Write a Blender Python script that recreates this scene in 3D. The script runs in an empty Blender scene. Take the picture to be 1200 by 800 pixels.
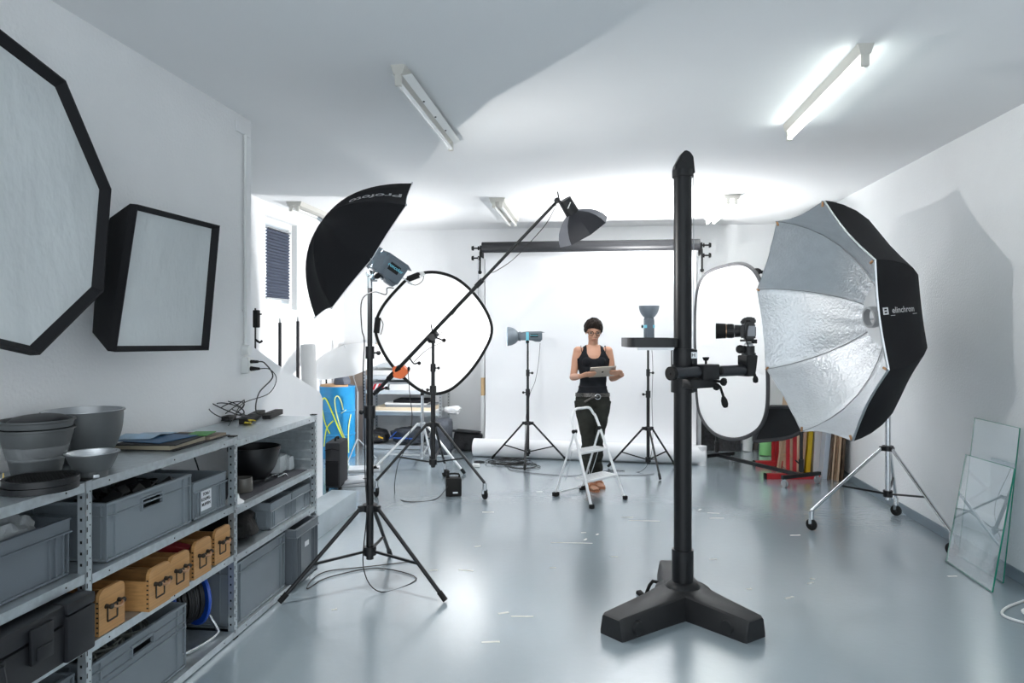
import bpy, bmesh, math, random
from mathutils import Vector, Matrix, Euler
random.seed(7)
PI = math.pi
V = Vector
C = bpy.context.scene.collection
rad = math.radians

# ---------------------------------------------------------------- camera geometry (1200 x 800)
F = 828.0; HY = 386.0; EYE = 1.55
TH = math.atan(98 / F); cs, sn = math.cos(TH), math.sin(TH)
def ray(px, py):
    u = (px - 600) / F
    return V((-sn + cs * u, cs + sn * u, (HY - py) / F))
CAM = V((0, 0, EYE))
def aD(px, py, D): return CAM + ray(px, py) * D
def aX(px, py, X): r = ray(px, py); return CAM + r * (X / r.x)
def aY(px, py, Y): r = ray(px, py); return CAM + r * (Y / r.y)
def aZ(px, py, Z=0.0): r = ray(px, py); return CAM + r * ((Z - EYE) / r.z)
CR = V((cs, sn, 0)); CF = V((-sn, cs, 0)); UP = V((0, 0, 1))

# ---------------------------------------------------------------- materials
MATS = {}
def mat(name, col, rough=0.5, metal=0.0, bump=None, var=None, spec=0.5, emit=None, alpha=1.0, aniso=None, trans=0.0):
    if name in MATS: return MATS[name]
    m = bpy.data.materials.new(name); m.use_nodes = True
    nt = m.node_tree; p = nt.nodes['Principled BSDF']
    p.inputs['Base Color'].default_value = (*col, 1)
    p.inputs['Roughness'].default_value = rough
    p.inputs['Metallic'].default_value = metal
    p.inputs['Specular IOR Level'].default_value = spec
    p.inputs['Alpha'].default_value = alpha
    p.inputs['Transmission Weight'].default_value = trans
    if emit:
        p.inputs['Emission Color'].default_value = (*emit[0], 1); p.inputs['Emission Strength'].default_value = emit[1]
    tc = nt.nodes.new('ShaderNodeTexCoord')
    if var:      # (amount, scale[, stretch xyz])
        mp = nt.nodes.new('ShaderNodeMapping'); nt.links.new(tc.outputs['Object'], mp.inputs[0])
        if len(var) > 2: mp.inputs['Scale'].default_value = var[2]
        n = nt.nodes.new('ShaderNodeTexNoise'); n.inputs['Scale'].default_value = var[1]; n.inputs['Detail'].default_value = 6
        nt.links.new(mp.outputs[0], n.inputs['Vector'])
        r = nt.nodes.new('ShaderNodeValToRGB')
        a = var[0]
        r.color_ramp.elements[0].position = 0.3; r.color_ramp.elements[1].position = 0.7
        r.color_ramp.elements[0].color = (*[max(0, c * (1 - a)) for c in col], 1)
        r.color_ramp.elements[1].color = (*[min(1, c * (1 + a)) for c in col], 1)
        nt.links.new(n.outputs['Fac'], r.inputs[0]); nt.links.new(r.outputs[0], p.inputs['Base Color'])
    if bump:     # (scale, strength, distance[, stretch])
        mp2 = nt.nodes.new('ShaderNodeMapping'); nt.links.new(tc.outputs['Object'], mp2.inputs[0])
        if len(bump) > 3: mp2.inputs['Scale'].default_value = bump[3]
        n2 = nt.nodes.new('ShaderNodeTexNoise'); n2.inputs['Scale'].default_value = bump[0]; n2.inputs['Detail'].default_value = 5
        nt.links.new(mp2.outputs[0], n2.inputs['Vector'])
        b = nt.nodes.new('ShaderNodeBump'); b.inputs['Strength'].default_value = bump[1]; b.inputs['Distance'].default_value = bump[2]
        nt.links.new(n2.outputs['Fac'], b.inputs['Height']); nt.links.new(b.outputs[0], p.inputs['Normal'])
    MATS[name] = m
    return m

m_wall = mat('wall_paint', (.80, .81, .82), .85, bump=(60, .35, .01), var=(.015, 3))
m_ceil = mat('ceiling_paint', (.80, .81, .82), .9, bump=(140, .2, .004), var=(.012, 1.5))
m_trim = mat('grey_skirting', (.20, .25, .29), .4)
m_step = mat('painted_step', (.36, .42, .46), .35, bump=(30, .2, .003), var=(.06, 8))
m_galv = mat('galvanised_steel', (.52, .57, .60), .32, .75, bump=(400, .05, .001), var=(.10, 35))
m_slot = mat('slot_dark', (.01, .01, .012), .6)
m_crate = mat('grey_crate_plastic', (.19, .22, .245), .45, bump=(300, .08, .0006), var=(.05, 6))
m_crate2 = mat('slate_crate_plastic', (.12, .14, .16), .45, bump=(300, .08, .0006), var=(.05, 6))
m_black = mat('black_metal', (.007, .0075, .009), .45, .1, bump=(600, .05, .0004))
m_blackgloss = mat('black_powdercoat', (.006, .0065, .008), .42, .0, bump=(900, .12, .0004), spec=.35)
m_cloth = mat('black_nylon', (.009, .009, .011), .75, bump=(900, .15, .0006), spec=.3)
m_rubber = mat('black_rubber', (.008, .008, .008), .7, spec=.3)
m_chrome = mat('chrome_steel', (.62, .64, .66), .2, 1.0, var=(.05, 20))
m_satin = mat('satin_aluminium', (.55, .57, .59), .38, .9, var=(.05, 20))
m_white = mat('white_enamel', (.84, .85, .86), .28, var=(.02, 8))
m_whitepl = mat('white_plastic', (.78, .79, .78), .4)
m_paper = mat('seamless_white_paper', (.76, .77, .79), .8, bump=(8, .05, .01), var=(.01, 2))
m_diff = mat('white_diffusion_cloth', (.57, .60, .61), .8, bump=(2.6, .8, .05, (1, 1.3, .8)), var=(.03, 4))
m_refl = mat('white_reflector_cloth', (.88, .88, .88), .7, bump=(5, .15, .01))
m_blueg = mat('strobe_grey_blue', (.10, .125, .15), .4, bump=(300, .05, .0004), var=(.04, 20))
m_cyan = mat('cyan_plastic', (.16, .55, .68), .4)
m_wood = mat('beech_wood', (.48, .255, .095), .45, bump=(60, .1, .0008, (1, .12, 1)), var=(.18, 18, (1, .15, 6)))
m_brass = mat('copper_handle', (.55, .33, .2), .3, 1.0, var=(.1, 40))
m_dkmetal = mat('blackened_iron', (.05, .045, .04), .45, .8, var=(.3, 60))
m_brown = mat('brown_cardboard', (.50, .40, .33), .8, bump=(30, .1, .002), var=(.06, 5))
m_skin = mat('skin', (.52, .275, .18), .5, bump=(200, .08, .0008), var=(.05, 9))
m_hair = mat('dark_brown_hair', (.012, .007, .005), .7, spec=.25, bump=(120, .9, .004, (1, 1, .15)), var=(.4, 60, (1, 1, .1)))
m_tank = mat('black_cotton', (.009, .0105, .014), .85, spec=.25, bump=(14, .35, .01), var=(.15, 12))
m_pants = mat('dark_olive_denim', (.032, .033, .028), .9, spec=.2, bump=(10, .7, .018), var=(.28, 14))
m_orange = mat('orange_vinyl', (.85, .17, .035), .45, bump=(25, .2, .004))
m_red = mat('red_paint', (.55, .022, .03), .4, var=(.06, 12))
m_blue = mat('blue_plastic', (.01, .07, .42), .35)
m_cable = mat('cable_black', (.01, .01, .011), .5)
m_beige = mat('ivory_plastic', (.55, .54, .50), .5)

# ---------------------------------------------------------------- mesh builder
def basis(d, up=V((0, 0, 1))):
    d = V(d).normalized()
    if abs(d.dot(up)) > .98: up = V((1, 0, 0))
    x = up.cross(d).normalized(); y = d.cross(x).normalized()
    return x, y, d
def smooth_path(pts, sub=6, closed=False):
    pts = [V(p) for p in pts]; n = len(pts); out = []
    rng = range(n) if closed else range(n - 1)
    for i in rng:
        if closed: p0, p1, p2, p3 = pts[(i - 1) % n], pts[i], pts[(i + 1) % n], pts[(i + 2) % n]
        else: p0, p1, p2, p3 = pts[max(i - 1, 0)], pts[i], pts[i + 1], pts[min(i + 2, n - 1)]
        for k in range(sub):
            t = k / sub
            out.append(.5 * ((2 * p1) + (-p0 + p2) * t + (2 * p0 - 5 * p1 + 4 * p2 - p3) * t * t + (-p0 + 3 * p1 - 3 * p2 + p3) * t ** 3))
    if not closed: out.append(pts[-1])
    return out

class B:
    def __init__(s, xf=None):
        s.bm = bmesh.new(); s.xf = xf or Matrix(); s.mi = 0
    def put(s, verts, faces):
        vs = [s.bm.verts.new(s.xf @ V(v)) for v in verts]
        out = []
        for f in faces:
            try:
                fc = s.bm.faces.new([vs[i] for i in f]); fc.material_index = s.mi; out.append(fc)
            except ValueError: pass
        return vs, out
    def box(s, c, size, rot=None, bev=0.0):
        R = (rot.to_matrix() if isinstance(rot, Euler) else rot) if rot is not None else Matrix.Identity(3)
        h = V(size) / 2; c = V(c)
        co = [c + R @ V((x * h.x, y * h.y, z * h.z)) for x in (-1, 1) for y in (-1, 1) for z in (-1, 1)]
        vs, fs = s.put(co, [(0, 1, 3, 2), (4, 6, 7, 5), (0, 4, 5, 1), (2, 3, 7, 6), (0, 2, 6, 4), (1, 5, 7, 3)])
        if bev > 0:
            es = list({e for f in fs for e in f.edges})
            r = bmesh.ops.bevel(s.bm, geom=es, offset=bev, segments=2, affect='EDGES', profile=.6)
            for f in r['faces']: f.material_index = s.mi
        return s
    def bx(s, x0, x1, y0, y1, z0, z1, bev=0.0):
        return s.box(((x0 + x1) / 2, (y0 + y1) / 2, (z0 + z1) / 2), (abs(x1 - x0), abs(y1 - y0), abs(z1 - z0)), None, bev)
    def beam(s, p0, p1, w, h, up=V((0, 0, 1)), bev=0.0):
        p0, p1 = V(p0), V(p1); x, y, d = basis(p1 - p0, up)
        R = Matrix((x, y, d)).transposed()
        return s.box((p0 + p1) / 2, (w, h, (p1 - p0).length), R, bev)
    def cyl(s, p0, p1, r0, r1=None, n=16, cap=True):
        r1 = r0 if r1 is None else r1
        p0, p1 = V(p0), V(p1); x, y, d = basis(p1 - p0)
        co = []
        for p, r in ((p0, r0), (p1, r1)):
            co += [p + x * (r * math.cos(2 * PI * k / n)) + y * (r * math.sin(2 * PI * k / n)) for k in range(n)]
        fs = [(k, (k + 1) % n, n + (k + 1) % n, n + k) for k in range(n)]
        if cap: fs += [tuple(range(n - 1, -1, -1)), tuple(range(n, 2 * n))]
        s.put(co, fs); return s
    def tube(s, path, r, n=8, closed=False, smooth=0):
        path = smooth_path(path, smooth, closed) if smooth else [V(p) for p in path]
        N = len(path); co = []
        d0 = (path[1] - path[0]).normalized(); x, y, _ = basis(d0)
        for i, p in enumerate(path):
            if closed: d = (path[(i + 1) % N] - path[i - 1])
            else: d = path[min(i + 1, N - 1)] - path[max(i - 1, 0)]
            if d.length < 1e-9: d = d0
            d = d.normalized()
            x = x - d * x.dot(d)
            if x.length < 1e-6: x, _, _ = basis(d)
            x.normalize(); y = d.cross(x)
            rr = r[i] if isinstance(r, (list, tuple)) else r
            co += [p + x * (rr * math.cos(2 * PI * k / n)) + y * (rr * math.sin(2 * PI * k / n)) for k in range(n)]
        fs = []
        for i in range(N if closed else N - 1):
            j = (i + 1) % N
            fs += [(i * n + k, i * n + (k + 1) % n, j * n + (k + 1) % n, j * n + k) for k in range(n)]
        if not closed: fs += [tuple(range(n - 1, -1, -1)), tuple(range((N - 1) * n, N * n))]
        s.put(co, fs); return s
    def lathe(s, prof, o=(0, 0, 0), ax=(0, 0, 1), n=32, closed=False, spin=0.0, up=V((0, 0, 1))):
        o = V(o); x, y, d = basis(ax, up); co = []; N = len(prof)
        for r, h in prof:
            co += [o + d * h + x * (r * math.cos(spin + 2 * PI * k / n)) + y * (r * math.sin(spin + 2 * PI * k / n)) for k in range(n)]
        fs = []
        for i in range(N if closed else N - 1):
            j = (i + 1) % N
            fs += [(i * n + k, i * n + (k + 1) % n, j * n + (k + 1) % n, j * n + k) for k in range(n)]
        if not closed:
            fs += [tuple(range(n - 1, -1, -1)), tuple(range((N - 1) * n, N * n))]
        s.put(co, fs); return s
    def ball(s, c, r, sc=(1, 1, 1), n=16, m=10, rot=None):
        R = rot.to_matrix() if rot is not None else Matrix.Identity(3)
        co = []; c = V(c)
        for i in range(1, m):
            a = PI * i / m
            co += [c + R @ V((r * sc[0] * math.sin(a) * math.cos(2 * PI * k / n), r * sc[1] * math.sin(a) * math.sin(2 * PI * k / n), r * sc[2] * math.cos(a))) for k in range(n)]
        co += [c + R @ V((0, 0, r * sc[2])), c - R @ V((0, 0, r * sc[2]))]
        T, Bt = len(co) - 2, len(co) - 1; fs = []
        for i in range(m - 2): fs += [(i * n + k, (i + 1) * n + k, (i + 1) * n + (k + 1) % n, i * n + (k + 1) % n) for k in range(n)]
        fs += [(T, k, (k + 1) % n) for k in range(n)] + [(Bt, (m - 2) * n + (k + 1) % n, (m - 2) * n + k) for k in range(n)]
        s.put(co, fs); return s
    def prism(s, poly, a, b):          # poly: 3D points, extruded from poly+a to poly+b
        poly = [V(p) for p in poly]; n = len(poly); a, b = V(a), V(b)
        co = [p + a for p in poly] + [p + b for p in poly]
        fs = [tuple(range(n - 1, -1, -1)), tuple(range(n, 2 * n))] + [(k, (k + 1) % n, n + (k + 1) % n, n + k) for k in range(n)]
        s.put(co, fs); return s
    def loft(s, rings, cap=True, closed_ring=True):
        n = len(rings[0]); co = [V(p) for r in rings for p in r]; fs = []
        for i in range(len(rings) - 1):
            for k in range(n if closed_ring else n - 1):
                fs.append((i * n + k, i * n + (k + 1) % n, (i + 1) * n + (k + 1) % n, (i + 1) * n + k))
        if cap and closed_ring: fs += [tuple(range(n - 1, -1, -1)), tuple(range((len(rings) - 1) * n, len(rings) * n))]
        s.put(co, fs); return s
    def sheet(s, grid, t, outward=None):    # grid of points -> solid sheet with thickness t along averaged normals
        R, K = len(grid), len(grid[0])
        G = [[V(p) for p in r] for r in grid]; N = []
        for i in range(R):
            row = []
            for k in range(K):
                a = G[min(i + 1, R - 1)][k] - G[max(i - 1, 0)][k]; b = G[i][min(k + 1, K - 1)] - G[i][max(k - 1, 0)]
                nn = a.cross(b); row.append(nn.normalized() if nn.length > 1e-9 else V((0, 0, 1)))
            N.append(row)
        co = [G[i][k] for i in range(R) for k in range(K)] + [G[i][k] + N[i][k] * t for i in range(R) for k in range(K)]
        o = R * K; fs = []
        for i in range(R - 1):
            for k in range(K - 1):
                a, b, c_, d = i * K + k, i * K + k + 1, (i + 1) * K + k + 1, (i + 1) * K + k
                fs += [(a, b, c_, d), (o + d, o + c_, o + b, o + a)]
        for i in range(R - 1):
            for k in (0, K - 1):
                a, d = i * K + k, (i + 1) * K + k; fs.append((a, d, o + d, o + a))
        for k in range(K - 1):
            for i in (0, R - 1):
                a, b = i * K + k, i * K + k + 1; fs.append((a, b, o + b, o + a))
        s.put(co, fs); return s

def mesh_from(name, b, mats, sharp=38):
    bm = b.bm
    bmesh.ops.recalc_face_normals(bm, faces=bm.faces[:])
    lim = rad(sharp)
    for e in bm.edges:
        e.smooth = len(e.link_faces) == 2 and e.calc_face_angle(0) < lim
    for f in bm.faces: f.smooth = True
    me = bpy.data.meshes.new(name); bm.to_mesh(me); bm.free()
    for m in (mats if isinstance(mats, (list, tuple)) else [mats]): me.materials.append(m)
    return me
def wloc(o):
    l = V((0, 0, 0))
    while o is not None: l = l + o.location; o = o.parent
    return l
def obj(name, b, mats, parent=None, label=None, sharp=38):
    me = mesh_from(name, b, mats, sharp)
    o = bpy.data.objects.new(name, me); C.objects.link(o)
    if parent is not None:
        me.transform(Matrix.Translation(-wloc(parent))); o.parent = parent
    else:
        xs = [v.co for v in me.vertices]
        l = V(((min(p.x for p in xs) + max(p.x for p in xs)) / 2, (min(p.y for p in xs) + max(p.y for p in xs)) / 2, min(p.z for p in xs)))
        me.transform(Matrix.Translation(-l)); o.location = l
    if label: o['label'] = label
    return o
def _unused(): pass
def thing(name, label, cat, loc, group=None):
    o = bpy.data.objects.new(name, None); C.objects.link(o); o.empty_display_size = .1
    o.location = loc; o['label'] = label; o['category'] = cat
    if group: o['group'] = group
    return o
def tag(o, label, cat, group=None, kind=None):
    o['label'] = label; o['category'] = cat
    if group: o['group'] = group
    if kind: o['kind'] = kind
    return o
def solo(name, b, m, label, cat, group=None, kind=None, sharp=38): return tag(obj(name, b, m, None, sharp=sharp), label, cat, group, kind)
def struct(name, b, m, parent=None):
    o = obj(name, b, m, parent)
    if parent is None: o['kind'] = 'structure'
    return o
def kids(o): return [c for c in bpy.data.objects if c.parent == o]
def dup(root, loc, rotz, label, group=None):
    r = root.copy(); C.objects.link(r); r.location = loc; r.rotation_euler = (0, 0, rotz); r['label'] = label
    if group: r['group'] = group
    def rec(a, b_):
        for ch in kids(a):
            c_ = ch.copy(); C.objects.link(c_); c_.parent = b_; rec(ch, c_)
    rec(root, r)
    return r
def lettering(text, size, o, xdir, ydir, m, parent, depth=.0006, name='lettering', squash=1.0, fit=None):
    cu = bpy.data.curves.new('t', 'FONT'); cu.body = text; cu.size = size; cu.extrude = depth; cu.offset = size * .018; cu.align_x = 'CENTER'; cu.align_y = 'CENTER'
    to = bpy.data.objects.new('t', cu); C.objects.link(to)
    dg = bpy.context.evaluated_depsgraph_get(); dg.update()
    me = bpy.data.meshes.new_from_object(to.evaluated_get(dg))
    bpy.data.objects.remove(to); bpy.data.curves.remove(cu)
    x = V(xdir).normalized(); z = x.cross(V(ydir)).normalized(); y = z.cross(x)
    M = Matrix((x * squash, y, z)).transposed().to_4x4(); M.translation = V(o or (0, 0, 0))
    if fit:
        for v in me.vertices: v.co = fit(v.co)
    else: me.transform(M)
    me.transform(Matrix.Translation(-wloc(parent)))
    me.materials.clear(); me.materials.append(m)
    ob = bpy.data.objects.new(name, me); C.objects.link(ob); ob.parent = parent
    return ob

# ---------------------------------------------------------------- camera, view, world
cd = bpy.data.cameras.new('camera'); cam = bpy.data.objects.new('camera', cd); C.objects.link(cam)
cd.sensor_width = 36; cd.lens = 36 * F / 1200; cam.location = CAM; cam.rotation_euler = (PI / 2, 0, TH)
cd.shift_y = -(400 - HY) / 1200; cd.clip_end = 100
bpy.context.scene.camera = cam
sc = bpy.context.scene
sc.view_settings.view_transform = 'Standard'; sc.view_settings.look = 'None'; sc.view_settings.gamma = 1
sc.view_settings.use_curve_mapping = False; sc.view_settings.exposure = 0.35
sc.cycles.use_denoising = True
sc.cycles.max_bounces = 10; sc.cycles.diffuse_bounces = 6; sc.cycles.transparent_max_bounces = 12
w = bpy.data.worlds.new('sky'); sc.world = w; w.use_nodes = True
w.node_tree.nodes['Background'].inputs[0].default_value = (.88, .95, 1, 1)
w.node_tree.nodes['Background'].inputs[1].default_value = 2.0

def area(name, loc, direction, size, power, col=(1, 1, 1), spread=None, shape='DISK', parent=None, size_y=None):
    l = bpy.data.lights.new(name, 'AREA'); l.shape = shape; l.size = size; l.energy = power; l.color = col
    if size_y: l.size_y = size_y
    if spread: l.spread = rad(spread)
    o = bpy.data.objects.new(name, l); C.objects.link(o)
    o.rotation_euler = V(direction).to_track_quat('-Z', 'Y').to_euler(); o.location = V(loc)
    if parent: o.parent = parent; o.location = V(loc) - wloc(parent)
    return o
P_UMB, P_SIDE, P_TOP = 40, 48, 75
# ================================================================ SETTING
XL, XR, YB, ZC = -2.26, 2.585, 9.55, 2.925
XB, YE = -3.5, 4.43          # rear bay side wall, end of the near side wall
b = B(); b.bx(XB - .2, XR + .2, -1.5, YB + .2, -.12, 0)
m_floor = mat('painted_concrete_floor', (.235, .30, .345), .2, spec=.8)
m_floor.node_tree.nodes['Principled BSDF'].inputs['Coat Weight'].default_value = 1.0; m_floor.node_tree.nodes['Principled BSDF'].inputs['Coat Roughness'].default_value = .22
nt = m_floor.node_tree; p = nt.nodes['Principled BSDF']
tc = nt.nodes.new('ShaderNodeTexCoord')
def noise(scale, detail=5, rough=.6):
    n = nt.nodes.new('ShaderNodeTexNoise'); n.inputs['Scale'].default_value = scale; n.inputs['Detail'].default_value = detail; n.inputs['Roughness'].default_value = rough
    nt.links.new(tc.outputs['Object'], n.inputs['Vector']); return n
def ramp(src, stops):
    r = nt.nodes.new('ShaderNodeValToRGB'); e = r.color_ramp.elements
    while len(e) < len(stops): e.new(.5)
    for k, (pos, c_) in enumerate(stops): e[k].position = pos; e[k].color = (*c_, 1)
    nt.links.new(src, r.inputs[0]); return r
r1 = ramp(noise(.7, 2, .4).outputs['Fac'], [(.3, (.245, .30, .335)), (.7, (.28, .338, .375))])
fl = ramp(noise(42, 3, .55).outputs['Fac'], [(.755, (0, 0, 0)), (.77, (.4, .4, .4))])
mx = nt.nodes.new('ShaderNodeMix'); mx.data_type = 'RGBA'
nt.links.new(fl.outputs[0], mx.inputs['Factor']); nt.links.new(r1.outputs[0], mx.inputs['A']); mx.inputs['B'].default_value = (.55, .57, .56, 1)
nt.links.new(mx.outputs['Result'], p.inputs['Base Color'])
rr = ramp(noise(1.6, 3, .5).outputs['Fac'], [(.25, (.17, .17, .17)), (.75, (.25, .25, .25))]); nt.links.new(rr.outputs[0], p.inputs['Roughness'])
bn = nt.nodes.new('ShaderNodeBump'); bn.inputs['Strength'].default_value = .12; bn.inputs['Distance'].default_value = .01
nt.links.new(noise(22, 4, .6).outputs['Fac'], bn.inputs['Height']); nt.links.new(bn.outputs[0], p.inputs['Normal'])
struct('floor', b, m_floor)
b = B(); b.bx(XB - .2, XR + .2, -1.5, YB + .2, ZC, ZC + .15); struct('ceiling', b, m_ceil)
b = B(); b.bx(XB - .2, XL, -1.5, YE, 0, ZC); struct('wall_left', b, m_wall)
b = B(); b.bx(XR, XR + .2, -1.5, YB, 0, ZC); struct('wall_right', b, m_wall)
b = B(); b.bx(XB - .2, XR + .2, YB, YB + .2, 0, ZC); struct('wall_back', b, m_wall)
# bay wall with a window opening
wy0, wy1, wz0, wz1 = 7.18, 7.98, 1.78, 2.78
b = B()
b.bx(XB - .2, XB, YE, wy0, 0, ZC); b.bx(XB - .2, XB, wy1, YB, 0, ZC); b.bx(XB - .2, XB, wy0, wy1, 0, wz0); b.bx(XB - .2, XB, wy0, wy1, wz1, ZC)
struct('wall_left_rear', b, m_wall)
win = obj('window_1', B().bx(XB - .19, XB - .17, wy0, wy1, wz0, wz1), mat('window_glass', (.8, .85, .9), .05, emit=((.8, .9, 1), .8))); win['kind'] = 'structure'
b = B()
for (y0, y1, z0, z1) in ((wy0, wy1, wz0, wz0 + .07), (wy0, wy1, wz1 - .07, wz1), (wy0, wy0 + .08, wz0 + .07, wz1 - .07), (wy1 - .08, wy1, wz0 + .07, wz1 - .07)):
    b.bx(XB - .16, XB - .06, y0, y1, z0, z1, .006)
obj('window_frame', b, m_whitepl, win)
b = B(); b.box((XB - .045, wy0 + .05, 2.24), (.03, .03, .07), None, .005); b.bx(XB - .04, XB - .02, wy0 + .035, wy0 + .06, 2.12, 2.26, .006)
obj('window_handle', b, m_whitepl, win)
# pleated blind: zig-zag sheet
b = B(); y0, y1, z0, z1 = wy0 + .12, wy1 - .1, 1.9, 2.66
g = []
nz = 44
for i in range(nz + 1):
    z = z0 + (z1 - z0) * i / nz; x = XB - .05 + (.012 if i % 2 else -.012)
    g.append([(x, y0, z), (x, y1, z)])
b.sheet(g, .002)
pb = thing('pleated_blind', 'slate blue pleated blind covering the pane of the stair bay window', 'blind', (XB - .05, (y0 + y1) / 2, z0))
obj('blind_fabric', b, mat('slate_blind_fabric', (.07, .085, .125), .8), pb, sharp=20)
b = B(); b.bx(XB - .065, XB - .03, y0 - .005, y1 + .005, z1, z1 + .02, .003); b.bx(XB - .065, XB - .03, y0 - .005, y1 + .005, z0 - .018, z0, .003)
obj('rail', b, m_satin, pb)
# stair parapet: slanted low wall continuing the side wall, plus a painted concrete step
pts = [(XL, YE, 0), (XL, 5.70, 0), (XL, 5.70, 1.00), (XL, 5.60, 1.035), (XL, YE, 1.47)]
b = B(); b.prism(pts, (-.17, 0, 0), (0, 0, 0))
bmesh.ops.bevel(b.bm, geom=[e for e in b.bm.edges if all(v.co.y > YE + .01 or v.co.z > 1.4 for v in e.verts)], offset=.035, segments=4, affect='EDGES')
struct('trim_1', b, mat('parapet_plaster', (.80, .81, .83), .8, bump=(20, .25, .004), var=(.02, 4)))
b = B(); b.bx(XL + .002, -2.035, YE + .02, 5.86, 0, .172, .008); struct('trim_2', b, m_step)
b = B(); b.bx(XR - .012, XR, -1.5, YB, 0, .075, .003); struct('baseboard_right', b, m_trim)
b = B(); b.bx(XB, XR - .012, YB - .012, YB, 0, .06, .003); struct('baseboard_back', b, m_trim)
b = B(); b.bx(XB, XB + .012, YE, YB - .012, 0, .06, .003); struct('baseboard_left_rear', b, m_trim)
# right-wall pilaster near the front edge of the picture
pil_ = aZ(1188, 684, 0)
b = B(); b.bx(XR - .06, XR, 2.0, 4.42, .0, ZC, .004); struct('trim_3', b, m_wall)

# conduit, junction cover and sockets on the near side wall
yc = aX(287, 300, XL + .01).y
b = B(); zt = aX(287, 158, XL).z; zb = aX(287, 410, XL).z
b.tube([(XL + .013, yc, zb), (XL + .013, yc, zt - .08), (XL + .013, yc, zt)], .011, 10)
for z in (zb + .25, zb + .8): b.bx(XL, XL + .02, yc - .018, yc + .018, z, z + .012, .002)
solo('cable_conduit', b, m_whitepl, 'thin painted conduit running down the wall end above the socket', 'conduit')
b = B(); a0 = aX(276, 138, XL); a1 = aX(292, 162, XL)
b.bx(XL, XL + .012, a0.y, min(a1.y, YE - .005), a1.z, a0.z, .004); solo('junction_cover', b, m_wall, 'blank white cover plate high on the wall end above the conduit', 'cover plate')
so = thing('wall_socket', 'white surface socket block on the wall end with two black plugs in it', 'socket', (XL, yc, aX(287, 437, XL).z))
z0 = aX(287, 437, XL).z; z1 = aX(287, 418, XL).z; z2 = aX(287, 409, XL).z
b = B(); b.bx(XL, XL + .05, yc - .035, yc + .045, z0, z1 - .002, .006)
obj('socket_housing', b, m_whitepl, so)
b = B(); b.cyl((XL, yc, (z1 + z2) / 2 + .02), (XL + .045, yc, (z1 + z2) / 2 + .02), .035, .03, 20); obj('socket_dial', b, m_whitepl, so)
b = B()
b.cyl((XL + .05, yc + .0, z1 - .03), (XL + .1, yc, z1 - .03), .012, .009, 12); b.cyl((XL + .05, yc, z0 + .03), (XL + .11, yc, z0 + .03), .016, .008, 12)
plug_hi = V((XL + .1, yc, z1 - .03)); plug_lo = V((XL + .11, yc, z0 + .03))
obj('plug', b, m_rubber, so)

# ================================================================ CEILING TUBES
def tube_light(loc, n_tubes, lit, label, name='ceiling_tube_light', length=1.37):
    x, y, _ = loc; t = thing(name, label, 'ceiling light', (x, y, ZC - .12), 'ceiling tube lights')
    wd = .038 if n_tubes == 1 else .085
    b = B()
    prof = [(-wd, 0), (wd, 0), (wd * .62, -.05), (-wd * .62, -.05)] if n_tubes == 1 else [(-wd, 0), (wd, 0), (wd * .85, -.045), (-wd * .85, -.045)]
    b.prism([(x + px_, y, ZC + pz) for px_, pz in prof], (0, 0, 0), (0, length, 0))
    obj('housing', b, m_beige, t)
    if n_tubes == 1:
        b = B()
        b.sheet([[(x + sx * .02, y + .02, ZC - .052), (x + sx * .02, y + length + .02, ZC - .052)] for sx in (1,)] + [[(x + .06, y + .06, ZC - .03), (x + .06, y + length + .02, ZC - .03)]], .002)
        b.sheet([[(x - .05, y + .06, ZC - .03), (x - .05, y + length + .02, ZC - .03)], [(x - .02, y + .02, ZC - .052), (x - .02, y + length + .02, ZC - .052)]], .002)
        if not lit: obj('reflector_wing', b, m_whitepl, t)
        else: b.bm.free()
    zt = ZC - (.090 if n_tubes == 1 else .085)
    for k in range(n_tubes):
        xx = x + (0 if n_tubes == 1 else (-.038 if k == 0 else .038))
        for yy in (y + .0, y + length - .03):
            b = B(); b.bx(xx - .017, xx + .017, yy, yy + .03, zt - .018, ZC - .045, .004); obj('lamp_holder', b, m_beige, t)
        b = B(); b.cyl((xx, y + .03, zt), (xx, y + length - .03, zt), .014, n=14)
        obj('fluorescent_tube', b, M_TUBE if lit else mat('unlit_tube', (.85, .86, .86), .12, spec=.6), t)
    if n_tubes == 1:
        for k in range(3):
            b = B(); b.cyl((x + .028, y + .45 + .3 * k, ZC - .048), (x + .028, y + .45 + .3 * k, ZC - .053), .006, n=10); obj('screw', b, m_dkmetal, t)
    return t
M_TUBE = mat('lit_tube', (1, 1, 1), .3, emit=((.92, 1, .96), 14))
YT = 3.57
tube_light((-1.02, YT, 0), 1, False, 'unlit single tube ceiling light with a winged reflector in the shaded part of the ceiling')
tube_light((1.29, YT, 0), 1, True, 'lit single tube ceiling light glowing greenish white')
tube_light((-1.02, -.75, 0), 1, True, 'added lit tube light, unseen outside the picture, over the near end of the shelving')  # unseen, repeats the tube row; added as fill for the front
tube_light((1.29, -.75, 0), 1, True, 'added lit tube light, unseen outside the picture, over the near end of the plain side wall')  # second unseen fill tube, added to brighten the shelving fronts
tube_light((-1.02, 7.3, 0), 2, False, 'unlit twin tube ceiling light above the boom arm')
tube_light((1.38, 7.4, 0), 2, True, 'lit twin tube ceiling light above the seamless paper')
tube_light((-3.22, 7.26, 0), 2, False, 'unlit twin tube ceiling light over the stair bay')
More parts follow.
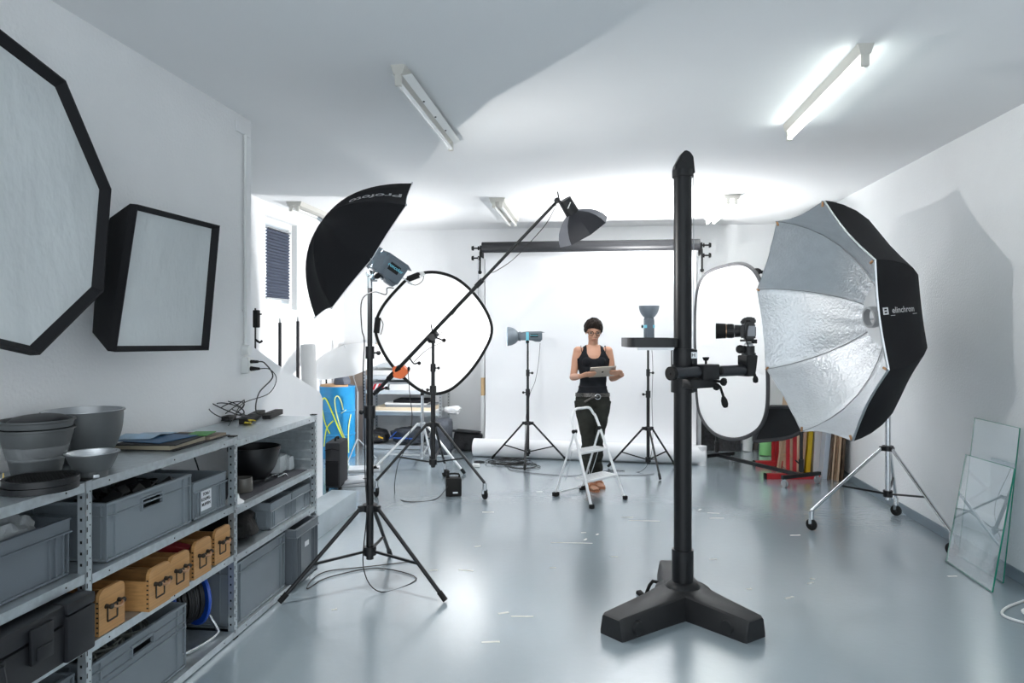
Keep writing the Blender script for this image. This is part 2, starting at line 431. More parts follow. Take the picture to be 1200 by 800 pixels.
# ================================================================ STEEL SHELVING
PX0, PX1 = -2.235, -1.795           # back and front faces of the unit
PY = [1.29, 2.325, 3.36, 4.385]     # upright centres
LV = [[1.008, .685, .44, .04], [1.008, .672, .425, .04], [.992, .652, .415, .04]]
sh = thing('shelving_unit', 'long low galvanised steel shelving unit of three bays along the side wall', 'shelving', (-2.02, 2.84, 0))
for iy, y in enumerate(PY):
    for fr in (0, 1):
        b = B(); xf = PX1 if fr else PX0; s_ = -1 if fr else 1
        top = 1.012 if iy < 3 else .998
        b.bx(xf, xf + s_ * .003, y - .017, y + .017, .004, top)
        b.bx(xf, xf + s_ * .03, y - .0175, y - .0145, .004, top)
        b.bx(xf + s_ * .03, xf, y + .0145, y + .0175, .004, top)
        b.mi = 1
        for k in range(24):
            z = .03 + k * .04
            if fr:
                b.bx(xf + .0002, xf + .0012, y - .0105, y - .0065, z, z + .017); b.bx(xf + .0002, xf + .0012, y + .004, y + .0075, z + .02, z + .025)
                b.bx(xf - .02, xf - .012, y - .0185, y - .0174, z, z + .01)
            else: b.bx(xf + .012, xf + .02, y - .0185, y - .0174, z, z + .01)
        if fr:
            b.mi = 2; b.bx(xf - .034, xf + .003, y - .02, y + .02, 0, .006); b.bx(xf - .034, xf + .002, y - .018, y + .018, top, top + .005)
        obj('upright', b, [m_galv, m_slot, m_rubber], sh)
for bay in range(3):
    for li, z in enumerate(LV[bay]):
        ya, yb = PY[bay] + .0185, PY[bay + 1] - .0185
        b = B(); b.bx(PX0 + .004, PX1 - .002, ya, yb, z - .004, z)
        b.bx(PX1 - .0025, PX1 - .0005, ya, yb, z - .034, z); b.bx(PX1 - .016, PX1 - .0025, ya, yb, z - .034, z - .031)
        b.bx(PX0 + .004, PX0 + .006, ya, yb, z - .034, z)
        b.mi = 1
        for k in (.09, .5, .91): b.cyl((PX1 - .0004, ya + (yb - ya) * k, z - .017), (PX1 + .0006, ya + (yb - ya) * k, z - .017), .0035, n=8)
        obj('shelf', b, [m_galv, m_slot], sh)
# back cross rails with holes, seen in the far bay
for z in (.955, .88):
    b = B(); b.bx(PX0 + .002, PX0 + .012, PY[2] + .02, PY[3] - .02, z - .03, z); b.mi = 1
    for k in range(7): b.cyl((PX0 + .012, PY[2] + .12 + k * .13, z - .015), (PX0 + .0128, PY[2] + .12 + k * .13, z - .015), .006, n=8)
    obj('cross_rail', b, [m_galv, m_slot], sh)

for k_ in (0, 1):
    b = B(); b.bx(PX0 - .006, PX0 - .003, PY[k_] + .02, PY[k_ + 1] - .02, .03, .97); obj('back_panel', b, mat('shaded_steel_panel', (.035, .037, .04), .6), sh)  # steel coloured dark grey, the shade behind the crates put into it
b = B(); b.bx(PX0 + .03, PX1 - .04, PY[3] + .008, PY[3] + .012, .42, .985)
for k in range(9): b.bx(PX0 + .03, PX1 - .04, PY[3] + .001, PY[3] + .008, .46 + .06 * k, .475 + .06 * k, .002)
b.mi = 1
for k in range(5): b.cyl((PX0 + .08 + .07 * k, PY[3] + .0005, .947), (PX0 + .08 + .07 * k, PY[3] + .0011, .947), .006, n=8)
obj('end_panel', b, [m_galv, m_slot], sh)

# ---------------------------------------------------------------- euro crates
def crate(x1, y0, y1, z, h, depth, label, m=m_crate, slot=False, style=0, grp='grey plastic crates on the shelving', name='storage_crate'):
    x0 = x1 - depth; t = .004
    r = thing(name, label, 'crate', ((x0 + x1) / 2, (y0 + y1) / 2, z), grp)
    b = B(); ins = .010
    X0, X1, Y0, Y1 = x0 + ins, x1 - ins, y0 + ins, y1 - ins
    b.bx(X0, X1, Y0, Y1, z + .001, z + .006)
    b.bx(X0, X0 + t, Y0, Y1, z, z + h); b.bx(X0 + t, X1 - t, Y0, Y0 + t, z, z + h); b.bx(X0 + t, X1 - t, Y1 - t, Y1, z, z + h)
    L = Y1 - Y0; ym = (Y0 + Y1) / 2
    if slot:
        sw, sz0, sz1 = .065, z + h - .075, z + h - .038
        b.bx(X1 - t, X1, Y0, ym - sw, z, z + h); b.bx(X1 - t, X1, ym + sw, Y1, z, z + h)
        b.bx(X1 - t, X1, ym - sw, ym + sw, z, sz0); b.bx(X1 - t, X1, ym - sw, ym + sw, sz1, z + h)
    else: b.bx(X1 - t, X1, Y0, Y1, z, z + h)
    obj('crate_body', b, m, r)
    # rim flange
    b = B(); rh = .012 if style != 2 else .045
    b.bx(X1, x1, y0, y1, z + h - rh, z + h, .002); b.bx(x0, X0, y0, y1, z + h - rh, z + h, .002)
    b.bx(X0, X1, y0, Y0, z + h - rh, z + h, .002); b.bx(X0, X1, Y1, y1, z + h - rh, z + h, .002)
    if style == 2:
        b.bx(X1, x1 + .006, y0 - .004, y1 + .004, z + h - rh - .006, z + h - rh); b.bx(x0, X1, y0 - .006, Y0, z + h - rh - .006, z + h - rh)
        b.bx(X1, x1 + .004, y0 - .002, y1 + .002, z + h - .006, z + h)
    obj('rim', b, m, r)
    b = B()
    ribz = {0: [h - .055], 1: [h - .045, h - .085, h - .11], 2: [], 3: [h - .06]}[style]
    for rz in ribz:
        b.bx(X1, x1 - .002, y0 + .002, y1 - .002, z + rz, z + rz + .005)
        b.bx(X0, X1, y0 + .002, Y0, z + rz, z + rz + .005)
    b.bx(X1, x1 - .001, y0 + .002, y1 - .002, z + .002, z + .010); b.bx(X0, X1, y0 + .002, Y0, z + .002, z + .010)
    e = .1 * L if L > .35 else .16 * L
    for yy in (y0 + .002, y1 - .006): b.bx(X1, x1 - .001, yy, yy + .004, z + .002, z + h - .01)
    for yy in (y0 + e, y1 - e): b.bx(X1, x1 - .002, yy - .003, yy + .003, z + .002, z + h - .01)
    if style == 2:
        for yy in (y0 + e * .45, y1 - e * .45, y0 + e * 1.5, y1 - e * 1.5): b.bx(X1, x1 - .002, yy - .002, yy + .002, z + .002, z + h - .045)
    for xx in (x0 + .03, x0 + .09, x1 - .09, x1 - .03): b.bx(xx - .002, xx + .002, y0 + .002, Y0, z + .002, z + h - .01)
    obj('rib', b, m, r)
    if slot:
        b = B()
        for a0, a1, c0, c1 in ((-sw - .006, -sw, sz0 - .006, sz1 + .006), (sw, sw + .006, sz0 - .006, sz1 + .006), (-sw, sw, sz0 - .006, sz0), (-sw, sw, sz1, sz1 + .006)):
            b.bx(X1, x1, ym + a0, ym + a1, c0, c1)
        obj('handle_slot', b, m, r)
    return r
CX = -1.822
crate(CX - .02, 1.70, 2.292, .687, .20, .38, 'grey crate holding a clear bag, on the upper shelf above the black case', m_crate2, style=2)
cA = crate(CX, 2.455, 3.015, .674, .222, .40, 'long grey crate with a handle slot full of black gear, beside the labelled crate', m_crate, True, 0)
cB = crate(CX, 3.03, 3.315, .674, .175, .38, 'small grey crate with a white paper label on its front', m_crate, False, 2)
b = B(); b.bx(CX - .0095, CX - .008, 3.105, 3.195, .70, .80); obj('paper_label', b, mat('label_paper', (.72, .74, .78), .7), cB)
for k, tx in enumerate(('TON-/', 'KOUPEL-', 'MUFFEN')):
    lettering(tx, .020, (CX - .0072, 3.149, .775 - .024 * k), (0, 1, 0), (0, 0, 1), m_slot, cB, .0004)
cC = crate(CX, 2.37, 2.975, .042, .285, .40, 'large grey crate with a handle slot holding loose cable, on the bottom shelf', m_crate, True, 1)
crate(CX, 3.80, 4.075, .417, .152, .36, 'small grey crate beside the black fabric bag on the middle shelf', m_crate, False, 2)
crate(CX, 4.085, 4.355, .417, .152, .36, 'small grey crate at the end of the middle shelf by the last upright', m_crate, False, 2)
crate(CX + .012, 3.39, 3.965, .042, .318, .40, 'big plain grey crate on the bottom shelf beside the slate lidded crate', m_crate, False, 3)
cG = crate(-1.752, 3.985, 4.315, .042, .325, .36, 'tall slate crate with a small sticker jutting out over the bottom shelf end', m_crate2, False, 2)
b = B(); b.bx(-1.7615, -1.7600, 4.13, 4.19, .225, .255); obj('sticker', b, mat('label_paper2', (.7, .72, .74), .7), cG)
crate(CX - .0, 1.70, 2.292, .042, .30, .38, 'dark grey crate on the bottom shelf underneath the black case', m_crate2, style=0)

# gear lumps inside crates: cables, bags
def coil(c, r, n, thick, jitter=.25, turns=3, flat=.3):
    pts = []
    for k in range(int(n * turns)):
        a = 2 * PI * k / n; rr = r * (1 + random.uniform(-jitter, jitter))
        pts.append(V((c[0] + rr * math.cos(a), c[1] + rr * math.sin(a) * 1.1, c[2] + random.uniform(0, flat) * r)))
    return pts
b = B()
for k in range(6): b.tube(coil((-2.0, 2.6 + .06 * (k % 4) + .04 * k, .80 + .012 * k), .08, 7, .004, turns=2), .004, 6, smooth=4)
for k in range(10):
    b.box((-2.0 + random.uniform(-.12, .12), 2.58 + .038 * k, .84 + random.uniform(-.02, .03)), (.09, .05, .04), Euler((random.uniform(-.8, .8), random.uniform(-.8, .8), random.uniform(0, 3))), .006)
solo('cable_bundle', b, m_cable, 'black cables and adapters heaped inside the long slotted crate', 'cables', kind='stuff')
b = B()
for k in range(7): b.tube(coil((-2.0, 2.50 + .055 * k, .25 + .008 * (k % 3)), .09, 8, .004, turns=2), .0045, 6, smooth=4)
solo('cable_bundle', b, mat('grey_cable', (.20, .21, .19), .5), 'grey loose cables in the large crate on the bottom shelf', 'cables', kind='stuff')
# clear bag in first crate
m_bag = mat('clear_bag', (.42, .45, .47), .3, bump=(22, 1.0, .02), alpha=.7)
b = B(); g = []
for i in range(15):
    t = i / 14; row = []
    for k in range(17):
        a = 2 * PI * k / 17; rr = (.075 + .018 * math.sin(5 * a + 3 * t * PI)) * math.sin(PI * (.08 + .84 * t)) ** .6
        row.append((-1.95 + rr * 1.0 * math.cos(a), 1.93 + .30 * t, .862 + rr * math.sin(a)))
    g.append(row)
b.loft(g); solo('clear_plastic_bag', b, m_bag, 'crumpled clear plastic bag lying in the crate above the black case', 'plastic bag')

# ---------------------------------------------------------------- wooden card-file drawers
def wooden_box(xf, yc_, z, label, first=None, w=.142, h=.165, d=.34):
    if first is not None: return dup(first, (xf, yc_, z), 0, label)
    r = thing('wooden_file_box', label, 'wooden box', (xf, yc_, z), 'beech file boxes on the middle shelf')
    y0, y1 = yc_ - w / 2, yc_ + w / 2
    b = B(); poly = [(xf, y0, z)] + [(xf, y1, z)]
    cr = .028
    for k in range(5): a = k * PI / 8; poly.append((xf, y1 - cr + cr * math.cos(a), z + h - cr + cr * math.sin(a)))
    for k in range(5): a = PI / 2 + k * PI / 8; poly.append((xf, y0 + cr + cr * math.cos(a), z + h - cr + cr * math.sin(a)))
    b.prism(poly, (-.014, 0, 0), (0, 0, 0))
    obj('front_panel', b, m_wood, r)
    b = B(); hs = h * .72
    b.bx(xf - d, xf - .0142, y0, y0 + .009, z, z + hs); b.bx(xf - d, xf - .0142, y1 - .009, y1, z, z + hs)
    b.bx(xf - d, xf - d + .009, y0 + .009, y1 - .009, z, z + hs); b.bx(xf - d + .009, xf - .0142, y0 + .009, y1 - .009, z, z + .008)
    b.mi = 1
    for yy in (y0 - .0006, y1 + .0006):
        for k in range(7): b.bx(xf - .011, xf - .003, yy - .0006, yy + .0006, z + .012 + k * .018, z + .018 + k * .018)
    obj('box_body', b, [m_wood, m_dkmetal], r)
    b = B(); zh = z + h * .60
    for s_ in (-1, 1): b.cyl((xf, yc_ + s_ * .034, zh), (xf + .022, yc_ + s_ * .034, zh), .009, .006, 12); b.ball((xf + .022, yc_ + s_ * .034, zh + .001), .010)
    b.bx(xf, xf + .004, yc_ - .03, yc_ + .03, zh - .008, zh - .002)
    for s_ in (-1, 1): b.bx(xf, xf + .003, yc_ + s_ * .027 - .003, yc_ + s_ * .027 + .003, zh - .058, zh)
    b.bx(xf, xf + .003, yc_ - .027, yc_ + .027, zh - .062, zh - .056)
    hf = obj('label_holder', b, m_dkmetal, r)
    b = B(); b.tube([(xf + .022, yc_ - .030, zh), (xf + .030, yc_ - .015, zh - .006), (xf + .033, yc_, zh - .008), (xf + .030, yc_ + .015, zh - .006), (xf + .022, yc_ + .030, zh)], .0055, 8, smooth=3)
    obj('handle', b, m_brass, r)
    return r
zb_ = .427
w1 = wooden_box(-1.800, 2.455, zb_, 'beech file box next to the upright behind the black case')
wooden_box(-1.762, 2.690, zb_, 'beech file box jutting out most, second from the black case', w1)
wooden_box(-1.770, 2.842, zb_, 'beech file box third from the black case, touching its neighbour', w1)
wooden_box(-1.785, 3.045, zb_, 'beech file box with a red object in it, fourth from the black case', w1)
wooden_box(-1.800, 3.245, zb_, 'last beech file box of the row, above the cable reel', w1)
b = B(); b.box((-1.93, 3.045, .545), (.14, .05, .05), Euler((.2, .3, .4)), .012); solo('red_tool', b, mat('dull_red', (.22, .015, .02), .4), 'dull red object poking out of the fourth beech file box', 'tool')

# ---------------------------------------------------------------- black flight case
r = thing('black_hard_case', 'black plastic hard case with latches jutting out from the middle shelf', 'case', (-1.93, 1.75, .441))
x0, x1, y0, y1, z0, z1 = -2.19, -1.752, 1.20, 2.285, .441, .634
# corner between uprights: keep the back of the case clear of the front upright
b = B(); b.bx(x0, x1, 1.325, 2.27, z0, z0 + .125, .012); obj('case_body', b, mat('case_black', (.007, .008, .011), .5, bump=(250, .15, .0008)), r)
b = B(); b.bx(x0, x1, 1.325, 2.27, z0 + .128, z1, .014); obj('case_lid', b, MATS['case_black'], r)
b = B()
for yy in (2.20,): b.bx(x1 - .05, x1 + .014, yy - .045, yy + .085, z0 - .0, z0 + .155, .008); b.bx(x1 - .05, x1 + .014, yy - .045, yy + .085, z0 + .158, z1 + .004, .008)
obj('corner_guard', b, MATS['case_black'], r)
for yy in (2.05, 1.50):
    b = B(); b.bx(x1 + .0005, x1 + .014, yy - .045, yy + .045, z0 + .06, z1 - .02, .005); b.bx(x1 + .014, x1 + .02, yy - .03, yy + .03, z0 + .07, z0 + .11, .003); obj('latch', b, MATS['case_black'], r)
b = B(); zz = z0 + .10
for yy in (1.88, 1.66): b.bx(x1, x1 + .02, yy - .022, yy + .022, zz - .015, zz + .03, .005)
b.tube([(x1 + .02, 1.88, zz + .02), (x1 + .025, 1.885, zz - .03), (x1 + .03, 1.87, zz - .055), (x1 + .03, 1.77, zz - .06), (x1 + .03, 1.67, zz - .055), (x1 + .025, 1.655, zz - .03), (x1 + .02, 1.66, zz + .02)], .010, 8, smooth=3)
obj('carry_handle', b, MATS['case_black'], r)

# ---------------------------------------------------------------- cable reel
ry = 3.19; rc = V((-2.0, ry, .245))
r = thing('cable_reel', 'blue cable reel wound with black cable on a bent chrome stand, bottom shelf', 'cable reel', (-2.0, ry - .06, .042))
ax_ = V((.55, 1, 0)).normalized()
for s_ in (-1, 1):
    b = B(); o_ = rc + ax_ * (s_ * .085)
    b.lathe([(.0, -.004), (.128, -.004), (.140, -.008), (.144, 0), (.140, .008), (.128, .004), (.0, .004)], o_, ax_, 36); obj('flange', b, m_blue, r)
ax2 = V((1, -.15, 0)).normalized()
b = B(); o_ = rc - ax_ * .075
for k in range(15):
    o2 = rc + ax_ * (-.072 + .0102 * k); x_, y_, _ = basis(ax_)
    rr = .112 + random.uniform(-.012, .006); b.tube([o2 + x_ * rr * math.cos(a * PI / 12) + y_ * rr * math.sin(a * PI / 12) for a in range(24)], .0062, 6, True)
obj('wound_cable', b, m_cable, r)
b = B(); b.cyl(rc - ax_ * .08, rc + ax_ * .08, .095, n=24); obj('drum', b, m_rubber, r)
b = B(); o_ = rc - ax_ * .0895
b.cyl(rc + ax_ * .0895, rc + ax_ * .096, .05, n=20); b.cyl(rc - ax_ * .0895, rc - ax_ * .096, .05, n=20); obj('socket_plate', b, m_rubber, r)
b = B(); b.tube([(-1.95, 3.00, .052), (-1.88, 3.08, .052), (-1.85, 3.26, .052), (-1.87, 3.30, .09), (-2.0, 3.31, .245)], .009, 10, smooth=4)
b.tube([(-2.14, 3.00, .052), (-2.15, 3.05, .09), (-2.02, 3.07, .245)], .009, 10, smooth=4); obj('stand', b, m_chrome, r)
b = B(); b.bx(-2.2, -2.06, 3.318, 3.345, .044, .32, .008); solo('blue_tool_case', b, mat('deep_blue_plastic', (.02, .06, .16), .4), 'deep blue plastic case standing behind the cable reel', 'case')

# ---------------------------------------------------------------- on top of the shelving
def bowl(b, c, r_top, r_bot, h, wall=.004, lip=.006, power=1.0, n=40, base=0.0):
    outer = []; N = 10
    for i in range(N + 1):
        t = i / N; outer.append((r_bot + (r_top - r_bot) * (1 - (1 - t) ** (1 / power) if power < 1 else t ** (1 / power)), base + (h - base) * t))
    inner = [(max(.001, rr - wall), zz + wall) for rr, zz in outer][:-1]
    prof = ([(r_bot * .86, 0), (r_bot * .86, base)] if base > 0 else [(0.001, 0)]) + outer + [(r_top + lip, h - .002), (r_top + lip, h + .003), (r_top - wall, h)] + inner[::-1] + [(.001, base + wall)]
    b.lathe(prof, c, (0, 0, 1), n); return b
m_bowl = mat('grey_reflector_metal', (.085, .092, .095), .5, .2, var=(.06, 9))
m_bowlin = m_satin
def center(px, D, z): p_ = aD(px, 386, D); return V((p_.x, p_.y, z))
zt = 1.009
def reflector(px, D, r_top, r_bot, h, label, pw=1.8, base=.0):
    c_ = center(px, D, zt); t = thing('strobe_reflector_dish', label, 'reflector dish', c_, 'metal strobe reflector dishes')
    b = B(); outer = []
    N = 12
    for i in range(N + 1):
        u = i / N; outer.append((r_bot + (r_top - r_bot) * (1 - (1 - u) ** pw), base + (h - base) * u))
    prof = ([(r_bot * .85, 0), (r_bot * .85, base)] if base else []) + outer + [(r_top + .006, h), (r_top + .006, h + .004), (r_top - .003, h + .004)]
    b.lathe([(0, prof[0][1])] + prof + [(r_top - .004, h), (r_top - .004, h)], c_, (0, 0, 1), 40) if False else None
    inner = [(max(.002, q - .002), zz + .002) for q, zz in outer]
    b.lathe([(.002, 0)] + prof + inner[::-1] + [(.002, base + .003)], c_, (0, 0, 1), 44)
    obj('outer_shell', b, m_bowl, t)
    l1 = [(max(.003, q - .003), zz + .003) for q, zz in outer]; l2 = [(max(.003, q - .004), zz + .004) for q, zz in outer]
    b = B(); b.lathe([(.002, base + .003)] + l1 + l2[::-1] + [(.002, base + .0045)], c_, (0, 0, 1), 44); obj('silver_lining', b, m_satin, t)
    b = B(); b.lathe([(r_top - .004, h + .0042), (r_top + .005, h + .0042), (r_top + .005, h + .0055), (r_top - .004, h + .0055)], c_, (0, 0, 1), 44, closed=True); obj('rim', b, m_satin, t)
    return t, c_
reflector(98, 2.89, .145, .080, .208, 'widest grey metal reflector dish, standing by the wall behind the small dish', 2.4)
t, c_ = reflector(108, 2.60, .086, .060, .086, 'small shallow grey reflector dish on a narrow ring base', 1.3, .026)
b = B(); b.box(c_ + V((.05, -.045, .012)), (.012, .02, .012), Euler((0, 0, -.7)), .003); obj('clip', b, m_satin, t)
# two nested grey cones with cling film band
c_ = center(43, 2.63, zt)
t = thing('strobe_reflector_dish', 'two grey reflector cones nested together and wrapped in cling film', 'reflector dish', c_, 'metal strobe reflector dishes')
b = B(); b.lathe([(.002, 0), (.078, 0), (.092, .07), (.096, .072), (.118, .155), (.118, .168), (.126, .170), (.126, .176), (.115, .176), (.075, .004), (.002, .004)], c_, (0, 0, 1), 44); obj('outer_shell', b, m_bowl, t)
b = B(); b.lathe([(.095, .178), (.117, .180), (.120, .20), (.127, .203), (.127, .208), (.117, .208), (.105, .180)], c_, (0, 0, 1), 44, closed=True); obj('inner_shell', b, m_bowl, t)
b = B(); b.lathe([(.0945, .062), (.099, .066), (.1085, .098), (.107, .112), (.105, .110), (.094, .066)], c_, (0, 0, 1), 60, closed=True)
for v in b.bm.verts: v.co += V((random.uniform(-1, 1), random.uniform(-1, 1), random.uniform(-1, 1))) * .0012
obj('cling_film_band', b, mat('cling_film', (.6, .62, .64), .12, bump=(40, .8, .004), alpha=.16), t)
b = B(); b.lathe([(.002, 0), (.098, 0), (.102, .012), (.09, .022), (.06, .026), (.002, .028)], c_ + V((0, .01, .188)), V((.05, -.1, 1)), 30); solo('black_grid_disc', b, m_black, 'black honeycomb disc tucked in the mouth of the nested cones', 'grid disc', 'black honeycomb grids')
# two stacked honeycomb grids
c_ = center(46, 2.40, zt)
def grid_disc(c_, tilt, label, r_=.118):
    t = thing('black_grid_disc', label, 'grid disc', c_, 'black honeycomb grids')
    b = B(); b.lathe([(r_ - .012, 0), (r_, 0), (r_, .02), (r_ - .012, .02)], c_, tilt, 44, closed=True); obj('rim', b, m_black, t)
    b = B()
    x_, y_, d_ = basis(V(tilt))
    b.cyl(c_ + d_ * .004, c_ + d_ * .014, r_ - .0125, n=40)
    for k in range(-8, 9):
        L = math.sqrt(max(0, (r_ - .014) ** 2 - (k * .0125) ** 2))
        if L > .01: b.beam(c_ + d_ * .0155 + x_ * (k * .0125) - y_ * L, c_ + d_ * .0155 + x_ * (k * .0125) + y_ * L, .0012, .003, d_); b.beam(c_ + d_ * .0155 + y_ * (k * .0125) - x_ * L, c_ + d_ * .0155 + y_ * (k * .0125) + x_ * L, .0012, .003, d_)
    obj('honeycomb', b, m_rubber, t)
    for a in (-1.2, -.75):
        b = B(); p_ = c_ + x_ * math.cos(a) * (r_ + .001) + y_ * math.sin(a) * (r_ + .001) + d_ * .011
        b.box(p_, (.024, .003, .016), Euler((0, 0, a + PI / 2)), .001); obj('tape_label', b, m_whitepl, t)
    return t
grid_disc(c_, V((0, 0, 1)), 'lower black honeycomb grid of the pair lying at the shelf edge')
grid_disc(c_ + V((.004, .004, .0215)), V((0, 0, 1)), 'upper black honeycomb grid of the pair lying at the shelf edge', .114)
b = B(); b.box(center(3, 2.42, zt + .012), (.03, .02, .024), None, .006); b.cyl(center(4, 2.42, zt + .024), center(4, 2.42, zt + .05), .004, .002, 8)
solo('brass_spigot', b, mat('brass', (.5, .38, .15), .3, 1.0), 'small brass adapter beside the honeycomb grids', 'adapter')

# papers and boards
def slab(px_list, z, h): return [aZ(px_, py_, z) for px_, py_ in px_list], h
def flat(name, corners, z, h, m, label, cat, grp=None, bev=0):
    pts = [V((q.x, q.y, z)) for q in corners]; b = B(); b.prism(pts, (0, 0, 0), (0, 0, h)); return solo(name, b, m, label, cat, grp)
e1 = aZ(143, 524, zt); e2 = aZ(208, 529, zt); e3 = aZ(258, 514, zt)
def rect(o, u, v, du0, du1, dv0, dv1, ang=0):
    c__ = o + (u * (du0 + du1) + v * (dv0 + dv1)) / 2; cc, ss = math.cos(ang), math.sin(ang)
    uu, vv = u * cc + v * ss, v * cc - u * ss; a, b_ = (du1 - du0) / 2, (dv1 - dv0) / 2
    return [c__ - uu * a - vv * b_, c__ + uu * a - vv * b_, c__ + uu * a + vv * b_, c__ - uu * a + vv * b_]
U = V((1, 0, 0)); W = V((0, 1, 0)); O = V((-2.215, e2.y, zt))
flat('black_mat_board', rect(O, U, W, .02, .36, 0, .48, .0), zt, .004, mat('matte_black_board', (.02, .02, .022), .7), 'thin black board at the very bottom of the paper pile', 'board', 'pile of boards and papers')
flat('cream_book', rect(O, U, W, .05, .33, .01, .30, .0), zt + .004, .018, mat('cream_pages', (.38, .34, .25), .7, var=(.05, 80, (1, 1, 30))), 'thick cream book in the middle of the paper pile', 'book', 'pile of boards and papers')
flat('kraft_board', rect(O, U, W, .10, .345, .30, .47, .05), zt + .004, .012, mat('kraft', (.25, .20, .15), .7), 'brown board next to the cream book in the paper pile', 'board', 'pile of boards and papers')
flat('black_folder', rect(O, U, W, .06, .34, .0, .36, .09), zt + .0225, .006, MATS['matte_black_board'], 'black folder resting on the cream book', 'folder', 'pile of boards and papers')
flat('green_folder', rect(O, U, W, .24, .34, .26, .40, .2), zt + .029, .003, mat('green_card', (.08, .3, .06), .6), 'green folder under the pale printed sheets', 'folder', 'pile of boards and papers')
flat('navy_folder', rect(O, U, W, .05, .30, .03, .28, -.15), zt + .0322, .002, mat('navy_card', (.02, .10, .22), .5), 'dark blue folder lying over the black folder', 'folder', 'pile of boards and papers')
b = B(); g = []
for i in range(9):
    row = []
    for k in range(9):
        x = -2.19 + .15 * i / 8; y = O.y + .06 + .22 * k / 8 + .04 * i / 8; row.append((x, y, zt + .037 + .016 * math.exp(-((k - 3) / 1.6) ** 2) * (1 - .4 * i / 8)))
    g.append(row)
b.sheet(g, .001); solo('printed_sheet', b, mat('pale_blue_print', (.28, .42, .55), .35, var=(.5, 6)), 'glossy pale blue printed sheet curling on top of the paper pile', 'paper', 'pile of boards and papers')

# power strips on the far end of the top
zt3 = .993
def strip(p0, p1, w_, h_, label, rots=0):
    t = thing('power_strip', label, 'power strip', (V(p0) + V(p1)) / 2, 'power strips')
    b = B(); d_ = (V(p1) - V(p0)); L = d_.length; a = math.atan2(d_.y, d_.x)
    b.box((V(p0) + V(p1)) / 2 + V((0, 0, h_ / 2)), (L, w_, h_), Euler((0, 0, a)), .006); obj('strip_body', b, m_rubber, t)
    b = B(); n = 3
    for k in range(n):
        q = V(p0) + d_ * ((k + .5) / n) + V((0, 0, h_)); b.cyl(q, q + V((0, 0, .0015)), .018, n=16)
    obj('outlet', b, m_black, t); return t
s1a, s1b = aZ(268, 496, zt3), aZ(300, 491, zt3); s2a, s2b = aZ(311, 490, zt3), aZ(326, 485, zt3)
strip(aZ(285, 497, zt3), aZ(306, 486, zt3), .055, .034, 'black power strip beside the yellow cable tag')
strip(aZ(312, 491, zt3), aZ(327, 485, zt3), .055, .034, 'black power strip plugged in from the wall socket lead')
b = B(); q = aZ(292, 497, zt3)
for k in range(6): b.box(q + V((random.uniform(-.02, .02), random.uniform(-.03, .03), .008 + .003 * k)), (.02, .03, .006), Euler((random.uniform(-.5, .5), .2, random.uniform(0, 3))), .001)
solo('yellow_cable_tag', b, mat('yellow_tape', (.65, .5, .03), .5), 'crumpled yellow tag on the cables by the power strip', 'cable tag')
b = B(); q = aZ(285, 490, zt3)
for k in range(6): b.tube([q + V(((.05 + .008 * k) * math.cos(a) + .015 * k - .09, (.10 + .006 * k) * math.sin(a) - .045 * k + .05, .055 + .05 * math.sin(a * 1 + k) + .004 * k)) for a in [2 * PI * j / 9 for j in range(9)]], .0032, 6, True, smooth=4)
b.tube([q + V((-.12, -.12, .004)), q + V((-.06, -.15, .004)), q + V((.02, -.05, .005)), q + V((-.02, .02, .02)), q + V((.0, .08, .004))], .0035, 6, smooth=5)
b.box(q + V((-.03, -.12, .018)), (.05, .09, .03), None, .006)
solo('cable_tangle', b, m_cable, 'looped black cables and a small adapter on the shelf top by the wall', 'cables', kind='stuff')
b = B(); s_ = aZ(322, 478, zt3 + .034) 
b.tube([plug_hi, plug_hi + V((.04, .01, -.01)), plug_hi + V((.07, .06, -.10)), V((-2.10, 4.22, 1.15)), V((-2.03, 4.05, 1.05)), aZ(318, 486, zt3 + .04)], .0042, 8, smooth=8)
solo('mains_lead', b, m_cable, 'thick black mains lead dropping from the upper plug to the power strip', 'cable', 'mains leads from the socket')
b = B(); b.tube([plug_lo, plug_lo + V((.06, .02, -.005)), plug_lo + V((.09, .05, -.07)), plug_lo + V((.06, .0, -.16)), V((-2.14, 4.10, 1.10)), V((-2.12, 3.95, 1.035)), V((-2.10, 3.85, .9975))], .0028, 8, smooth=8)
solo('mains_lead', b, m_cable, 'thin black mains lead wandering from the lower plug to the cable tangle', 'cable', 'mains leads from the socket')

# ---------------------------------------------------------------- far bay contents
zs = LV[2][1] + .001
b = B(); b.bx(-2.20, -1.83, 3.50, 4.33, zs, zs + .004); solo('rubber_shelf_mat', b, mat('rubber_mat', (.035, .037, .045), .6, bump=(60, .2, .002)), 'dark ribbed mat under the black dish on the shelf', 'mat')
zs += .005
c_ = V((-2.0, 3.96, zs)); t = thing('strobe_reflector_dish', 'big black reflector dish on the mat in the far bay', 'reflector dish', c_, 'metal strobe reflector dishes')
b = B(); outer = [(.075 + .067 * (1 - (1 - u / 10) ** 2.2), .018 + .175 * u / 10) for u in range(11)]
b.lathe([(.002, 0), (.065, 0), (.065, .018)] + outer + [(.149, .185), (.149, .205), (.142, .205)] + [(q - .004, z_ + .003) for q, z_ in outer[::-1]] + [(.002, .022)], c_, (0, 0, 1), 44)
obj('outer_shell', b, m_black, t)
c_ = V((-1.935, 3.70, LV[2][1] + .006)); b = B(); b.lathe([(.002, 0), (.052, 0), (.054, .004), (.050, .075), (.046, .076), (.048, .006), (.002, .005)], c_, (0, 0, 1), 32); solo('grey_snoot', b, mat('warm_grey_metal', (.16, .15, .135), .4, .4), 'short warm grey metal tube standing before the black dish', 'snoot')
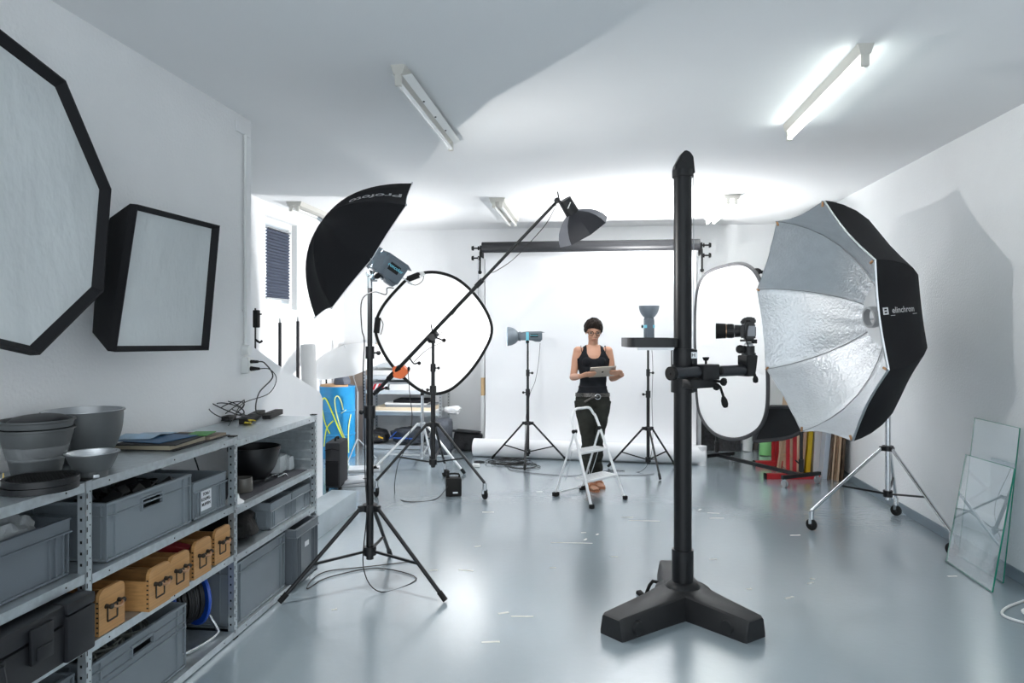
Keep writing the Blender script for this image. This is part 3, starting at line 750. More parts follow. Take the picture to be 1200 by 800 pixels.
c_ = V((-1.86, 3.46, LV[2][1] + .001)); b = B(); b.lathe([(.002, 0), (.05, 0), (.052, .006), (.035, .02), (.03, .022), (.026, .045), (.002, .05)], c_, (0, 0, 1), 32); solo('white_dome_cap', b, m_white, 'small white domed cap at the shelf edge by the upright', 'cap')
m_bub = mat('bubble_wrap', (.66, .70, .72), .2, bump=(60, .9, .008), alpha=.8)
b = B(); b.box((-2.03, 4.215, zs + .055), (.20, .15, .11), Euler((0, 0, .1)), .03); b.box((-1.99, 4.30, zs + .045), (.16, .06, .09), Euler((.1, 0, -.15)), .02)
solo('bubble_wrap_parcel', b, m_bub, 'clear bubble wrapped parcel beside the black dish', 'parcel')
b = B()
for k in range(3): b.tube([(-1.9 + .02 * k, 4.06 + .02 * k, zs + .004), (-1.87, 4.09, zs + .02), (-1.92, 4.12, zs + .012), (-1.95 + .02 * k, 4.08, zs + .006)], .004, 6, smooth=4)
solo('metal_clip', b, m_chrome, 'small shiny clips lying between the dish and the parcel', 'clips')
b = B(); b.tube([(-2.20, 3.56, .97), (-2.17, 3.62, .85), (-2.15, 3.66, .72), (-2.10, 3.66, zs + .004)], .004, 6, smooth=5); b.box((-2.10, 3.66, zs + .012), (.03, .05, .02), None, .005)
solo('hanging_lead', b, m_cable, 'black lead hanging down behind the shelf top in the far bay', 'cable')
# black bag on middle shelf far bay
b = B(); rings = []
for i in range(12):
    t = i / 11; row = []
    for k in range(18):
        a = 2 * PI * k / 18; rr = (1 + .16 * math.sin(3 * a + 5 * t) + .08 * math.sin(7 * a - 4 * t)) * math.sin(PI * (.06 + .88 * t)) ** .5
        row.append((-1.95 + .13 * rr * math.cos(a), 3.41 + .35 * t, .495 + .085 * rr * math.sin(a)))
    rings.append(row)
b.loft(rings)
for v in b.bm.verts: v.co.z = max(v.co.z, .4165)
solo('black_fabric_bag', b, mat('bag_fabric', (.006, .006, .006), .75, spec=.25, bump=(20, .8, .01)), 'crumpled black fabric bag beside the small crates on the middle shelf', 'bag')
# ================================================================ WALL SOFTBOXES
def ngon_vertices(c_, R, nrm, e1, spin, n=8):
    nrm = V(nrm).normalized(); e1 = (V(e1) - nrm * V(e1).dot(nrm)).normalized(); e2 = nrm.cross(e1)
    return [V(c_) + e1 * (R * math.cos(spin + 2 * PI * k / n)) + e2 * (R * math.sin(spin + 2 * PI * k / n)) for k in range(n)]
def wall_softbox(corners, nrm, depth, scale_back, border, name, label, wallx):
    c0 = sum(corners, V()) / len(corners); n = len(corners); nrm = V(nrm).normalized()
    corners = [q - nrm * .022 for q in corners]; c0 = c0 - nrm * .022
    t = thing(name, label, 'softbox', V((wallx, c0.y, min(q.z for q in corners))), 'softboxes hung on the side wall')
    back = [c0 + (q - c0) * scale_back - nrm * depth for q in corners]
    mid = [c0 + (q - c0) * (1 + (scale_back - 1) * .35) - nrm * depth * .55 for q in corners]
    # outer shell with a lip standing proud of the diffuser
    inn = [c0 + (q - c0) * (1 - border) for q in corners]
    b = B(); b.loft([back, mid, corners, [q + nrm * .035 for q in corners], [q + nrm * .035 for q in [c0 + (p_ - c0) * .985 for p_ in corners]], [q + nrm * .004 for q in inn]], cap=False)
    # close back
    b.put(back, [tuple(range(n - 1, -1, -1))])
    obj('softbox_shell', b, m_cloth, t, sharp=25)
    # diffuser: finely divided, sagging slightly with creases
    b = B(); rings = []
    dense = []
    per = 10
    for k in range(n):
        for j in range(per): dense.append(inn[k].lerp(inn[(k + 1) % n], j / per))
    for i in range(9):
        f = 1 - i / 9; rr = []
        for q in dense:
            p_ = c0 + (q - c0) * f; s_ = -.012 * (1 - f * f) + .003 * math.sin(9 * p_.z + 14 * p_.y) * (1 - f)
            rr.append(p_ + nrm * (.005 + s_))
        rings.append(rr)
    b.loft(rings, cap=False); b.put([c0 - nrm * .006] + rings[-1], [(0, 1 + k, 1 + (k + 1) % len(dense)) for k in range(len(dense))])
    bmesh.ops.remove_doubles(b.bm, verts=b.bm.verts[:], dist=1e-5)
    obj('front_diffuser', b, m_diff, t)
    b = B(); bc = sum(back, V()) / n
    b.cyl(bc + nrm * .01, V((wallx, bc.y, bc.z)), .06, n=20); obj('mounting_ring', b, m_black, t)
    return t
# octagon fitted to the photograph: flat top edge, leaning slightly
cO = V((-1.93, 2.18, 1.965)); nO = V((math.cos(.06) * math.cos(.05), math.cos(.06) * math.sin(.05), .085 * -1 + .16)).normalized()
nO = V((math.cos(.059) * math.cos(.049), math.cos(.059) * math.sin(.049), math.sin(.059)))
cO = V((-1.932, 2.107, 2.013)); oc = ngon_vertices(cO, .562, nO, UP.cross(nO), .19)
wall_softbox(oc, nO, .26, .55, .062, 'octagonal_softbox', 'large octagonal white softbox in a black rim hung high on the side wall', XL)
qa, qb, qc, qd = aX(158, 239, -1.90), aX(255, 264, -1.90), aX(242, 410, -1.97), aX(132, 412, -1.97)
nq = (qb - qa).cross(qd - qa).normalized()
if nq.x < 0: nq = -nq
wall_softbox([qa, qb, qc, qd], nq, .24, .42, .07, 'square_softbox', 'square softbox with creased white cloth and black sides beside the octagonal one', XL)

# ================================================================ TRIPODS
def leg_tripod(name, label, cat, base, feet, hub_z, brace_z, pole_top, pole_r, leg_r, m_leg, m_pole, grp, wheels=False, foot_z=.02, sections=((.0, 1.0),), brace_f=.5, foot='rubber_foot', m_hub=None):
    m_hub = m_hub or m_black
    t = thing(name, label, cat, V((base.x, base.y, 0)), grp)
    bx_, by_ = base.x, base.y
    z0_ = brace_z
    zs_ = [z0_ - .05] + [hub_z + (pole_top - hub_z) * f for f in (.0, .45, .72, 1)] if len(sections) > 1 else [z0_ - .05, pole_top]
    if len(sections) > 1:
        rs = [pole_r, pole_r, pole_r * .82, pole_r * .66]
        for k in range(4):
            b = B(); b.cyl((bx_, by_, zs_[k]), (bx_, by_, zs_[k + 1]), rs[k], n=18); obj('pole', b, m_pole, t)
        for k in (2, 3):
            b = B(); z = zs_[k]; b.cyl((bx_, by_, z - .055), (bx_, by_, z + .02), rs[k - 1] * 1.45, n=16)
            d_ = CR * -1 if k == 2 else CR
            b.cyl(V((bx_, by_, z - .02)), V((bx_, by_, z - .02)) + d_ * .045, .006, n=8); b.ball(V((bx_, by_, z - .02)) + d_ * .052, .015, (1, .6, 1)); obj('clamp_collar', b, m_hub, t)
    else:
        b = B(); b.cyl((bx_, by_, zs_[0]), (bx_, by_, zs_[1]), pole_r, n=18); obj('pole', b, m_pole, t)
    b = B(); b.cyl((bx_, by_, hub_z - .02), (bx_, by_, hub_z + .02), pole_r * 2.0, n=18)
    for f_ in feet:
        d_ = (V((f_.x, f_.y, 0)) - V((bx_, by_, 0))).normalized(); b.beam(V((bx_, by_, hub_z)), V((bx_, by_, hub_z)) + d_ * (pole_r + .05), .03, .035, bev=.004)
    obj('hub', b, m_hub, t)
    b = B(); b.cyl((bx_, by_, brace_z - .025), (bx_, by_, brace_z + .025), pole_r * 1.7, n=18); obj('spreader_collar', b, m_hub, t)
    for f_ in feet:
        d_ = (V((f_.x, f_.y, 0)) - V((bx_, by_, 0))).normalized()
        top = V((bx_, by_, hub_z)) + d_ * (pole_r + .04); bot = V((f_.x, f_.y, foot_z))
        b = B(); b.cyl(top, bot, leg_r, n=12); lg = obj('leg', b, m_leg, t)
        q = top.lerp(bot, brace_f)
        b = B(); sd = d_.cross(UP) * .012; a_ = V((bx_, by_, brace_z)) + d_ * pole_r
        b.beam(a_, q, leg_r * 1.1, leg_r * 1.1); obj('brace', b, m_hub, t)
        if wheels:
            b = B(); w0 = V((f_.x, f_.y, .05)); b.cyl(w0 + V((0, 0, .10)), w0 + V((0, 0, .035)), leg_r * 1.5, n=12)
            wd_ = CR * .8 + CF * .6; wd_.normalize()
            for s_ in (-1, 1): b.beam(w0 + V((0, 0, .045)) + wd_ * (.014 * s_), w0 - wd_ * -0 + wd_ * (.014 * s_) - V((0, 0, .0)), .004, .03)
            fk = obj('caster_fork', b, m_chrome, lg)
            b = B(); b.lathe([(.01, -.011), (.036, -.011), (.044, -.006), (.044, .006), (.036, .011), (.01, .011)], V((f_.x, f_.y, .0445)), wd_, 26, closed=True)
            b.cyl(V((f_.x, f_.y, .0505)) - wd_ * .012, V((f_.x, f_.y, .0505)) + wd_ * .012, .012, n=12); obj('caster_wheel', b, m_rubber, lg)
        else:
            b = B(); d2 = (bot - top).normalized(); b.cyl(bot - d2 * .05, bot + d2 * .008, leg_r * 1.35, n=12)
            obj(foot, b, m_rubber, lg)
    return t

def floor_at(px, py): q = aZ(px, py, 0); return V((q.x, q.y, 0))
# --- umbrella stand
feetU = [V((-1.765, floor_at(325, 708).y, 0)), floor_at(521, 706), floor_at(457, 652)]
bU = V((aD(433.5, 650, 4.27).x, aD(433.5, 650, 4.27).y, 0))
tU = leg_tripod('umbrella_stand', 'black light stand holding the black umbrella, beside the shelving', 'light stand', bU, feetU, .475, .215, 1.80, .0225, .012, m_black, m_black, 'black light stands', sections=(0, 0), brace_f=.62)
# red detail on hub
# --- umbrella with strobe
UC = aD(426, 293, 4.2); ax_u = (CR * .79 - UP * .572 + CF * .36).normalized()
uu = (CR * .586 + UP * .81); uu = (uu - ax_u * uu.dot(ax_u)).normalized(); ww = ax_u.cross(uu)
RU = .49; DU = .29
t = thing('photo_umbrella', 'black octagonal studio umbrella with a white printed name, seen from outside', 'umbrella', UC - ax_u * DU)
def dome(r_, fold=0): return -DU * (1 - (r_) ** 2.3)
m_umb_in = mat('umbrella_white_lining', (.85, .85, .86), .5)
N1, SUB = 8, 6
for part, off, mm in (('canopy', 0.0, m_cloth), ('lining', .004, m_umb_in)):
    b = B(); rings = []
    for i in range(13):
        f = max(.0005, i / 12); ring = []
        for k in range(N1):
            a0_, a1_ = 2 * PI * k / N1, 2 * PI * (k + 1) / N1
            for j in range(SUB):
                s_ = j / SUB; p0_ = uu * math.cos(a0_) + ww * math.sin(a0_); p1_ = uu * math.cos(a1_) + ww * math.sin(a1_)
                d_ = p0_.lerp(p1_, s_) * (f * RU)
                sag = .018 * math.sin(PI * s_) * math.sin(PI * min(1, f * 1.0)) 
                scal = 1 - .05 * math.sin(PI * s_) * f ** 3
                ring.append(UC + d_ * scal + ax_u * (dome(f) + off + sag))
        rings.append(ring)
    b.loft(rings, cap=False); obj(part, b, mm, t, sharp=50)
for k in range(N1):
    a0_ = 2 * PI * k / N1; d_ = uu * math.cos(a0_) + ww * math.sin(a0_); b = B()
    b.tube([UC + d_ * (RU * f) + ax_u * (dome(f) + .008) for f in [q / 8 for q in range(9)]], .0025, 6); b.ball(UC + d_ * (RU + .004), .006, n=8, m=6); obj('rib', b, m_satin, t)
b = B(); b.cyl(UC - ax_u * (DU + .03), UC + ax_u * .36, .004, n=10); b.cyl(UC - ax_u * (DU + .03), UC - ax_u * (DU - .0), .010, .012, n=12); obj('shaft', b, m_satin, t)
# printed name wraps on the upper panel between rim vertices 0 and 7/1
def wrapU(a_c, f_c, scale, flip=1):
    dirc = uu * math.cos(a_c) + ww * math.sin(a_c)
    def fn(co):
        f = f_c + co.y * scale / RU; a_ = a_c + flip * co.x * scale / (RU * max(.2, f))
        d_ = uu * math.cos(a_) + ww * math.sin(a_)
        # octagon chord correction
        ph = (a_ % (2 * PI / N1)) - PI / N1; rr = RU * f * math.cos(PI / N1) / math.cos(ph)
        s_ = (a_ % (2 * PI / N1)) / (2 * PI / N1)
        return UC + d_ * rr * (1 - .05 * math.sin(PI * s_) * f ** 3) + ax_u * (dome(f) + .018 * math.sin(PI * s_) * math.sin(PI * min(1, f)) - .0035 - abs(co.z))
    return fn
m_print = mat('silver_print', (.75, .75, .76), .5)
LOGO_A = -PI / 8
def rotfit(fn, ang):
    def g_(co):
        return fn(V((co.x * math.cos(ang) - co.y * math.sin(ang), co.x * math.sin(ang) + co.y * math.cos(ang), co.z)))
    return g_
LFLIP, LROT = 1, -PI / 2
lettering('Profoto', .085, None, (1, 0, 0), (0, 1, 0), m_print, t, .0003, fit=rotfit(wrapU(PI / 8, .70, 1.0, LFLIP), LROT))
# strobe heads ----------------------------------------------------
def strobe(origin, direction, up, label,  reflector_r=.0, reflector_d=.14, blen=.25, bw=.115, grp='grey and cyan strobe heads', logo=None, small=False):
    """origin = flash face (front of the body), direction = where it shines"""
    d_ = V(direction).normalized(); x_ = V(up).cross(d_).normalized(); y_ = d_.cross(x_)
    M = Matrix((x_, y_, d_)).transposed().to_4x4(); M.translation = V(origin)
    t = thing('studio_strobe', label, 'strobe light', origin, grp)
    b = B(M)
    b.box((0, 0, -blen / 2 - .012), (bw, bw * .92, blen - .024), None, .014); obj('body', b, m_blueg, t)
    b = B(M); b.cyl((0, 0, -.03), (0, 0, 0), bw * .56, bw * .5, n=28); obj('front_ring', b, m_blueg, t)
    if not reflector_r:
        b = B(M); b.cyl((0, 0, .0002), (0, 0, .008), bw * .49, n=28); obj('cyan_band', b, m_cyan, t)
    b = B(M); b.prism([(bw * .30, bw * .46, -blen * .1), (bw * .30, bw * .56, -blen * .35), (bw * .30, bw * .58, -blen * .95), (bw * .30, bw * .46, -blen * 1.12), (bw * .30, bw * .42, -blen * 1.0)], (0, 0, 0), (-bw * .6, 0, 0)); obj('top_handle', b, m_blueg, t)
    b = B(M); b.box((0, 0, -blen * .38), (bw * 1.06, bw * .98, .035), None, .006); b.box((0, -bw * .60, -blen * .38), (.03, bw * .5, .03), None, .006); obj('tilt_bracket', b, m_cyan if reflector_r else m_blueg, t)
    b = B(M); b.cyl((-bw * .1, -bw * .62, -blen * .38), (bw * .55, -bw * .62, -blen * .38), .011, n=12); b.ball((bw * .6, -bw * .62, -blen * .38), .02, (.5, 1, 1), rot=None); obj('tilt_knob', b, m_rubber, t)
    b = B(M); b.prism([(bw * .35, -bw * .44, -blen * .55), (bw * .35, -bw * .62, -blen * .72), (bw * .35, -bw * .62, -blen * .92), (bw * .35, -bw * .44, -blen * .97)], (0, 0, 0), (-bw * .7, 0, 0)); obj('lower_grip', b, m_blueg, t)
    for s_ in (-1, 1):
        b = B(M); b.box((s_ * bw * .505, bw * .08, -blen * .66), (.002, bw * .36, blen * .32), None, 0); pn = obj('name_panel', b, m_rubber, t)
        lettering('broncolor', .028 if not small else .022, M @ V((s_ * (bw * .505 + .0018), bw * .12, -blen * .66)), (M.to_3x3() @ V((0, 0, 1))) * s_ * -1, M.to_3x3() @ V((0, 1, 0)), m_cyan, pn, .0003)
    if reflector_r:
        b = B(M); R_, D_ = reflector_r, reflector_d; prof = []
        for i in range(11):
            u = i / 10; prof.append((.05 + (R_ - .05) * (1 - (1 - u) ** 2.0) ** .8, D_ * u))
        b.lathe(prof + [(R_ + .004, D_), (R_ + .004, D_ - .004)] + [], (0, 0, 0), (0, 0, 1), 36, closed=False) if False else b.lathe(prof + [(R_ + .003, D_ + .001), (R_ - .002, D_)] + [(q - .003, z_ + .002) for q, z_ in prof[::-1]], (0, 0, 0), (0, 0, 1), 36, closed=True)
        obj('reflector', b, mat('reflector_grey', (.16, .19, .22), .4, .2), t)
        b = B(M); b.cyl((0, 0, .004), (0, 0, .075), .022, n=16); obj('flash_tube', b, M_FLASH, t)
    return t, M
M_FLASH = mat('flash_glass', (1, 1, 1), .3, emit=((1, 1, 1), 30))
sd = -ax_u
so_ = UC + ax_u * .02
strobe(UC + ax_u * .055 - uu * 0, sd, (UP + CR * .3), 'grey strobe head firing into the black umbrella, a cyan band at its front', 0, blen=.22, bw=.135)
b = B(); q = V((bU.x, bU.y, 1.80)); b.cyl(q, q + V((0, 0, .07)), .016, n=14); b.ball(q + V((0, 0, .085)), .024); b.cyl(q + V((0, 0, .045)) - CR * .0, q + V((0, 0, .045)) + CR * .045, .006, n=8)
e_ = UC + ax_u * .14 - UP * .09; b.tube([q + V((0, 0, .085)), q.lerp(e_, .5) + V((0, 0, .06)), e_], .011, 10, smooth=4)
obj('swivel_bracket', b, m_chrome, tU)
lead0 = UC + ax_u * .22 - UP * .10
b = B(); b.tube([lead0, lead0 + CR * -.04 + UP * -.0, aD(452, 345, 4.22), aD(438, 342, 4.22), aD(424, 352, 4.22), aD(424, 385, 4.22), aD(427, 400, 4.22), aD(425.5, 440, 4.22), aD(427, 500, 4.22), aD(428, 560, 4.24), aD(430, 600, 4.18)] + [V((bU.x - .03, bU.y - .03, .12)), V((bU.x + .1, bU.y - .1, .006)), V((bU.x + .25, bU.y + .15, .006)), V((bU.x - .05, bU.y + .3, .006)), V((bU.x - .3, bU.y + .1, .006)), V((bU.x - .35, bU.y - .1, .006)), V((-1.74, 4.2, .006)), V((-1.70, 4.35, .006)), V((-1.5, 4.45, .006)), V((-1.2, 4.6, .006))], .0035, 7, smooth=6)
solo('strobe_lead', b, m_cable, 'thin black lead running down the umbrella stand and looping on the floor', 'cable')

# --- strobe stands by the paper
def fnd(px, D): q = aD(px, 386, D); return V((q.x, q.y, 0))
feetA = [floor_at(577, 538), floor_at(664, 541), floor_at(615, 551.5)]
bA = fnd(618.5, 8.22)
tA = leg_tripod('light_stand', 'thin black light stand under the sideways strobe before the white paper', 'light stand', bA, feetA, .46, .13, 1.30, .018, .011, m_black, m_black, 'black light stands', sections=(0, 0), brace_f=.62)
zc_ = aD(618, 394, 8.22).z
strobe(aD(607, 394, 8.22), -CR - CF * .06, UP, 'strobe head with a round grey reflector aimed sideways at the white disc', .112, .125, .28, .10, small=True)
b = B(); b.cyl(V((bA.x, bA.y, 1.30)), V((bA.x, bA.y, zc_ - .07)), .011, n=12); obj('stand_spigot', b, m_black, tA)
b = B(); q = aD(633, 402, 8.22); b.tube([q, aD(631, 425, 8.2), aD(627, 447, 8.18), aD(621, 462, 8.16), aD(616, 492, 8.16)] + [V((bA.x - .05, bA.y - .06, .02)), V((bA.x - .2, bA.y - .15, .006)), V((bA.x - .1, bA.y - .5, .006)), V((bA.x + .5, bA.y - .7, .006)), V((bA.x + .75, bA.y - .45, .006)), V((bA.x + 1.1, bA.y - .35, .006))], .003, 6, smooth=6); solo('strobe_lead', b, m_cable, 'thin lead from the sideways strobe trailing across the floor past the ladder', 'cable')
feetB = [floor_at(713, 548), floor_at(773.5, 562.5), floor_at(791, 546.5)]
bB = fnd(759.5, 7.78)
tB = leg_tripod('light_stand', 'thin black light stand under the upward strobe beside the thick column', 'light stand', bB, feetB, .46, .12, 1.34, .018, .011, m_black, m_black, 'black light stands', sections=(0, 0), brace_f=.62)
q = aD(760.5, 372, 7.86)
strobe(q, UP, -CF, 'strobe head with a round grey reflector pointing straight up at the ceiling', .112, .13, .26, .105, small=True)
b = B(); b.cyl(V((bB.x, bB.y, 1.34)), V((bB.x, bB.y, q.z - .26)), .012, n=12); obj('stand_spigot', b, m_black, tB)
b = B(); b.tube([aD(763, 398, 7.84), aD(765, 430, 7.84), aD(764, 470, 7.84), aD(765, 510, 7.84), V((bB.x + .02, bB.y - .05, .15)), V((bB.x - .1, bB.y - .12, .006)), V((bB.x - .4, bB.y - .05, .006)), V((bB.x - .45, bB.y - .3, .006)), V((bB.x - .1, bB.y - .3, .006)), V((bB.x + .05, bB.y - .2, .006))], .003, 6, smooth=6); solo('strobe_lead', b, m_cable, 'thin lead hanging from the upward strobe and looping at its stand', 'cable')
# cable heap by the left stand, white plug
def heap(c_, r, n, label, m=m_cable, thick=.004):
    b = B()
    for k in range(n):
        cx, cy = c_[0] + random.uniform(-.35, .35) * r, c_[1] + random.uniform(-.3, .3) * r; rr = r * random.uniform(.6, 1)
        b.tube([V((cx + rr * math.cos(a) * random.uniform(.85, 1.1), cy + .8 * rr * math.sin(a) * random.uniform(.85, 1.1), thick + .004 * k)) for a in [2 * PI * j / 8 for j in range(8)]], thick, 6, True, smooth=4)
    return solo('cable_heap', b, m, label, 'cables', kind='stuff')
heap(floor_at(598, 542), .26, 6, 'coils of thin black cable on the floor under the sideways strobe')
heap(floor_at(640, 549) + V((-.3, .1, 0)), .2, 2, 'loose loop of black cable between the sideways strobe stand and the ladder')
heap(floor_at(562, 541), .09, 2, 'small loop of black cable at the end of the paper roll')
b = B(); q = floor_at(558, 547); b.box(q + V((0, 0, .02)), (.08, .06, .035), None, .008); solo('white_plug', b, m_whitepl, 'small white plug block on the floor by the paper roll end', 'plug')

# ================================================================ BOOM STAND
feetC = [floor_at(568, 585), floor_at(441, 582), floor_at(521, 559)]
bC = fnd(507.5, 6.72)
PTz = aD(507, 402, 6.72).z
tb = leg_tripod('boom_stand', 'black boom stand on three casters before the round reflector', 'light stand', bC, feetC, aD(507, 497, 6.72).z, aD(507, 541, 6.72).z, PTz, .022, .013, m_black, m_black, 'black light stands', wheels=True, foot_z=.15, sections=(0, 0), brace_f=.58)
P0, P1 = aD(438, 462, 6.95), aD(647, 242, 6.25)
def on_boom(f): return P0.lerp(P1, f)
t = thing('lighting_boom', 'long black boom arm rising diagonally across the round reflector', 'boom arm', on_boom(.32))
b = B(); b.cyl(P0, on_boom(.62), .018, n=16); obj('outer_tube', b, m_black, t)
b = B(); b.cyl(on_boom(.62), P1, .014, n=16); obj('inner_tube', b, m_black, t)
b = B(); b.cyl(on_boom(.60), on_boom(.635), .024, n=16); obj('collar', b, m_black, t); b = B(); b.cyl(on_boom(.01), on_boom(.03), .024, n=16); obj('collar', b, m_black, t)
d_b = (P1 - P0).normalized()
b = B(); q = on_boom(.02); b.cyl(q - CR * .05 - UP * .03, q + CR * .08 + UP * .03, .009, n=10); b.ball(q - CR * .06 - UP * .03, .016); b.ball(q + CR * .09 + UP * .03, .016); obj('end_handle', b, m_rubber, t)
pv = on_boom((507 - 438) / 210); pv = V((bC.x, bC.y, pv.z))
t_ = t; t = tb
b = B(); b.cyl(V((bC.x, bC.y, PTz - .0)), pv - UP * .02, .022, n=14); b.cyl(pv - CF * .06, pv + CF * .06, .032, n=18); b.beam(pv - d_b * .06 - CF * .02, pv + d_b * .06 - CF * .02, .06, .05, bev=.006); obj('clamp_body', b, m_black, t)
b = B(); b.cyl(pv + UP * .02, pv + UP * .12 - CR * .02, .006, n=8); b.cyl(pv + CR * .02 - CF * .05, pv + CR * .10 - CF * .06 - UP * .03, .007, n=8); b.ball(pv + CR * .11 - CF * .06 - UP * .03, .02, (1, .6, 1)); obj('lock_lever', b, m_rubber, t)
b = B(); q = on_boom(.22) - UP * .02; b.tube([q, q + CR * .04 - UP * .05, q + CR * .08 - UP * .04], .007, 8, smooth=3); b.ball(q + CR * .09 - UP * .045, .018, (1, .6, 1)); obj('clamp_knob', b, m_rubber, t_)
t = t_
# orange counterweight
q = on_boom(.118); z_ = V((0, 0, 1))
t = thing('counterweight', 'orange faceted counterweight hanging on the low end of the boom arm', 'counterweight', q - UP * .12)
o_ = aD(468, 436, 6.9); dD = CF * .075
poly = [aD(460, 430, 6.86), aD(471, 427.5, 6.86), aD(479.5, 434.5, 6.86), aD(471, 444, 6.86), aD(461.5, 442, 6.86)]
b = B(); b.prism(poly, -dD * .4, dD * 1.6); bmesh.ops.bevel(b.bm, geom=b.bm.edges[:], offset=.008, segments=2, affect='EDGES'); obj('weight_body', b, m_orange, t)
b = B(); b.cyl(on_boom(.09), on_boom(.16), .026, n=14); b.ball(aD(479, 432, 6.82), .014, (1, 1, 1.6)); obj('hanger', b, m_rubber, t)
b = B(); b.tube([aD(478, 431, 6.83), aD(480, 460, 6.80), aD(483, 490, 6.78), aD(478, 515, 6.76), aD(472, 532, 6.74), aD(466, 545, 6.7)] + [V((-1.9, 6.55, .006)), V((-1.7, 6.2, .006)), V((-1.45, 6.30, .006)), V((-1.36, 6.42, .1))], .004, 7, smooth=6); solo('boom_lead', b, m_cable, 'black lead dropping from the counterweight to the battery pack', 'cable')
b = B(); b.tube([aD(652, 240, 6.24), aD(640, 262, 6.28), aD(620, 285, 6.36), aD(600, 305, 6.42), aD(580, 318, 6.48), aD(570, 322, 6.5), aD(545, 350, 6.55), aD(524, 378, 6.62), aD(515, 396, 6.66), aD(519, 400, 6.68), aD(500, 410, 6.7), aD(485, 424, 6.75)], .0035, 7, smooth=5); solo('boom_lead', b, m_cable, 'thin lead hanging under the boom arm from the octagonal lamp head', 'cable')
# small octa at the tip
OC = aD(684, 272, 6.15)                      # centre of the open face
ax_o = (CR * .52 - UP * .80 + CF * .26).normalized()
uo = (CR * .84 + UP * .54); uo = (uo - ax_o * uo.dot(ax_o)).normalized(); wo = ax_o.cross(uo)
RO = .245; DO = .20
tboom = t_
t = thing('small_octagonal_softbox', 'small dark octagonal softbox with grey edge panels at the boom tip', 'softbox', OC - ax_o * DO)
m_dkg = mat('charcoal_cloth', (.016, .017, .023), .65, bump=(500, .15, .0006)); m_ltg = mat('grey_cloth_panel', (.17, .175, .20), .6)
prof = [(1.0, 0), (.93, -.05), (.80, -.10), (.62, -.145), (.42, -.175), (.22, -.2)]
b = B(); rings = [[OC + (uo * math.cos(2 * PI * k / 8) + wo * math.sin(2 * PI * k / 8)) * RO * f + ax_o * h_ for k in range(8)] for f, h_ in prof]
for i in range(len(rings) - 1):
    for k in range(8):
        b.mi = 1 if k in (0, 3) else 0
        b.put([rings[i][k], rings[i][(k + 1) % 8], rings[i + 1][(k + 1) % 8], rings[i + 1][k]], [(0, 1, 2, 3)])
bmesh.ops.remove_doubles(b.bm, verts=b.bm.verts[:], dist=1e-5)
obj('softbox_shell', b, [m_dkg, m_ltg], t, sharp=30)
b = B(); rr_ = [OC + (uo * math.cos(2 * PI * k / 8) + wo * math.sin(2 * PI * k / 8)) * RO * .98 - ax_o * .006 for k in range(8)]
b.prism(rr_, -ax_o * .004, V()); obj('front_diffuser', b, mat('lit_softbox_cloth', (1, 1, 1), .6, emit=((1, 1, 1), 16)), t)
b = B(); q0, q1 = OC - ax_o * .19, OC - ax_o * .33; b.cyl(q0, q1, .062, .058, n=22); obj('speed_ring', b, m_black, t)
b = B(); q = OC - ax_o * .26 - CF * .062; b.box(q, (.008, .002, .06), Euler((0, .4, TH)), 0); obj('label_strip', b, m_whitepl, t)
t = t
b = B(); jt = OC - ax_o * .27; b.tube([P1, P1 + d_b * .06, jt - CR * .10 + UP * .05, jt - CR * .02], .014, 10, smooth=4); b.cyl(jt - CR * .07 + UP * .02, jt - CR * .09 + UP * .12, .006, n=8); b.ball(P1 + d_b * .06 + UP * .01, .026); b.ball(jt - CR * .09 + UP * .05, .022)
obj('swivel_joint', b, m_black, tboom)
# battery pack
q = floor_at(530, 582); t = thing('battery_pack', 'black battery pack with a handle on the floor between the boom stand casters', 'battery pack', q)
R3 = Euler((0, 0, .25)); b = B(); b.box(q + V((0, .06, .085)), (.145, .12, .168), R3, .012); obj('pack_body', b, m_rubber, t)
b = B(); b.tube([q + V((-.05, .05, .168)), q + V((-.045, .05, .20)), q + V((.045, .07, .20)), q + V((.05, .07, .168))], .009, 8, smooth=3); b.box(q + V((-.055, .06, .20)), (.03, .06, .07), R3, .006); obj('carry_handle', b, m_rubber, t)
b = B(); b.box(q + V((.03, -.004, .04)), (.045, .002, .014), R3, 0); obj('name_badge', b, m_satin, t)

# ================================================================ ROUND REFLECTOR + CHROME STAND
m_trans = bpy.data.materials.new('translucent_white_cloth'); m_trans.use_nodes = True; _n = m_trans.node_tree; _n.nodes.clear()
_o = _n.nodes.new('ShaderNodeOutputMaterial'); _m = _n.nodes.new('ShaderNodeMixShader'); _d = _n.nodes.new('ShaderNodeBsdfDiffuse'); _t = _n.nodes.new('ShaderNodeBsdfTranslucent')
_d.inputs[0].default_value = (.9, .9, .9, 1); _t.inputs[0].default_value = (.92, .92, .92, 1); _m.inputs[0].default_value = .35
_n.links.new(_d.outputs[0], _m.inputs[1]); _n.links.new(_t.outputs[0], _m.inputs[2]); _n.links.new(_m.outputs[0], _o.inputs[0])
pts_px = [(484, 323), (511, 319), (539, 329), (564, 355), (576.5, 385), (567, 412), (546, 441), (522, 459), (494, 458), (462, 431), (445, 404), (440, 382), (448, 360), (467, 337)]
DR = 7.75
path = smooth_path([aD(x_, y_, DR) for x_, y_ in pts_px], 6, True)
cR = sum(path, V()) / len(path)
t = thing('oval_reflector', 'large white rounded reflector with a black rim held on a chrome stand', 'reflector', V((cR.x, cR.y, min(q.z for q in path))), 'white reflectors with black rims')
b = B(); b.tube(path, .017, 10, True); obj('rim', b, m_rubber, t)
b = B(); rings = [[cR + (q - cR) * f + CF * (.012 * (1 - f) ** 1) for q in path] for f in (1, .8, .55, .3, .05)]; b.loft(rings, cap=False); b.put([cR + CF * .012] + rings[-1], [(0, 1 + k, 1 + (k + 1) % len(path)) for k in range(len(path))])
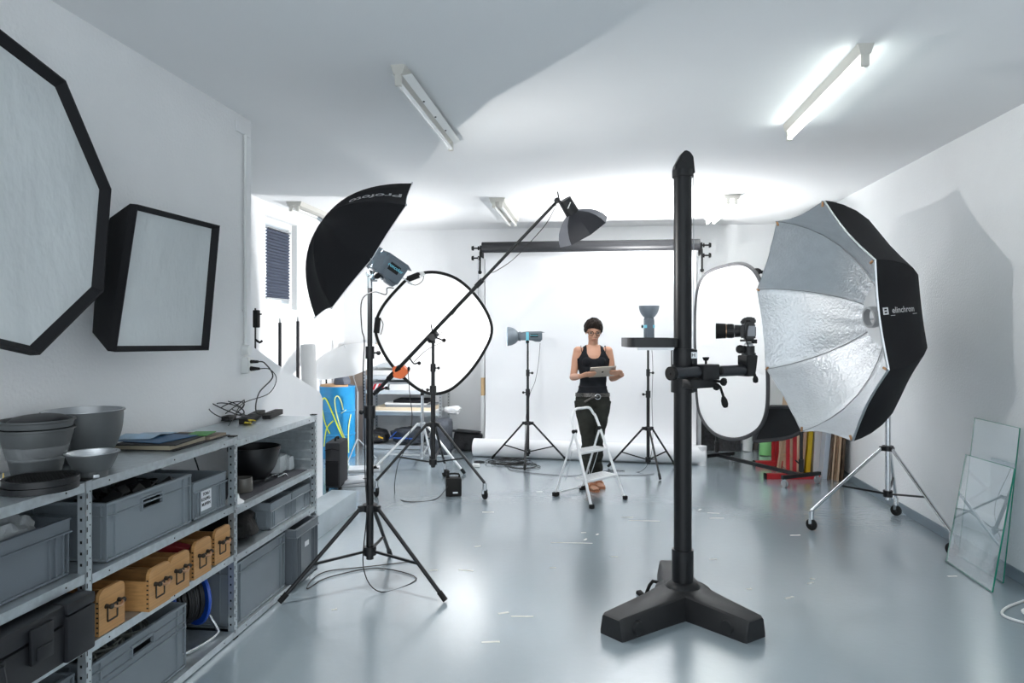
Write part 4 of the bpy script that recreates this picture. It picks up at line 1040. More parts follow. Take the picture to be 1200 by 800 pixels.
obj('reflector_cloth', b, m_trans, t)
for (xa, ya, xb, yb) in ((478, 327, 491, 322), (443, 372, 441, 390)):
    b = B(); b.cyl(aD(xa, ya, DR - .01), aD(xb, yb, DR - .01), .034, n=12); g_ = obj('grip', b, m_rubber, t)
b = B(); b.cyl(aD(493, 322, DR - .02), aD(497, 319.5, DR - .02), .03, n=12); obj('grip_clip', b, m_whitepl, t)
b = B(); b.tube([aD(478, 331, DR - .02), aD(487, 334, DR - .04), aD(495, 329, DR - .04), aD(497, 321, DR - .02)], .004, 6, smooth=4); b.tube([aD(445, 372, DR - .02), aD(449, 380, DR - .04), aD(446, 392, DR - .02)], .004, 6, smooth=4); obj('grip_strap', b, m_rubber, t)
feetD = [floor_at(544, 556), floor_at(437, 552), floor_at(505, 537)]
bD = fnd(495, 7.86)
tD = leg_tripod('chrome_light_stand', 'chrome light stand with white legs carrying the large round reflector', 'light stand', bD, feetD, aD(495, 497, 7.86).z, aD(495, 533, 7.86).z, aD(495, 461, 7.86).z, .017, .013, m_white, m_chrome, None, brace_f=.66, sections=(0,), m_hub=m_satin)
b = B(); q = V((bD.x, bD.y, aD(495, 461, 7.86).z)); b.cyl(q - UP * .02, q + UP * .05, .022, n=12); b.beam(q + UP * .03, aD(496, 457, DR), .03, .03); obj('reflector_clamp', b, m_rubber, tD)

# ================================================================ CAMERA COLUMN
CX_, CY_ = aD(800, 386, 3.93).x, aD(800, 386, 3.93).y
K = V((CX_, CY_, 0))
t = thing('camera_stand', 'tall black studio camera column on a heavy three-legged base', 'camera stand', K)
b = B(); b.cyl(K + UP * .19, K + UP * 2.40, .049, n=36); col_ = obj('column', b, m_blackgloss, t)
b = B(); b.cyl(K + UP * .13, K + UP * .33, .059, n=36); b.lathe([(.06, .0), (.098, .0), (.096, .02), (.078, .04), (.062, .05)], K + UP * .105, (0, 0, 1), 36); b.lathe([(.002, .0005), (.172, .0005), (.168, .02), (.150, .112), (.135, .122), (.002, .124)], K, (0, 0, 1), 40); obj('column_sleeve', b, m_blackgloss, t)
# base: three legs, flat-topped with slightly sloping shoulders
b = B(); ends = []
endL, endR, endB = V((.195 - .475 + 0, 0, 0)), None, None
fl_ = [floor_at(716, 747), floor_at(886, 750), K + V((-.02, .50, 0))]
dirs = [(f_ - K) for f_ in fl_]
def leg_sections(d_, L):
    d_ = V((d_.x, d_.y, 0)).normalized(); sd_ = d_.cross(UP)
    rings = []
    for s_, w_, h_ in ((0.0, .118, .128), (.12, .108, .124), (.22, .096, .118), (L - .015, .070, .108), (L, .064, .100)):
        c__ = K + d_ * s_
        rings.append([c__ + sd_ * (w_ * 1.12), c__ + sd_ * (w_ * 1.12) + UP * .02, c__ + sd_ * w_ * .92 + UP * (h_ - .008), c__ + sd_ * w_ * .8 + UP * h_, c__ - sd_ * w_ * .8 + UP * h_, c__ - sd_ * w_ * .92 + UP * (h_ - .008), c__ - sd_ * (w_ * 1.12) + UP * .02, c__ - sd_ * (w_ * 1.12)])
    return rings
m_base = mat('cast_base_black', (.009, .0095, .011), .5, bump=(260, .5, .0012))
for d_ in dirs:
    b = B(); L = d_.length; b.loft(leg_sections(d_, L)); 
    dn = d_.normalized(); sd_ = dn.cross(UP)
    for s_ in ((-1, 1) if d_ is not dirs[2] else ()):   # raised caster pads on the sides
        q = K + dn * (L - .11) + sd_ * (.078 * s_); b.cyl(q + UP * .045 - sd_ * s_ * .01, q + UP * .045 + sd_ * s_ * .016, .042, .034, n=20)
    obj('base_leg', b, m_base, t)
    b = B()
    b.cyl(K + dn * (L - .09) , K + dn * (L - .09) + UP * .004, .04, n=16); obj('foot_pad', b, m_rubber, t)
b = B(); q = floor_at(750, 697); b.tube([K + V((-.08, .10, .07)), K + V((-.15, .17, .085)), aD(756, 699, 4.1)], .010, 8, smooth=3)
b.box(aD(752, 697, 4.12), (.035, .07, .022), Euler((.3, 0, .6)), .006); obj('brake_pedal', b, m_rubber, t)
# top pulley housing
b = B(); b.cyl(K + UP * 2.395, K + UP * 2.435, .058, n=32)
z_ = 2.435; hp = [(-.050, z_ - .005), (-.05, z_ + .02), (-.012, z_ + .09), (.008, z_ + .105), (.035, z_ + .095), (.052, z_ + .07), (.060, z_ - .02), (.02, z_ - .03)]
b.prism([K + CR * x_ + UP * h_ for x_, h_ in hp], -CF * .035, CF * .035); bmesh.ops.bevel(b.bm, geom=[e for e in b.bm.edges if e.calc_length() > .03 and all(v.co.z > 2.437 for v in e.verts)], offset=.004, segments=2, affect='EDGES')
b.cyl(K + UP * (z_ + .05) - CF * .038, K + UP * (z_ + .05) + CF * .038, .010, n=12); obj('pulley_housing', b, m_blackgloss, t)
b = B(); b.cyl(K + CR * .061 + UP * 1.45, K + CR * .061 + UP * 2.41, .0022, n=8); obj('lift_cable', b, m_satin, t)
# carriage
zc_ = aD(800, 434, 3.9).z
b = B(); b.lathe([(.05, -.122), (.064, -.122), (.064, .12), (.05, .12)], K + UP * zc_, (0, 0, 1), 36, closed=True); b.box(K + CR * .035 + UP * (zc_ + .0), (.07, .10, .235), Euler((0, 0, TH)), .008); obj('carriage', b, m_blackgloss, t)
b = B(); q = K + CR * .040 - CF * .053 + UP * (zc_ + .085); b.box(q, (.052, .002, .034), Euler((0, 0, TH)), 0); pl_ = obj('name_plate', b, m_satin, t)
lettering('H', .03, q + CR * .006 - CF * .002, CR, UP, m_slot, pl_, .0004)
# tray
zt_ = aD(760, 401, 3.95).z
b = B(); tc_ = K - CR * .185 + CF * .02; 
def rrect(cx, cy, hx, hy, r, n=6):
    out = []
    for (sx, sy, a0_) in ((1, 1, 0), (-1, 1, PI / 2), (-1, -1, PI), (1, -1, 3 * PI / 2)):
        for k in range(n + 1): a = a0_ + PI / 2 * k / n; out.append((cx + sx * (hx - r) + r * math.cos(a), cy + sy * (hy - r) + r * math.sin(a)))
    return out
o2 = [tc_ + CR * x_ + CF * y_ + UP * (zt_ - .025) for x_, y_ in rrect(0, 0, .137, .15, .05)]
i2 = [tc_ + CR * x_ + CF * y_ + UP * (zt_ - .025) for x_, y_ in rrect(0, 0, .13, .143, .045)]
b.prism(i2, V(), UP * .006); b.loft([[p_ for p_ in o2], [p_ + UP * .05 for p_ in o2], [p_ + UP * .05 for p_ in i2], [p_ + UP * .006 for p_ in i2]], cap=False)
obj('accessory_tray', b, m_black, t)
b = B(); b.beam(tc_ - CR * .06 + UP * (zt_ - .034), K - CR * .05 + UP * (zt_ - .034), .06, .018); b.bx(0, 0, 0, 0, 0, 0) if False else None
b.beam(K - CR * .055 + UP * (zt_ - .045), K - CR * .055 + UP * (zt_ - .12), .012, .05, CF); obj('tray_bracket', b, m_satin, t)
# horizontal arm in front of the column, receding towards its camera end
A0 = aD(787, 438, 3.72); A1 = aD(878, 437, 4.06)
A0.z = A1.z = aD(787, 437.5, 3.72).z
da = (A1 - A0).normalized(); pa = da.cross(UP).normalized()
b = B(); b.cyl(A0, A1, .031, n=28); obj('arm_tube', b, mat('arm_dark_metal', (.045, .048, .055), .3, .6), t)
b = B(); b.cyl(A0 - da * .012, A0 + da * .012, .0365, n=28); b.cyl(A0 - da * .016, A0 - da * .010, .006, n=10); obj('end_cap', b, m_rubber, t)
fc = .42; q = A0.lerp(A1, fc)
b = B(); b.box(q - UP * .0, (.13, .085, .085), Euler((0, 0, math.atan2(da.y, da.x))), .008); b.box(q - UP * .06 - da * .05, (.20, .07, .05), Euler((0, 0, math.atan2(da.y, da.x))), .008); obj('clamp_block', b, m_black, t)
b = B(); b.cyl(q + UP * .04, q + UP * .062, .006, n=10); b.cyl(q + UP * .062, q + UP * .075, .012, .018, n=16); b.cyl(q + UP * .075, q + UP * .08, .018, n=16); obj('top_knob', b, m_rubber, t)
def knob(o_, d_, L, r_, name='lock_knob'):
    b = B(); d_ = V(d_).normalized(); b.cyl(o_, o_ + d_ * L, .007, n=10); b.lathe([(.002, 0), (r_ * .7, 0), (r_, .008), (r_, .022), (r_ * .7, .03), (.002, .03)], o_ + d_ * L, d_, 14); return obj(name, b, m_rubber, t)
knob(q + da * .065, da * .3 + pa * .8 + UP * .1, .02, .022)
knob(q + da * .06 - UP * .05, da * .6 + pa * .7 - UP * .1, .04, .022)
knob(q + da * .04 - UP * .07, da * .2 + pa * .9 - UP * .3, .02, .02)
knob(q + da * .03 - UP * .05 + pa * .03, pa, .05, .018)
b = B(); o_ = q + da * .045 - UP * .08 + pa * .06; b.cyl(q + da * .04 - UP * .07 + pa * .02, o_, .008, n=10); b.tube([o_, o_ + da * .02 - UP * .04, o_ + da * .028 - UP * .06], .007, 8, smooth=3); b.lathe([(.003, 0), (.010, .0), (.017, .02), (.018, .045), (.012, .06), (.003, .064)], o_ + da * .025 - UP * .055, da * .35 - UP, 16); obj('crank_handle', b, m_rubber, t)
# end bracket
E0 = A1.copy(); ang = math.atan2(da.y, da.x)
b = B(); prof = [(-.06, -.035), (-.06, .085), (.035, .085), (.03, .05), (.012, .0), (.012, -.035)]
b.prism([E0 + da * x_ + UP * z_ for x_, z_ in prof], pa * -.035, pa * .035); bmesh.ops.bevel(b.bm, geom=b.bm.edges[:], offset=.004, segments=2, affect='EDGES'); obj('end_bracket', b, m_black, t)
b = B(); o_ = E0 + da * .01 - UP * .02; b.tube([o_, o_ + da * .035, o_ + da * .045 - UP * .02], .006, 8, smooth=3); b.lathe([(.003, 0), (.010, 0), (.016, .018), (.014, .035), (.003, .04)], o_ + da * .045 - UP * .018, -UP, 14); obj('crank_handle', b, m_rubber, t)
b = B(); b.cyl(E0 + da * .035 + UP * .07, E0 + da * .065 + UP * .07, .006, n=10); obj('lock_pin', b, m_rubber, t)
lettering('FOBA', .014, E0 - da * .015 + UP * .06 + pa * .0352, da, UP, m_satin, t, .0003) if False else None
# ball head
H0 = E0 - da * .006 + UP * .0855
t = thing('ball_head', 'black tripod ball head bolted on the end of the cross arm', 'tripod head', H0)
b = B(); b.cyl(H0, H0 + UP * .012, .040, n=28); b.cyl(H0 + UP * .012, H0 + UP * .052, .034, n=28); obj('head_body', b, m_black, t)
b = B(); b.ball(H0 + UP * .05, .027, n=20, m=12); b.cyl(H0 + UP * .06, H0 + UP * .08, .014, n=14); obj('ball', b, m_satin, t)
b = B(); b.box(H0 + UP * .083, (.085, .055, .012), Euler((0, 0, ang)), .003); b.box(H0 + UP * .071 + da * .05, (.03, .02, .012), Euler((0, 0, ang)), .003); obj('quick_release_plate', b, m_black, t)
b = B(); o_ = H0 + UP * .034 - da * .03; b.cyl(o_, o_ - da * .035, .012, n=12); b.lathe([(.002, 0), (.017, 0), (.024, .01), (.024, .026), (.015, .034), (.002, .034)], o_ - da * .03, -da + pa * .25, 12); b.cyl(o_ + UP * .012, o_ + UP * .012 - da * .03, .008, n=10); b.cyl(o_ - UP * .015, o_ - UP * .015 - da * .02, .007, n=10); obj('lock_knob', b, m_rubber, t)
# camera: lens points towards -da (picture left), slightly towards the room
cb = H0 + UP * .0895 - da * .002
ang_c = ang + .0; dc = da; side = pa
t = thing('dslr_camera', 'black digital reflex camera with a big lens and hood on the ball head', 'camera', cb)
dc = (CR - CF * .27).normalized(); side = dc.cross(UP).normalized(); side = side if side.dot(CAM - cb) > 0 else -side; ang_c = math.atan2(dc.y, dc.x)
def CP(x_, y_, z_): return cb + dc * x_ + side * y_ + UP * z_      # x = towards back of camera, y = towards viewer side
RC = Euler((0, 0, ang_c))
b = B()
prof = [(-.030, .0), (.034, .0), (.036, .03), (.033, .092), (.012, .100), (-.012, .100), (-.030, .09)]
b.prism([CP(x_, 0, z_) for x_, z_ in prof], -side * .072, side * .072)
bmesh.ops.bevel(b.bm, geom=b.bm.edges[:], offset=.007, segments=3, affect='EDGES')
cam_b = obj('camera_body', b, mat('camera_black', (.014, .014, .015), .5, bump=(500, .3, .0006)), t)
b = B(); b.prism([CP(-.045, 0, .088), CP(-.040, 0, .112), CP(-.015, 0, .128), (CP(.022, 0, .128)), CP(.040, 0, .118), CP(.040, 0, .09)], -side * .028, side * .028); bmesh.ops.bevel(b.bm, geom=b.bm.edges[:], offset=.006, segments=2, affect='EDGES'); obj('viewfinder_hump', b, MATS['camera_black'], t)
b = B(); b.prism([CP(-.048, 0, .008), CP(-.030, 0, .005), CP(-.028, 0, .09), CP(-.045, 0, .084)], side * .038, side * .07); bmesh.ops.bevel(b.bm, geom=b.bm.edges[:], offset=.006, segments=2, affect='EDGES'); obj('hand_grip', b, MATS['camera_black'], t)
b = B(); b.box(CP(.012, .0727, .048), (.040, .003, .058), RC, .001); obj('port_cover', b, mat('port_grey', (.25, .26, .28), .5), t)
b = B(); b.box(CP(.0375, -.005, .045), (.004, .076, .052), RC, .001); obj('rear_screen', b, mat('lcd_glass', (.03, .03, .035), .1), t)
for y_ in (-.05, .05):
    b = B(); b.cyl(CP(-.005, y_, .098), CP(-.005, y_, .108), .014, n=18); obj('dial', b, m_rubber, t)
zl = .048
t2 = thing('camera_lens', 'stout black lens with a gold ring and petal hood on the reflex camera', 'lens', CP(-.032, 0, zl)) if False else t
b = B(); b.cyl(CP(-.030, 0, zl), CP(-.075, 0, zl), .034, .036, n=32); b.cyl(CP(-.078, 0, zl), CP(-.120, 0, zl), .039, .040, n=32); ln = obj('lens_barrel', b, MATS['camera_black'], t)
b = B()
for k in range(30):
    a = 2 * PI * k / 30; o_ = CP(-.1, 0, zl) + (side * math.cos(a) + UP * math.sin(a)) * .0402; b.beam(o_ - dc * .014, o_ + dc * .014, .003, .002, (side * math.cos(a) + UP * math.sin(a)))
obj('focus_ring', b, m_rubber, ln)
b = B(); b.cyl(CP(-.121, 0, zl), CP(-.1235, 0, zl), .0412, n=32); obj('gold_ring', b, m_brass, ln)
b = B(); b.lathe([(.0395, 0), (.0425, 0), (.0455, .055), (.0425, .055)], CP(-.1245, 0, zl), -dc, 36, closed=True); obj('lens_hood', b, m_rubber, t)
b = B(); b.cyl(CP(-.124, 0, zl), CP(-.130, 0, zl), .036, n=28); obj('front_glass', b, mat('lens_glass', (.01, .01, .02), .05, spec=1), t)
b = B(); b.tube([CP(-.005, .074, .085), CP(-.01, .09, .06), CP(-.02, .088, .02), CP(-.012, .078, -.02), CP(.0, .06, -.045)], .0035, 6, smooth=4); obj('strap', b, m_rubber, t)

# ================================================================ BIG SILVER OCTABOX
D0 = 5.15; sc0 = D0 / 5.4
cB = V((1.649, 5.633, 0)) * sc0; cB.z = 1.55 + (1.600 - 1.55) * sc0
RB = .932 * sc0; az, el, spn = 3.358, -.095, .446 + PI
nB = V((math.cos(el) * math.cos(az), math.cos(el) * math.sin(az), math.sin(el)))
e1 = UP.cross(nB).normalized(); e2 = nB.cross(e1)
t = thing('large_octagonal_softbox', 'huge open octagonal softbox, silver inside and black outside, facing the column', 'softbox', cB - nB * .6)
def vdir(k): a = spn + 2 * PI * k / 8; return e1 * math.cos(a) + e2 * math.sin(a)
depth_prof = [(1.0, 0), (.985, .06), (.955, .14), (.90, .24), (.82, .34), (.70, .44), (.55, .52), (.40, .57), (.25, .60), (.10, .615)]
def octa_ring(f, dep, off, sub=10, wr=0.0):
    ring = []
    for k in range(8):
        for j in range(sub):
            s_ = j / sub; d_ = vdir(k).lerp(vdir(k + 1), s_)
            pull = 1 - .035 * math.sin(PI * s_) * (.3 + .7 * f ** 4)
            wv = wr * math.sin(PI * s_) * (math.sin(17 * s_ + k * 2.1 + f * 9) * .5 + math.sin(31 * s_ - k + f * 23) * .35 + .4 * math.sin(f * 40 + k))
            ring.append(cB + d_ * (RB * f * pull) - nB * (dep + off) + nB * wv)
    return ring
m_silver = mat('silver_lining', (.70, .72, .74), .36, .95, bump=(55, .8, .008, (1, 1, 1)), var=(.04, 12))
fine = []
for i in range(len(depth_prof) - 1):
    (f0, d0_), (f1, d1_) = depth_prof[i], depth_prof[i + 1]
    for j in range(3): fine.append((f0 + (f1 - f0) * j / 3, d0_ + (d1_ - d0_) * j / 3))
fine.append(depth_prof[-1])
b = B(); b.loft([octa_ring(f, dd, -.012, 12, .006) for f, dd in fine], cap=False); obj('silver_lining', b, m_silver, t, sharp=60)
b = B(); b.loft([octa_ring(f * 1.004, dd, .004, 4) for f, dd in depth_prof], cap=False); obj('black_shell', b, m_cloth, t, sharp=22)
b = B(); b.loft([octa_ring(1.004, .0, .004, 6), octa_ring(.996, -.006, .0, 6), octa_ring(1.0, .0, -.012, 6)], cap=False); obj('rim_binding', b, m_satin, t)
for k in range(8):
    b = B(); b.tube([cB + vdir(k) * (RB * f) - nB * (dd - .020) for f, dd in depth_prof], .0035, 6); obj('rib', b, mat('rib_grey', (.3, .31, .32), .4, .5), t)
    b = B(); q = cB + vdir(k) * RB * .99 + nB * .01; b.cyl(q - vdir(k) * .03, q + vdir(k) * .004, .008, n=8); obj('rib_tip', b, mat('tan_leather', (.42, .22, .10), .6), t)
b = B(); q = cB - nB * .46; b.lathe([(.062, -.018), (.078, -.018), (.080, 0), (.078, .03), (.062, .03)], q, nB, 36, closed=True); obj('speed_ring', b, mat('ring_grey', (.36, .37, .38), .4, .3), t)
b = B()
for a in (.3, 1.9, 3.4, 5.0): o_ = q + (e1 * math.cos(a) + e2 * math.sin(a)) * .07; b.cyl(o_ - nB * .01, o_ - nB * .15, .008, n=8)
obj('ring_rod', b, m_satin, t)
b = B(); b.lathe([(.002, 0), (.13, .0), (.22, .05), (.225, .052), (.13, .006), (.002, .006)], cB - nB * .585, nB, 40); obj('inner_deflector', b, mat('deflector_white', (.72, .73, .74), .5), t)
b = B(); b.cyl(cB - nB * .62, cB - nB * .72, .10, n=28); obj('rear_mount', b, m_black, t)
# name on the black panel facing the lens
kbest, best = 0, 9e9
for k in range(8):
    mdl = cB + (vdir(k) + vdir(k + 1)) * .5 * RB
    if (mdl - CAM).length < best: best, kbest = (mdl - CAM).length, k
d0v, d1v = vdir(kbest), vdir(kbest + 1)
pm = cB + (d0v + d1v) * .5 * RB * .90; chord = (d1v - d0v).normalized()
if chord.z < 0: chord = -chord
dmid = (d0v + d1v).normalized()
def fitoct(co):
    # x along depth (towards the back), y along the panel (up)
    dep = .175 + co.x
    for (f0, a0_), (f1, a1_) in zip(depth_prof, depth_prof[1:]):
        if a0_ <= dep <= a1_: f = f0 + (f1 - f0) * (dep - a0_) / (a1_ - a0_); break
    else: f = .8
    s_ = .5 + (co.y + .0) / (RB * f * .765); pull = 1 - .035 * math.sin(PI * s_) * (.3 + .7 * f ** 4)
    h = (d0v + d1v) * .5 * RB * f * pull * 1.004
    return cB + h + chord * (co.y + .02) - nB * (dep + .004) + dmid * (.006 + abs(co.z))
lettering('elinchrom', .052, None, (1, 0, 0), (0, 1, 0), m_print, t, .0004, fit=lambda co: fitoct(V((co.x + .02, co.y, co.z))))
b = B()
for x0_, x1_, y0_, y1_ in ((-.155, -.145, -.022, .022), (-.125, -.115, -.022, .022), (-.145, -.125, .014, .022), (-.145, -.125, -.004, .004), (-.145, -.125, -.022, -.014), (-.10, .15, -.032, -.029)):
    pts_ = [fitoct(V((x_, y_, 0))) for x_, y_ in ((x0_, y0_), (x1_, y0_), (x1_, y1_), (x0_, y1_))]; b.prism(pts_, V(), dmid * .0008)
obj('logo_mark', b, m_print, t)
# its stand
feetE = [floor_at(951, 621), floor_at(1050, 604), V((2.43, 5.17, 0))]
bE = fnd(1040.5, 5.62)
tE = leg_tripod('chrome_roller_stand', 'chrome light stand on casters holding the huge silver softbox', 'light stand', bE, feetE, aD(1040, 525, 5.62).z, aD(1040, 578, 5.62).z, 1.62, .021, .013, m_chrome, m_chrome, None, wheels=True, foot_z=.15, brace_f=.60, sections=(0,), m_hub=m_black)
b = B(); q = cB - nB * .70; b.beam(q, V((bE.x, bE.y, q.z)), .05, .06); b.cyl(V((bE.x, bE.y, 1.60)), V((bE.x, bE.y, q.z + .04)), .028, n=16); obj('mount_bracket', b, m_black, tE)
# ================================================================ SEAMLESS PAPER
pl, pr = aY(566, 290, 8.85), aY(819, 287, 8.85)
zb = aY(690, 289, 8.85).z
m_tube = mat('core_tube_black', (.010, .011, .014), .5)
t = thing('backdrop_roll', 'wide dark crossbar roll carrying the white seamless paper', 'backdrop roll', V(((pl.x + pr.x) / 2, 8.85, zb - .07)))
b = B(); b.cyl((pl.x, 8.78, zb), (pr.x, 8.78, zb), .068, n=32); obj('core_tube', b, m_tube, t)
b = B(); b.cyl((pl.x + .02, 9.0, zb - .02), (pr.x - .02, 9.0, zb - .02), .055, n=28); obj('spare_roll', b, m_paper, t)
for x_, s_ in ((pl.x, -1), (pr.x, 1)):
    h = thing('roll_bracket', 'black bracket with two knobs at the ' + ('window-side' if s_ < 0 else 'column-side') + ' end of the crossbar', 'bracket', (x_ + s_ * .04, 8.9, zb - .32), 'brackets of the backdrop crossbar')
    b = B(); b.bx(x_ + s_ * .02, x_ + s_ * .035, 8.80, 9.05, zb - .11, zb + .03, .004); b.tube([(x_ + s_ * .03, 8.82, zb - .05), (x_ + s_ * .03, 8.80, zb - .20), (x_ + s_ * .03, 8.80, zb - .30)], .012, 8, smooth=3); b.ball((x_ + s_ * .03, 8.80, zb - .31), .024); obj('bracket_plate', b, m_rubber, h)
    for dz in (0, -.125):
        b = B(); b.cyl((x_ + s_ * .035, 8.85, zb + dz), (x_ + s_ * .13, 8.85, zb + dz), .010, n=10); b.cyl((x_ + s_ * .12, 8.85, zb + dz), (x_ + s_ * .145, 8.85, zb + dz), .032, .026, n=12); b.cyl((x_ + s_ * .05, 8.85, zb + dz), (x_ + s_ * .065, 8.85, zb + dz), .026, n=12); obj('bracket_knob', b, m_rubber, h)
    # slim white wall upright behind each end
    b = B(); b.bx(x_ + s_ * .005, x_ + s_ * .05, YB - .55, YB - .47, 0, zb - .12, .004)
    up_ = solo('backdrop_upright', b, m_white, 'slim white upright under the ' + ('window-side' if s_ < 0 else 'column-side') + ' end of the crossbar', 'upright', 'uprights of the backdrop')
    b = B(); za, zc = (.70, .93) if s_ < 0 else (.66, .98); b.bx(x_ + s_ * .004, x_ + s_ * .051, YB - .553, YB - .469, za, zc, .001); obj('tape_band', b, mat('tan_tape', (.62, .42, .22), .6), up_)
b = B(); xx = aY(560.5, 300, 8.8).x
for k in range(60): b.ball((xx, 8.80, zb - .16 - .021 * k), .009, n=8, m=6)
b.tube([(xx, 8.80, zb - .12), (xx, 8.80, zb - 1.42)], .003, 6); solo('bead_chain', b, m_satin, 'chrome bead chain hanging from the crossbar bracket', 'chain')
# the hanging sheet sweeping forward to the roll on the floor
R0, R1 = floor_at(556, 534), floor_at(826, 544)
du = (R1 - R0); rl = du.length; du.normalize(); fw = V((du.y, -du.x, 0))      # towards camera
if fw.y > 0: fw = -fw
rr = .108
g = []
for i in range(30):
    f = i / 29; row = []
    for k in range(13):
        s_ = k / 12; x_ = pl.x + .03 + (pr.x - pl.x - .06) * s_
        top = V((x_, 8.86, zb - .03)); q = R0 + du * (rl * (.035 + .93 * s_)); bot = V((q.x, q.y, 0)) - fw * (-rr) 
        # vertical drop then a smooth quarter sweep onto the roll
        zc = .55; 
        if f < .62: p_ = top.lerp(V((x_, 8.86, zc)), f / .62)
        else:
            u = (f - .62) / .38; a = V((x_, 8.86, zc)); c1 = V((x_, 8.86, .12)); d = V((q.x, q.y, .012)) - fw * rr * .6
            p_ = a * (1 - u) ** 2 + c1 * 2 * u * (1 - u) + d * u * u
        row.append(p_)
    g.append(row)
b = B(); b.sheet(g, .0015); solo('seamless_paper', b, m_paper, 'broad sheet of white seamless paper hanging behind the woman', 'backdrop', sharp=60)
b = B(); b.cyl(R0 + fw * rr * .1 + UP * (rr + .002), R1 + fw * rr * .1 + UP * (rr + .002), rr, n=40)
t = solo('paper_roll', b, m_paper, 'white paper roll lying along the floor at the foot of the backdrop', 'paper roll')
b = B(); b.cyl(R0 + fw * rr * .1 + UP * (rr + .002) - du * .02, R0 + fw * rr * .1 + UP * (rr + .002) + du * .01, .035, n=20); b.cyl(R1 + fw * rr * .1 + UP * (rr + .002) - du * .01, R1 + fw * rr * .1 + UP * (rr + .002) + du * .02, .035, n=20); obj('roll_core', b, m_brown, t)

# ================================================================ STEP LADDER
FL, FR, RL, RR = floor_at(693, 596), floor_at(733, 585), floor_at(651, 581), floor_at(683, 573.5)
lat = (FR - FL).normalized(); mF = (FL + FR) / 2; mR = (RL + RR) / 2; back = (mR - mF); Lb = back.length; back.normalize()
lat = (lat + (RR - RL).normalized()).normalized()
topc = mF + back * (Lb * .66) + UP * .785
t = thing('step_ladder', 'small white two-step folding ladder with black feet in front of the woman', 'step ladder', (mF + mR) / 2)
hw, tw = .235, .165
def fr(f, side): # point along a front leg
    base = mF + lat * (hw * side); tp = topc + lat * (tw * side); return base.lerp(tp, f)
ladder_top = [fr(.02, -1), fr(.5, -1), fr(.90, -1), fr(.97, -1) + lat * .02 + UP * .0, topc + UP * .03 - lat * .10, topc + UP * .035, topc + UP * .03 + lat * .10, fr(.97, 1) - lat * .02, fr(.90, 1), fr(.5, 1), fr(.02, 1)]
b = B(); b.tube(ladder_top, .0125, 12, smooth=5); obj('front_frame', b, m_white, t)
hz = .80
b = B(); rb = [mR + lat * (.19 * -1) + UP * .03, mR + lat * .19 + UP * .03]
hl, hr = fr(hz, -1), fr(hz, 1)
b.tube([hl, rb[0]], .010, 10); b.tube([hr, rb[1]], .010, 10); b.tube([rb[0], rb[1]], .009, 10); obj('rear_frame', b, m_white, t)
for z_, L_, nm in ((.225, .21, 'lower'), (.455, .19, 'upper')):
    f = z_ / .785; c1, c2 = fr(f, -1), fr(f, 1); b = B()
    fwd = -back
    q = [c1 + fwd * .025 + lat * .012, c2 + fwd * .025 - lat * .012, c2 - fwd * (L_ - .05) - lat * .014, c1 - fwd * (L_ - .05) + lat * .014]
    b.prism(q, UP * -.022, UP * 0); bmesh.ops.bevel(b.bm, geom=b.bm.edges[:], offset=.005, segments=2, affect='EDGES')
    st_ = obj('step', b, m_white, t)
    b = B()
    for k in range(5):
        o_ = [q[0].lerp(q[3], .15 + .16 * k), q[1].lerp(q[2], .15 + .16 * k)]; b.beam(o_[0].lerp(o_[1], .06) + UP * .001, o_[0].lerp(o_[1], .94) + UP * .001, .012, .003)
    obj('tread', b, mat('tread_grey', (.62, .63, .64), .6), st_)
for s_ in (-1, 1):
    b = B(); q = fr(hz, s_); b.cyl(q - lat * .02, q + lat * .02, .018, n=14); obj('hinge', b, m_rubber, t)
    b = B(); a_ = fr(.58, s_) - back * -.12; b.tube([fr(.57, s_) + back * .10, (mR + lat * (.16 * s_)).lerp(fr(.57, s_), .45) + back * .02 - UP * .03, mR + lat * (.16 * s_) + UP * .22 - back * .12], .0035, 6, smooth=3); obj('stay_wire', b, m_satin, t)
for q, nm in ((fr(.0, -1), 0), (fr(.0, 1), 0)):
    b = B(); b.box(q + UP * .018, (.036, .036, .036), Euler((0, 0, math.atan2(lat.y, lat.x))), .006); obj('rubber_foot', b, m_rubber, t) if nm == 0 else None
for q in rb:
    b = B(); b.box(V((q.x, q.y, .019)), (.06, .045, .038), Euler((0, 0, math.atan2(lat.y, lat.x))), .008); obj('rubber_foot', b, m_rubber, t)

# ================================================================ REAR LEFT BAY
# pole pair behind the parapet
for px_, zt_, lb in ((328, 375, 'slim dark vertical rod behind the parapet beside the wall end'), (349, 373.5, 'slim dark vertical rod behind the parapet nearer the white umbrella')):
    D = 5.95; p_ = aD(px_, 400, D); top = aD(px_, zt_, D).z; b = B(); b.cyl((p_.x, p_.y, 0), (p_.x, p_.y, top - .02), .0135, n=12)
    o = solo('stair_rod', b, mat('rod_grey', (.06, .06, .065), .4, .4), lb, 'rod', 'rods behind the parapet'); b = B(); b.cyl((p_.x, p_.y, top - .02), (p_.x, p_.y, top + .02), .008, .004, n=10); obj('rod_tip', b, m_satin, o)
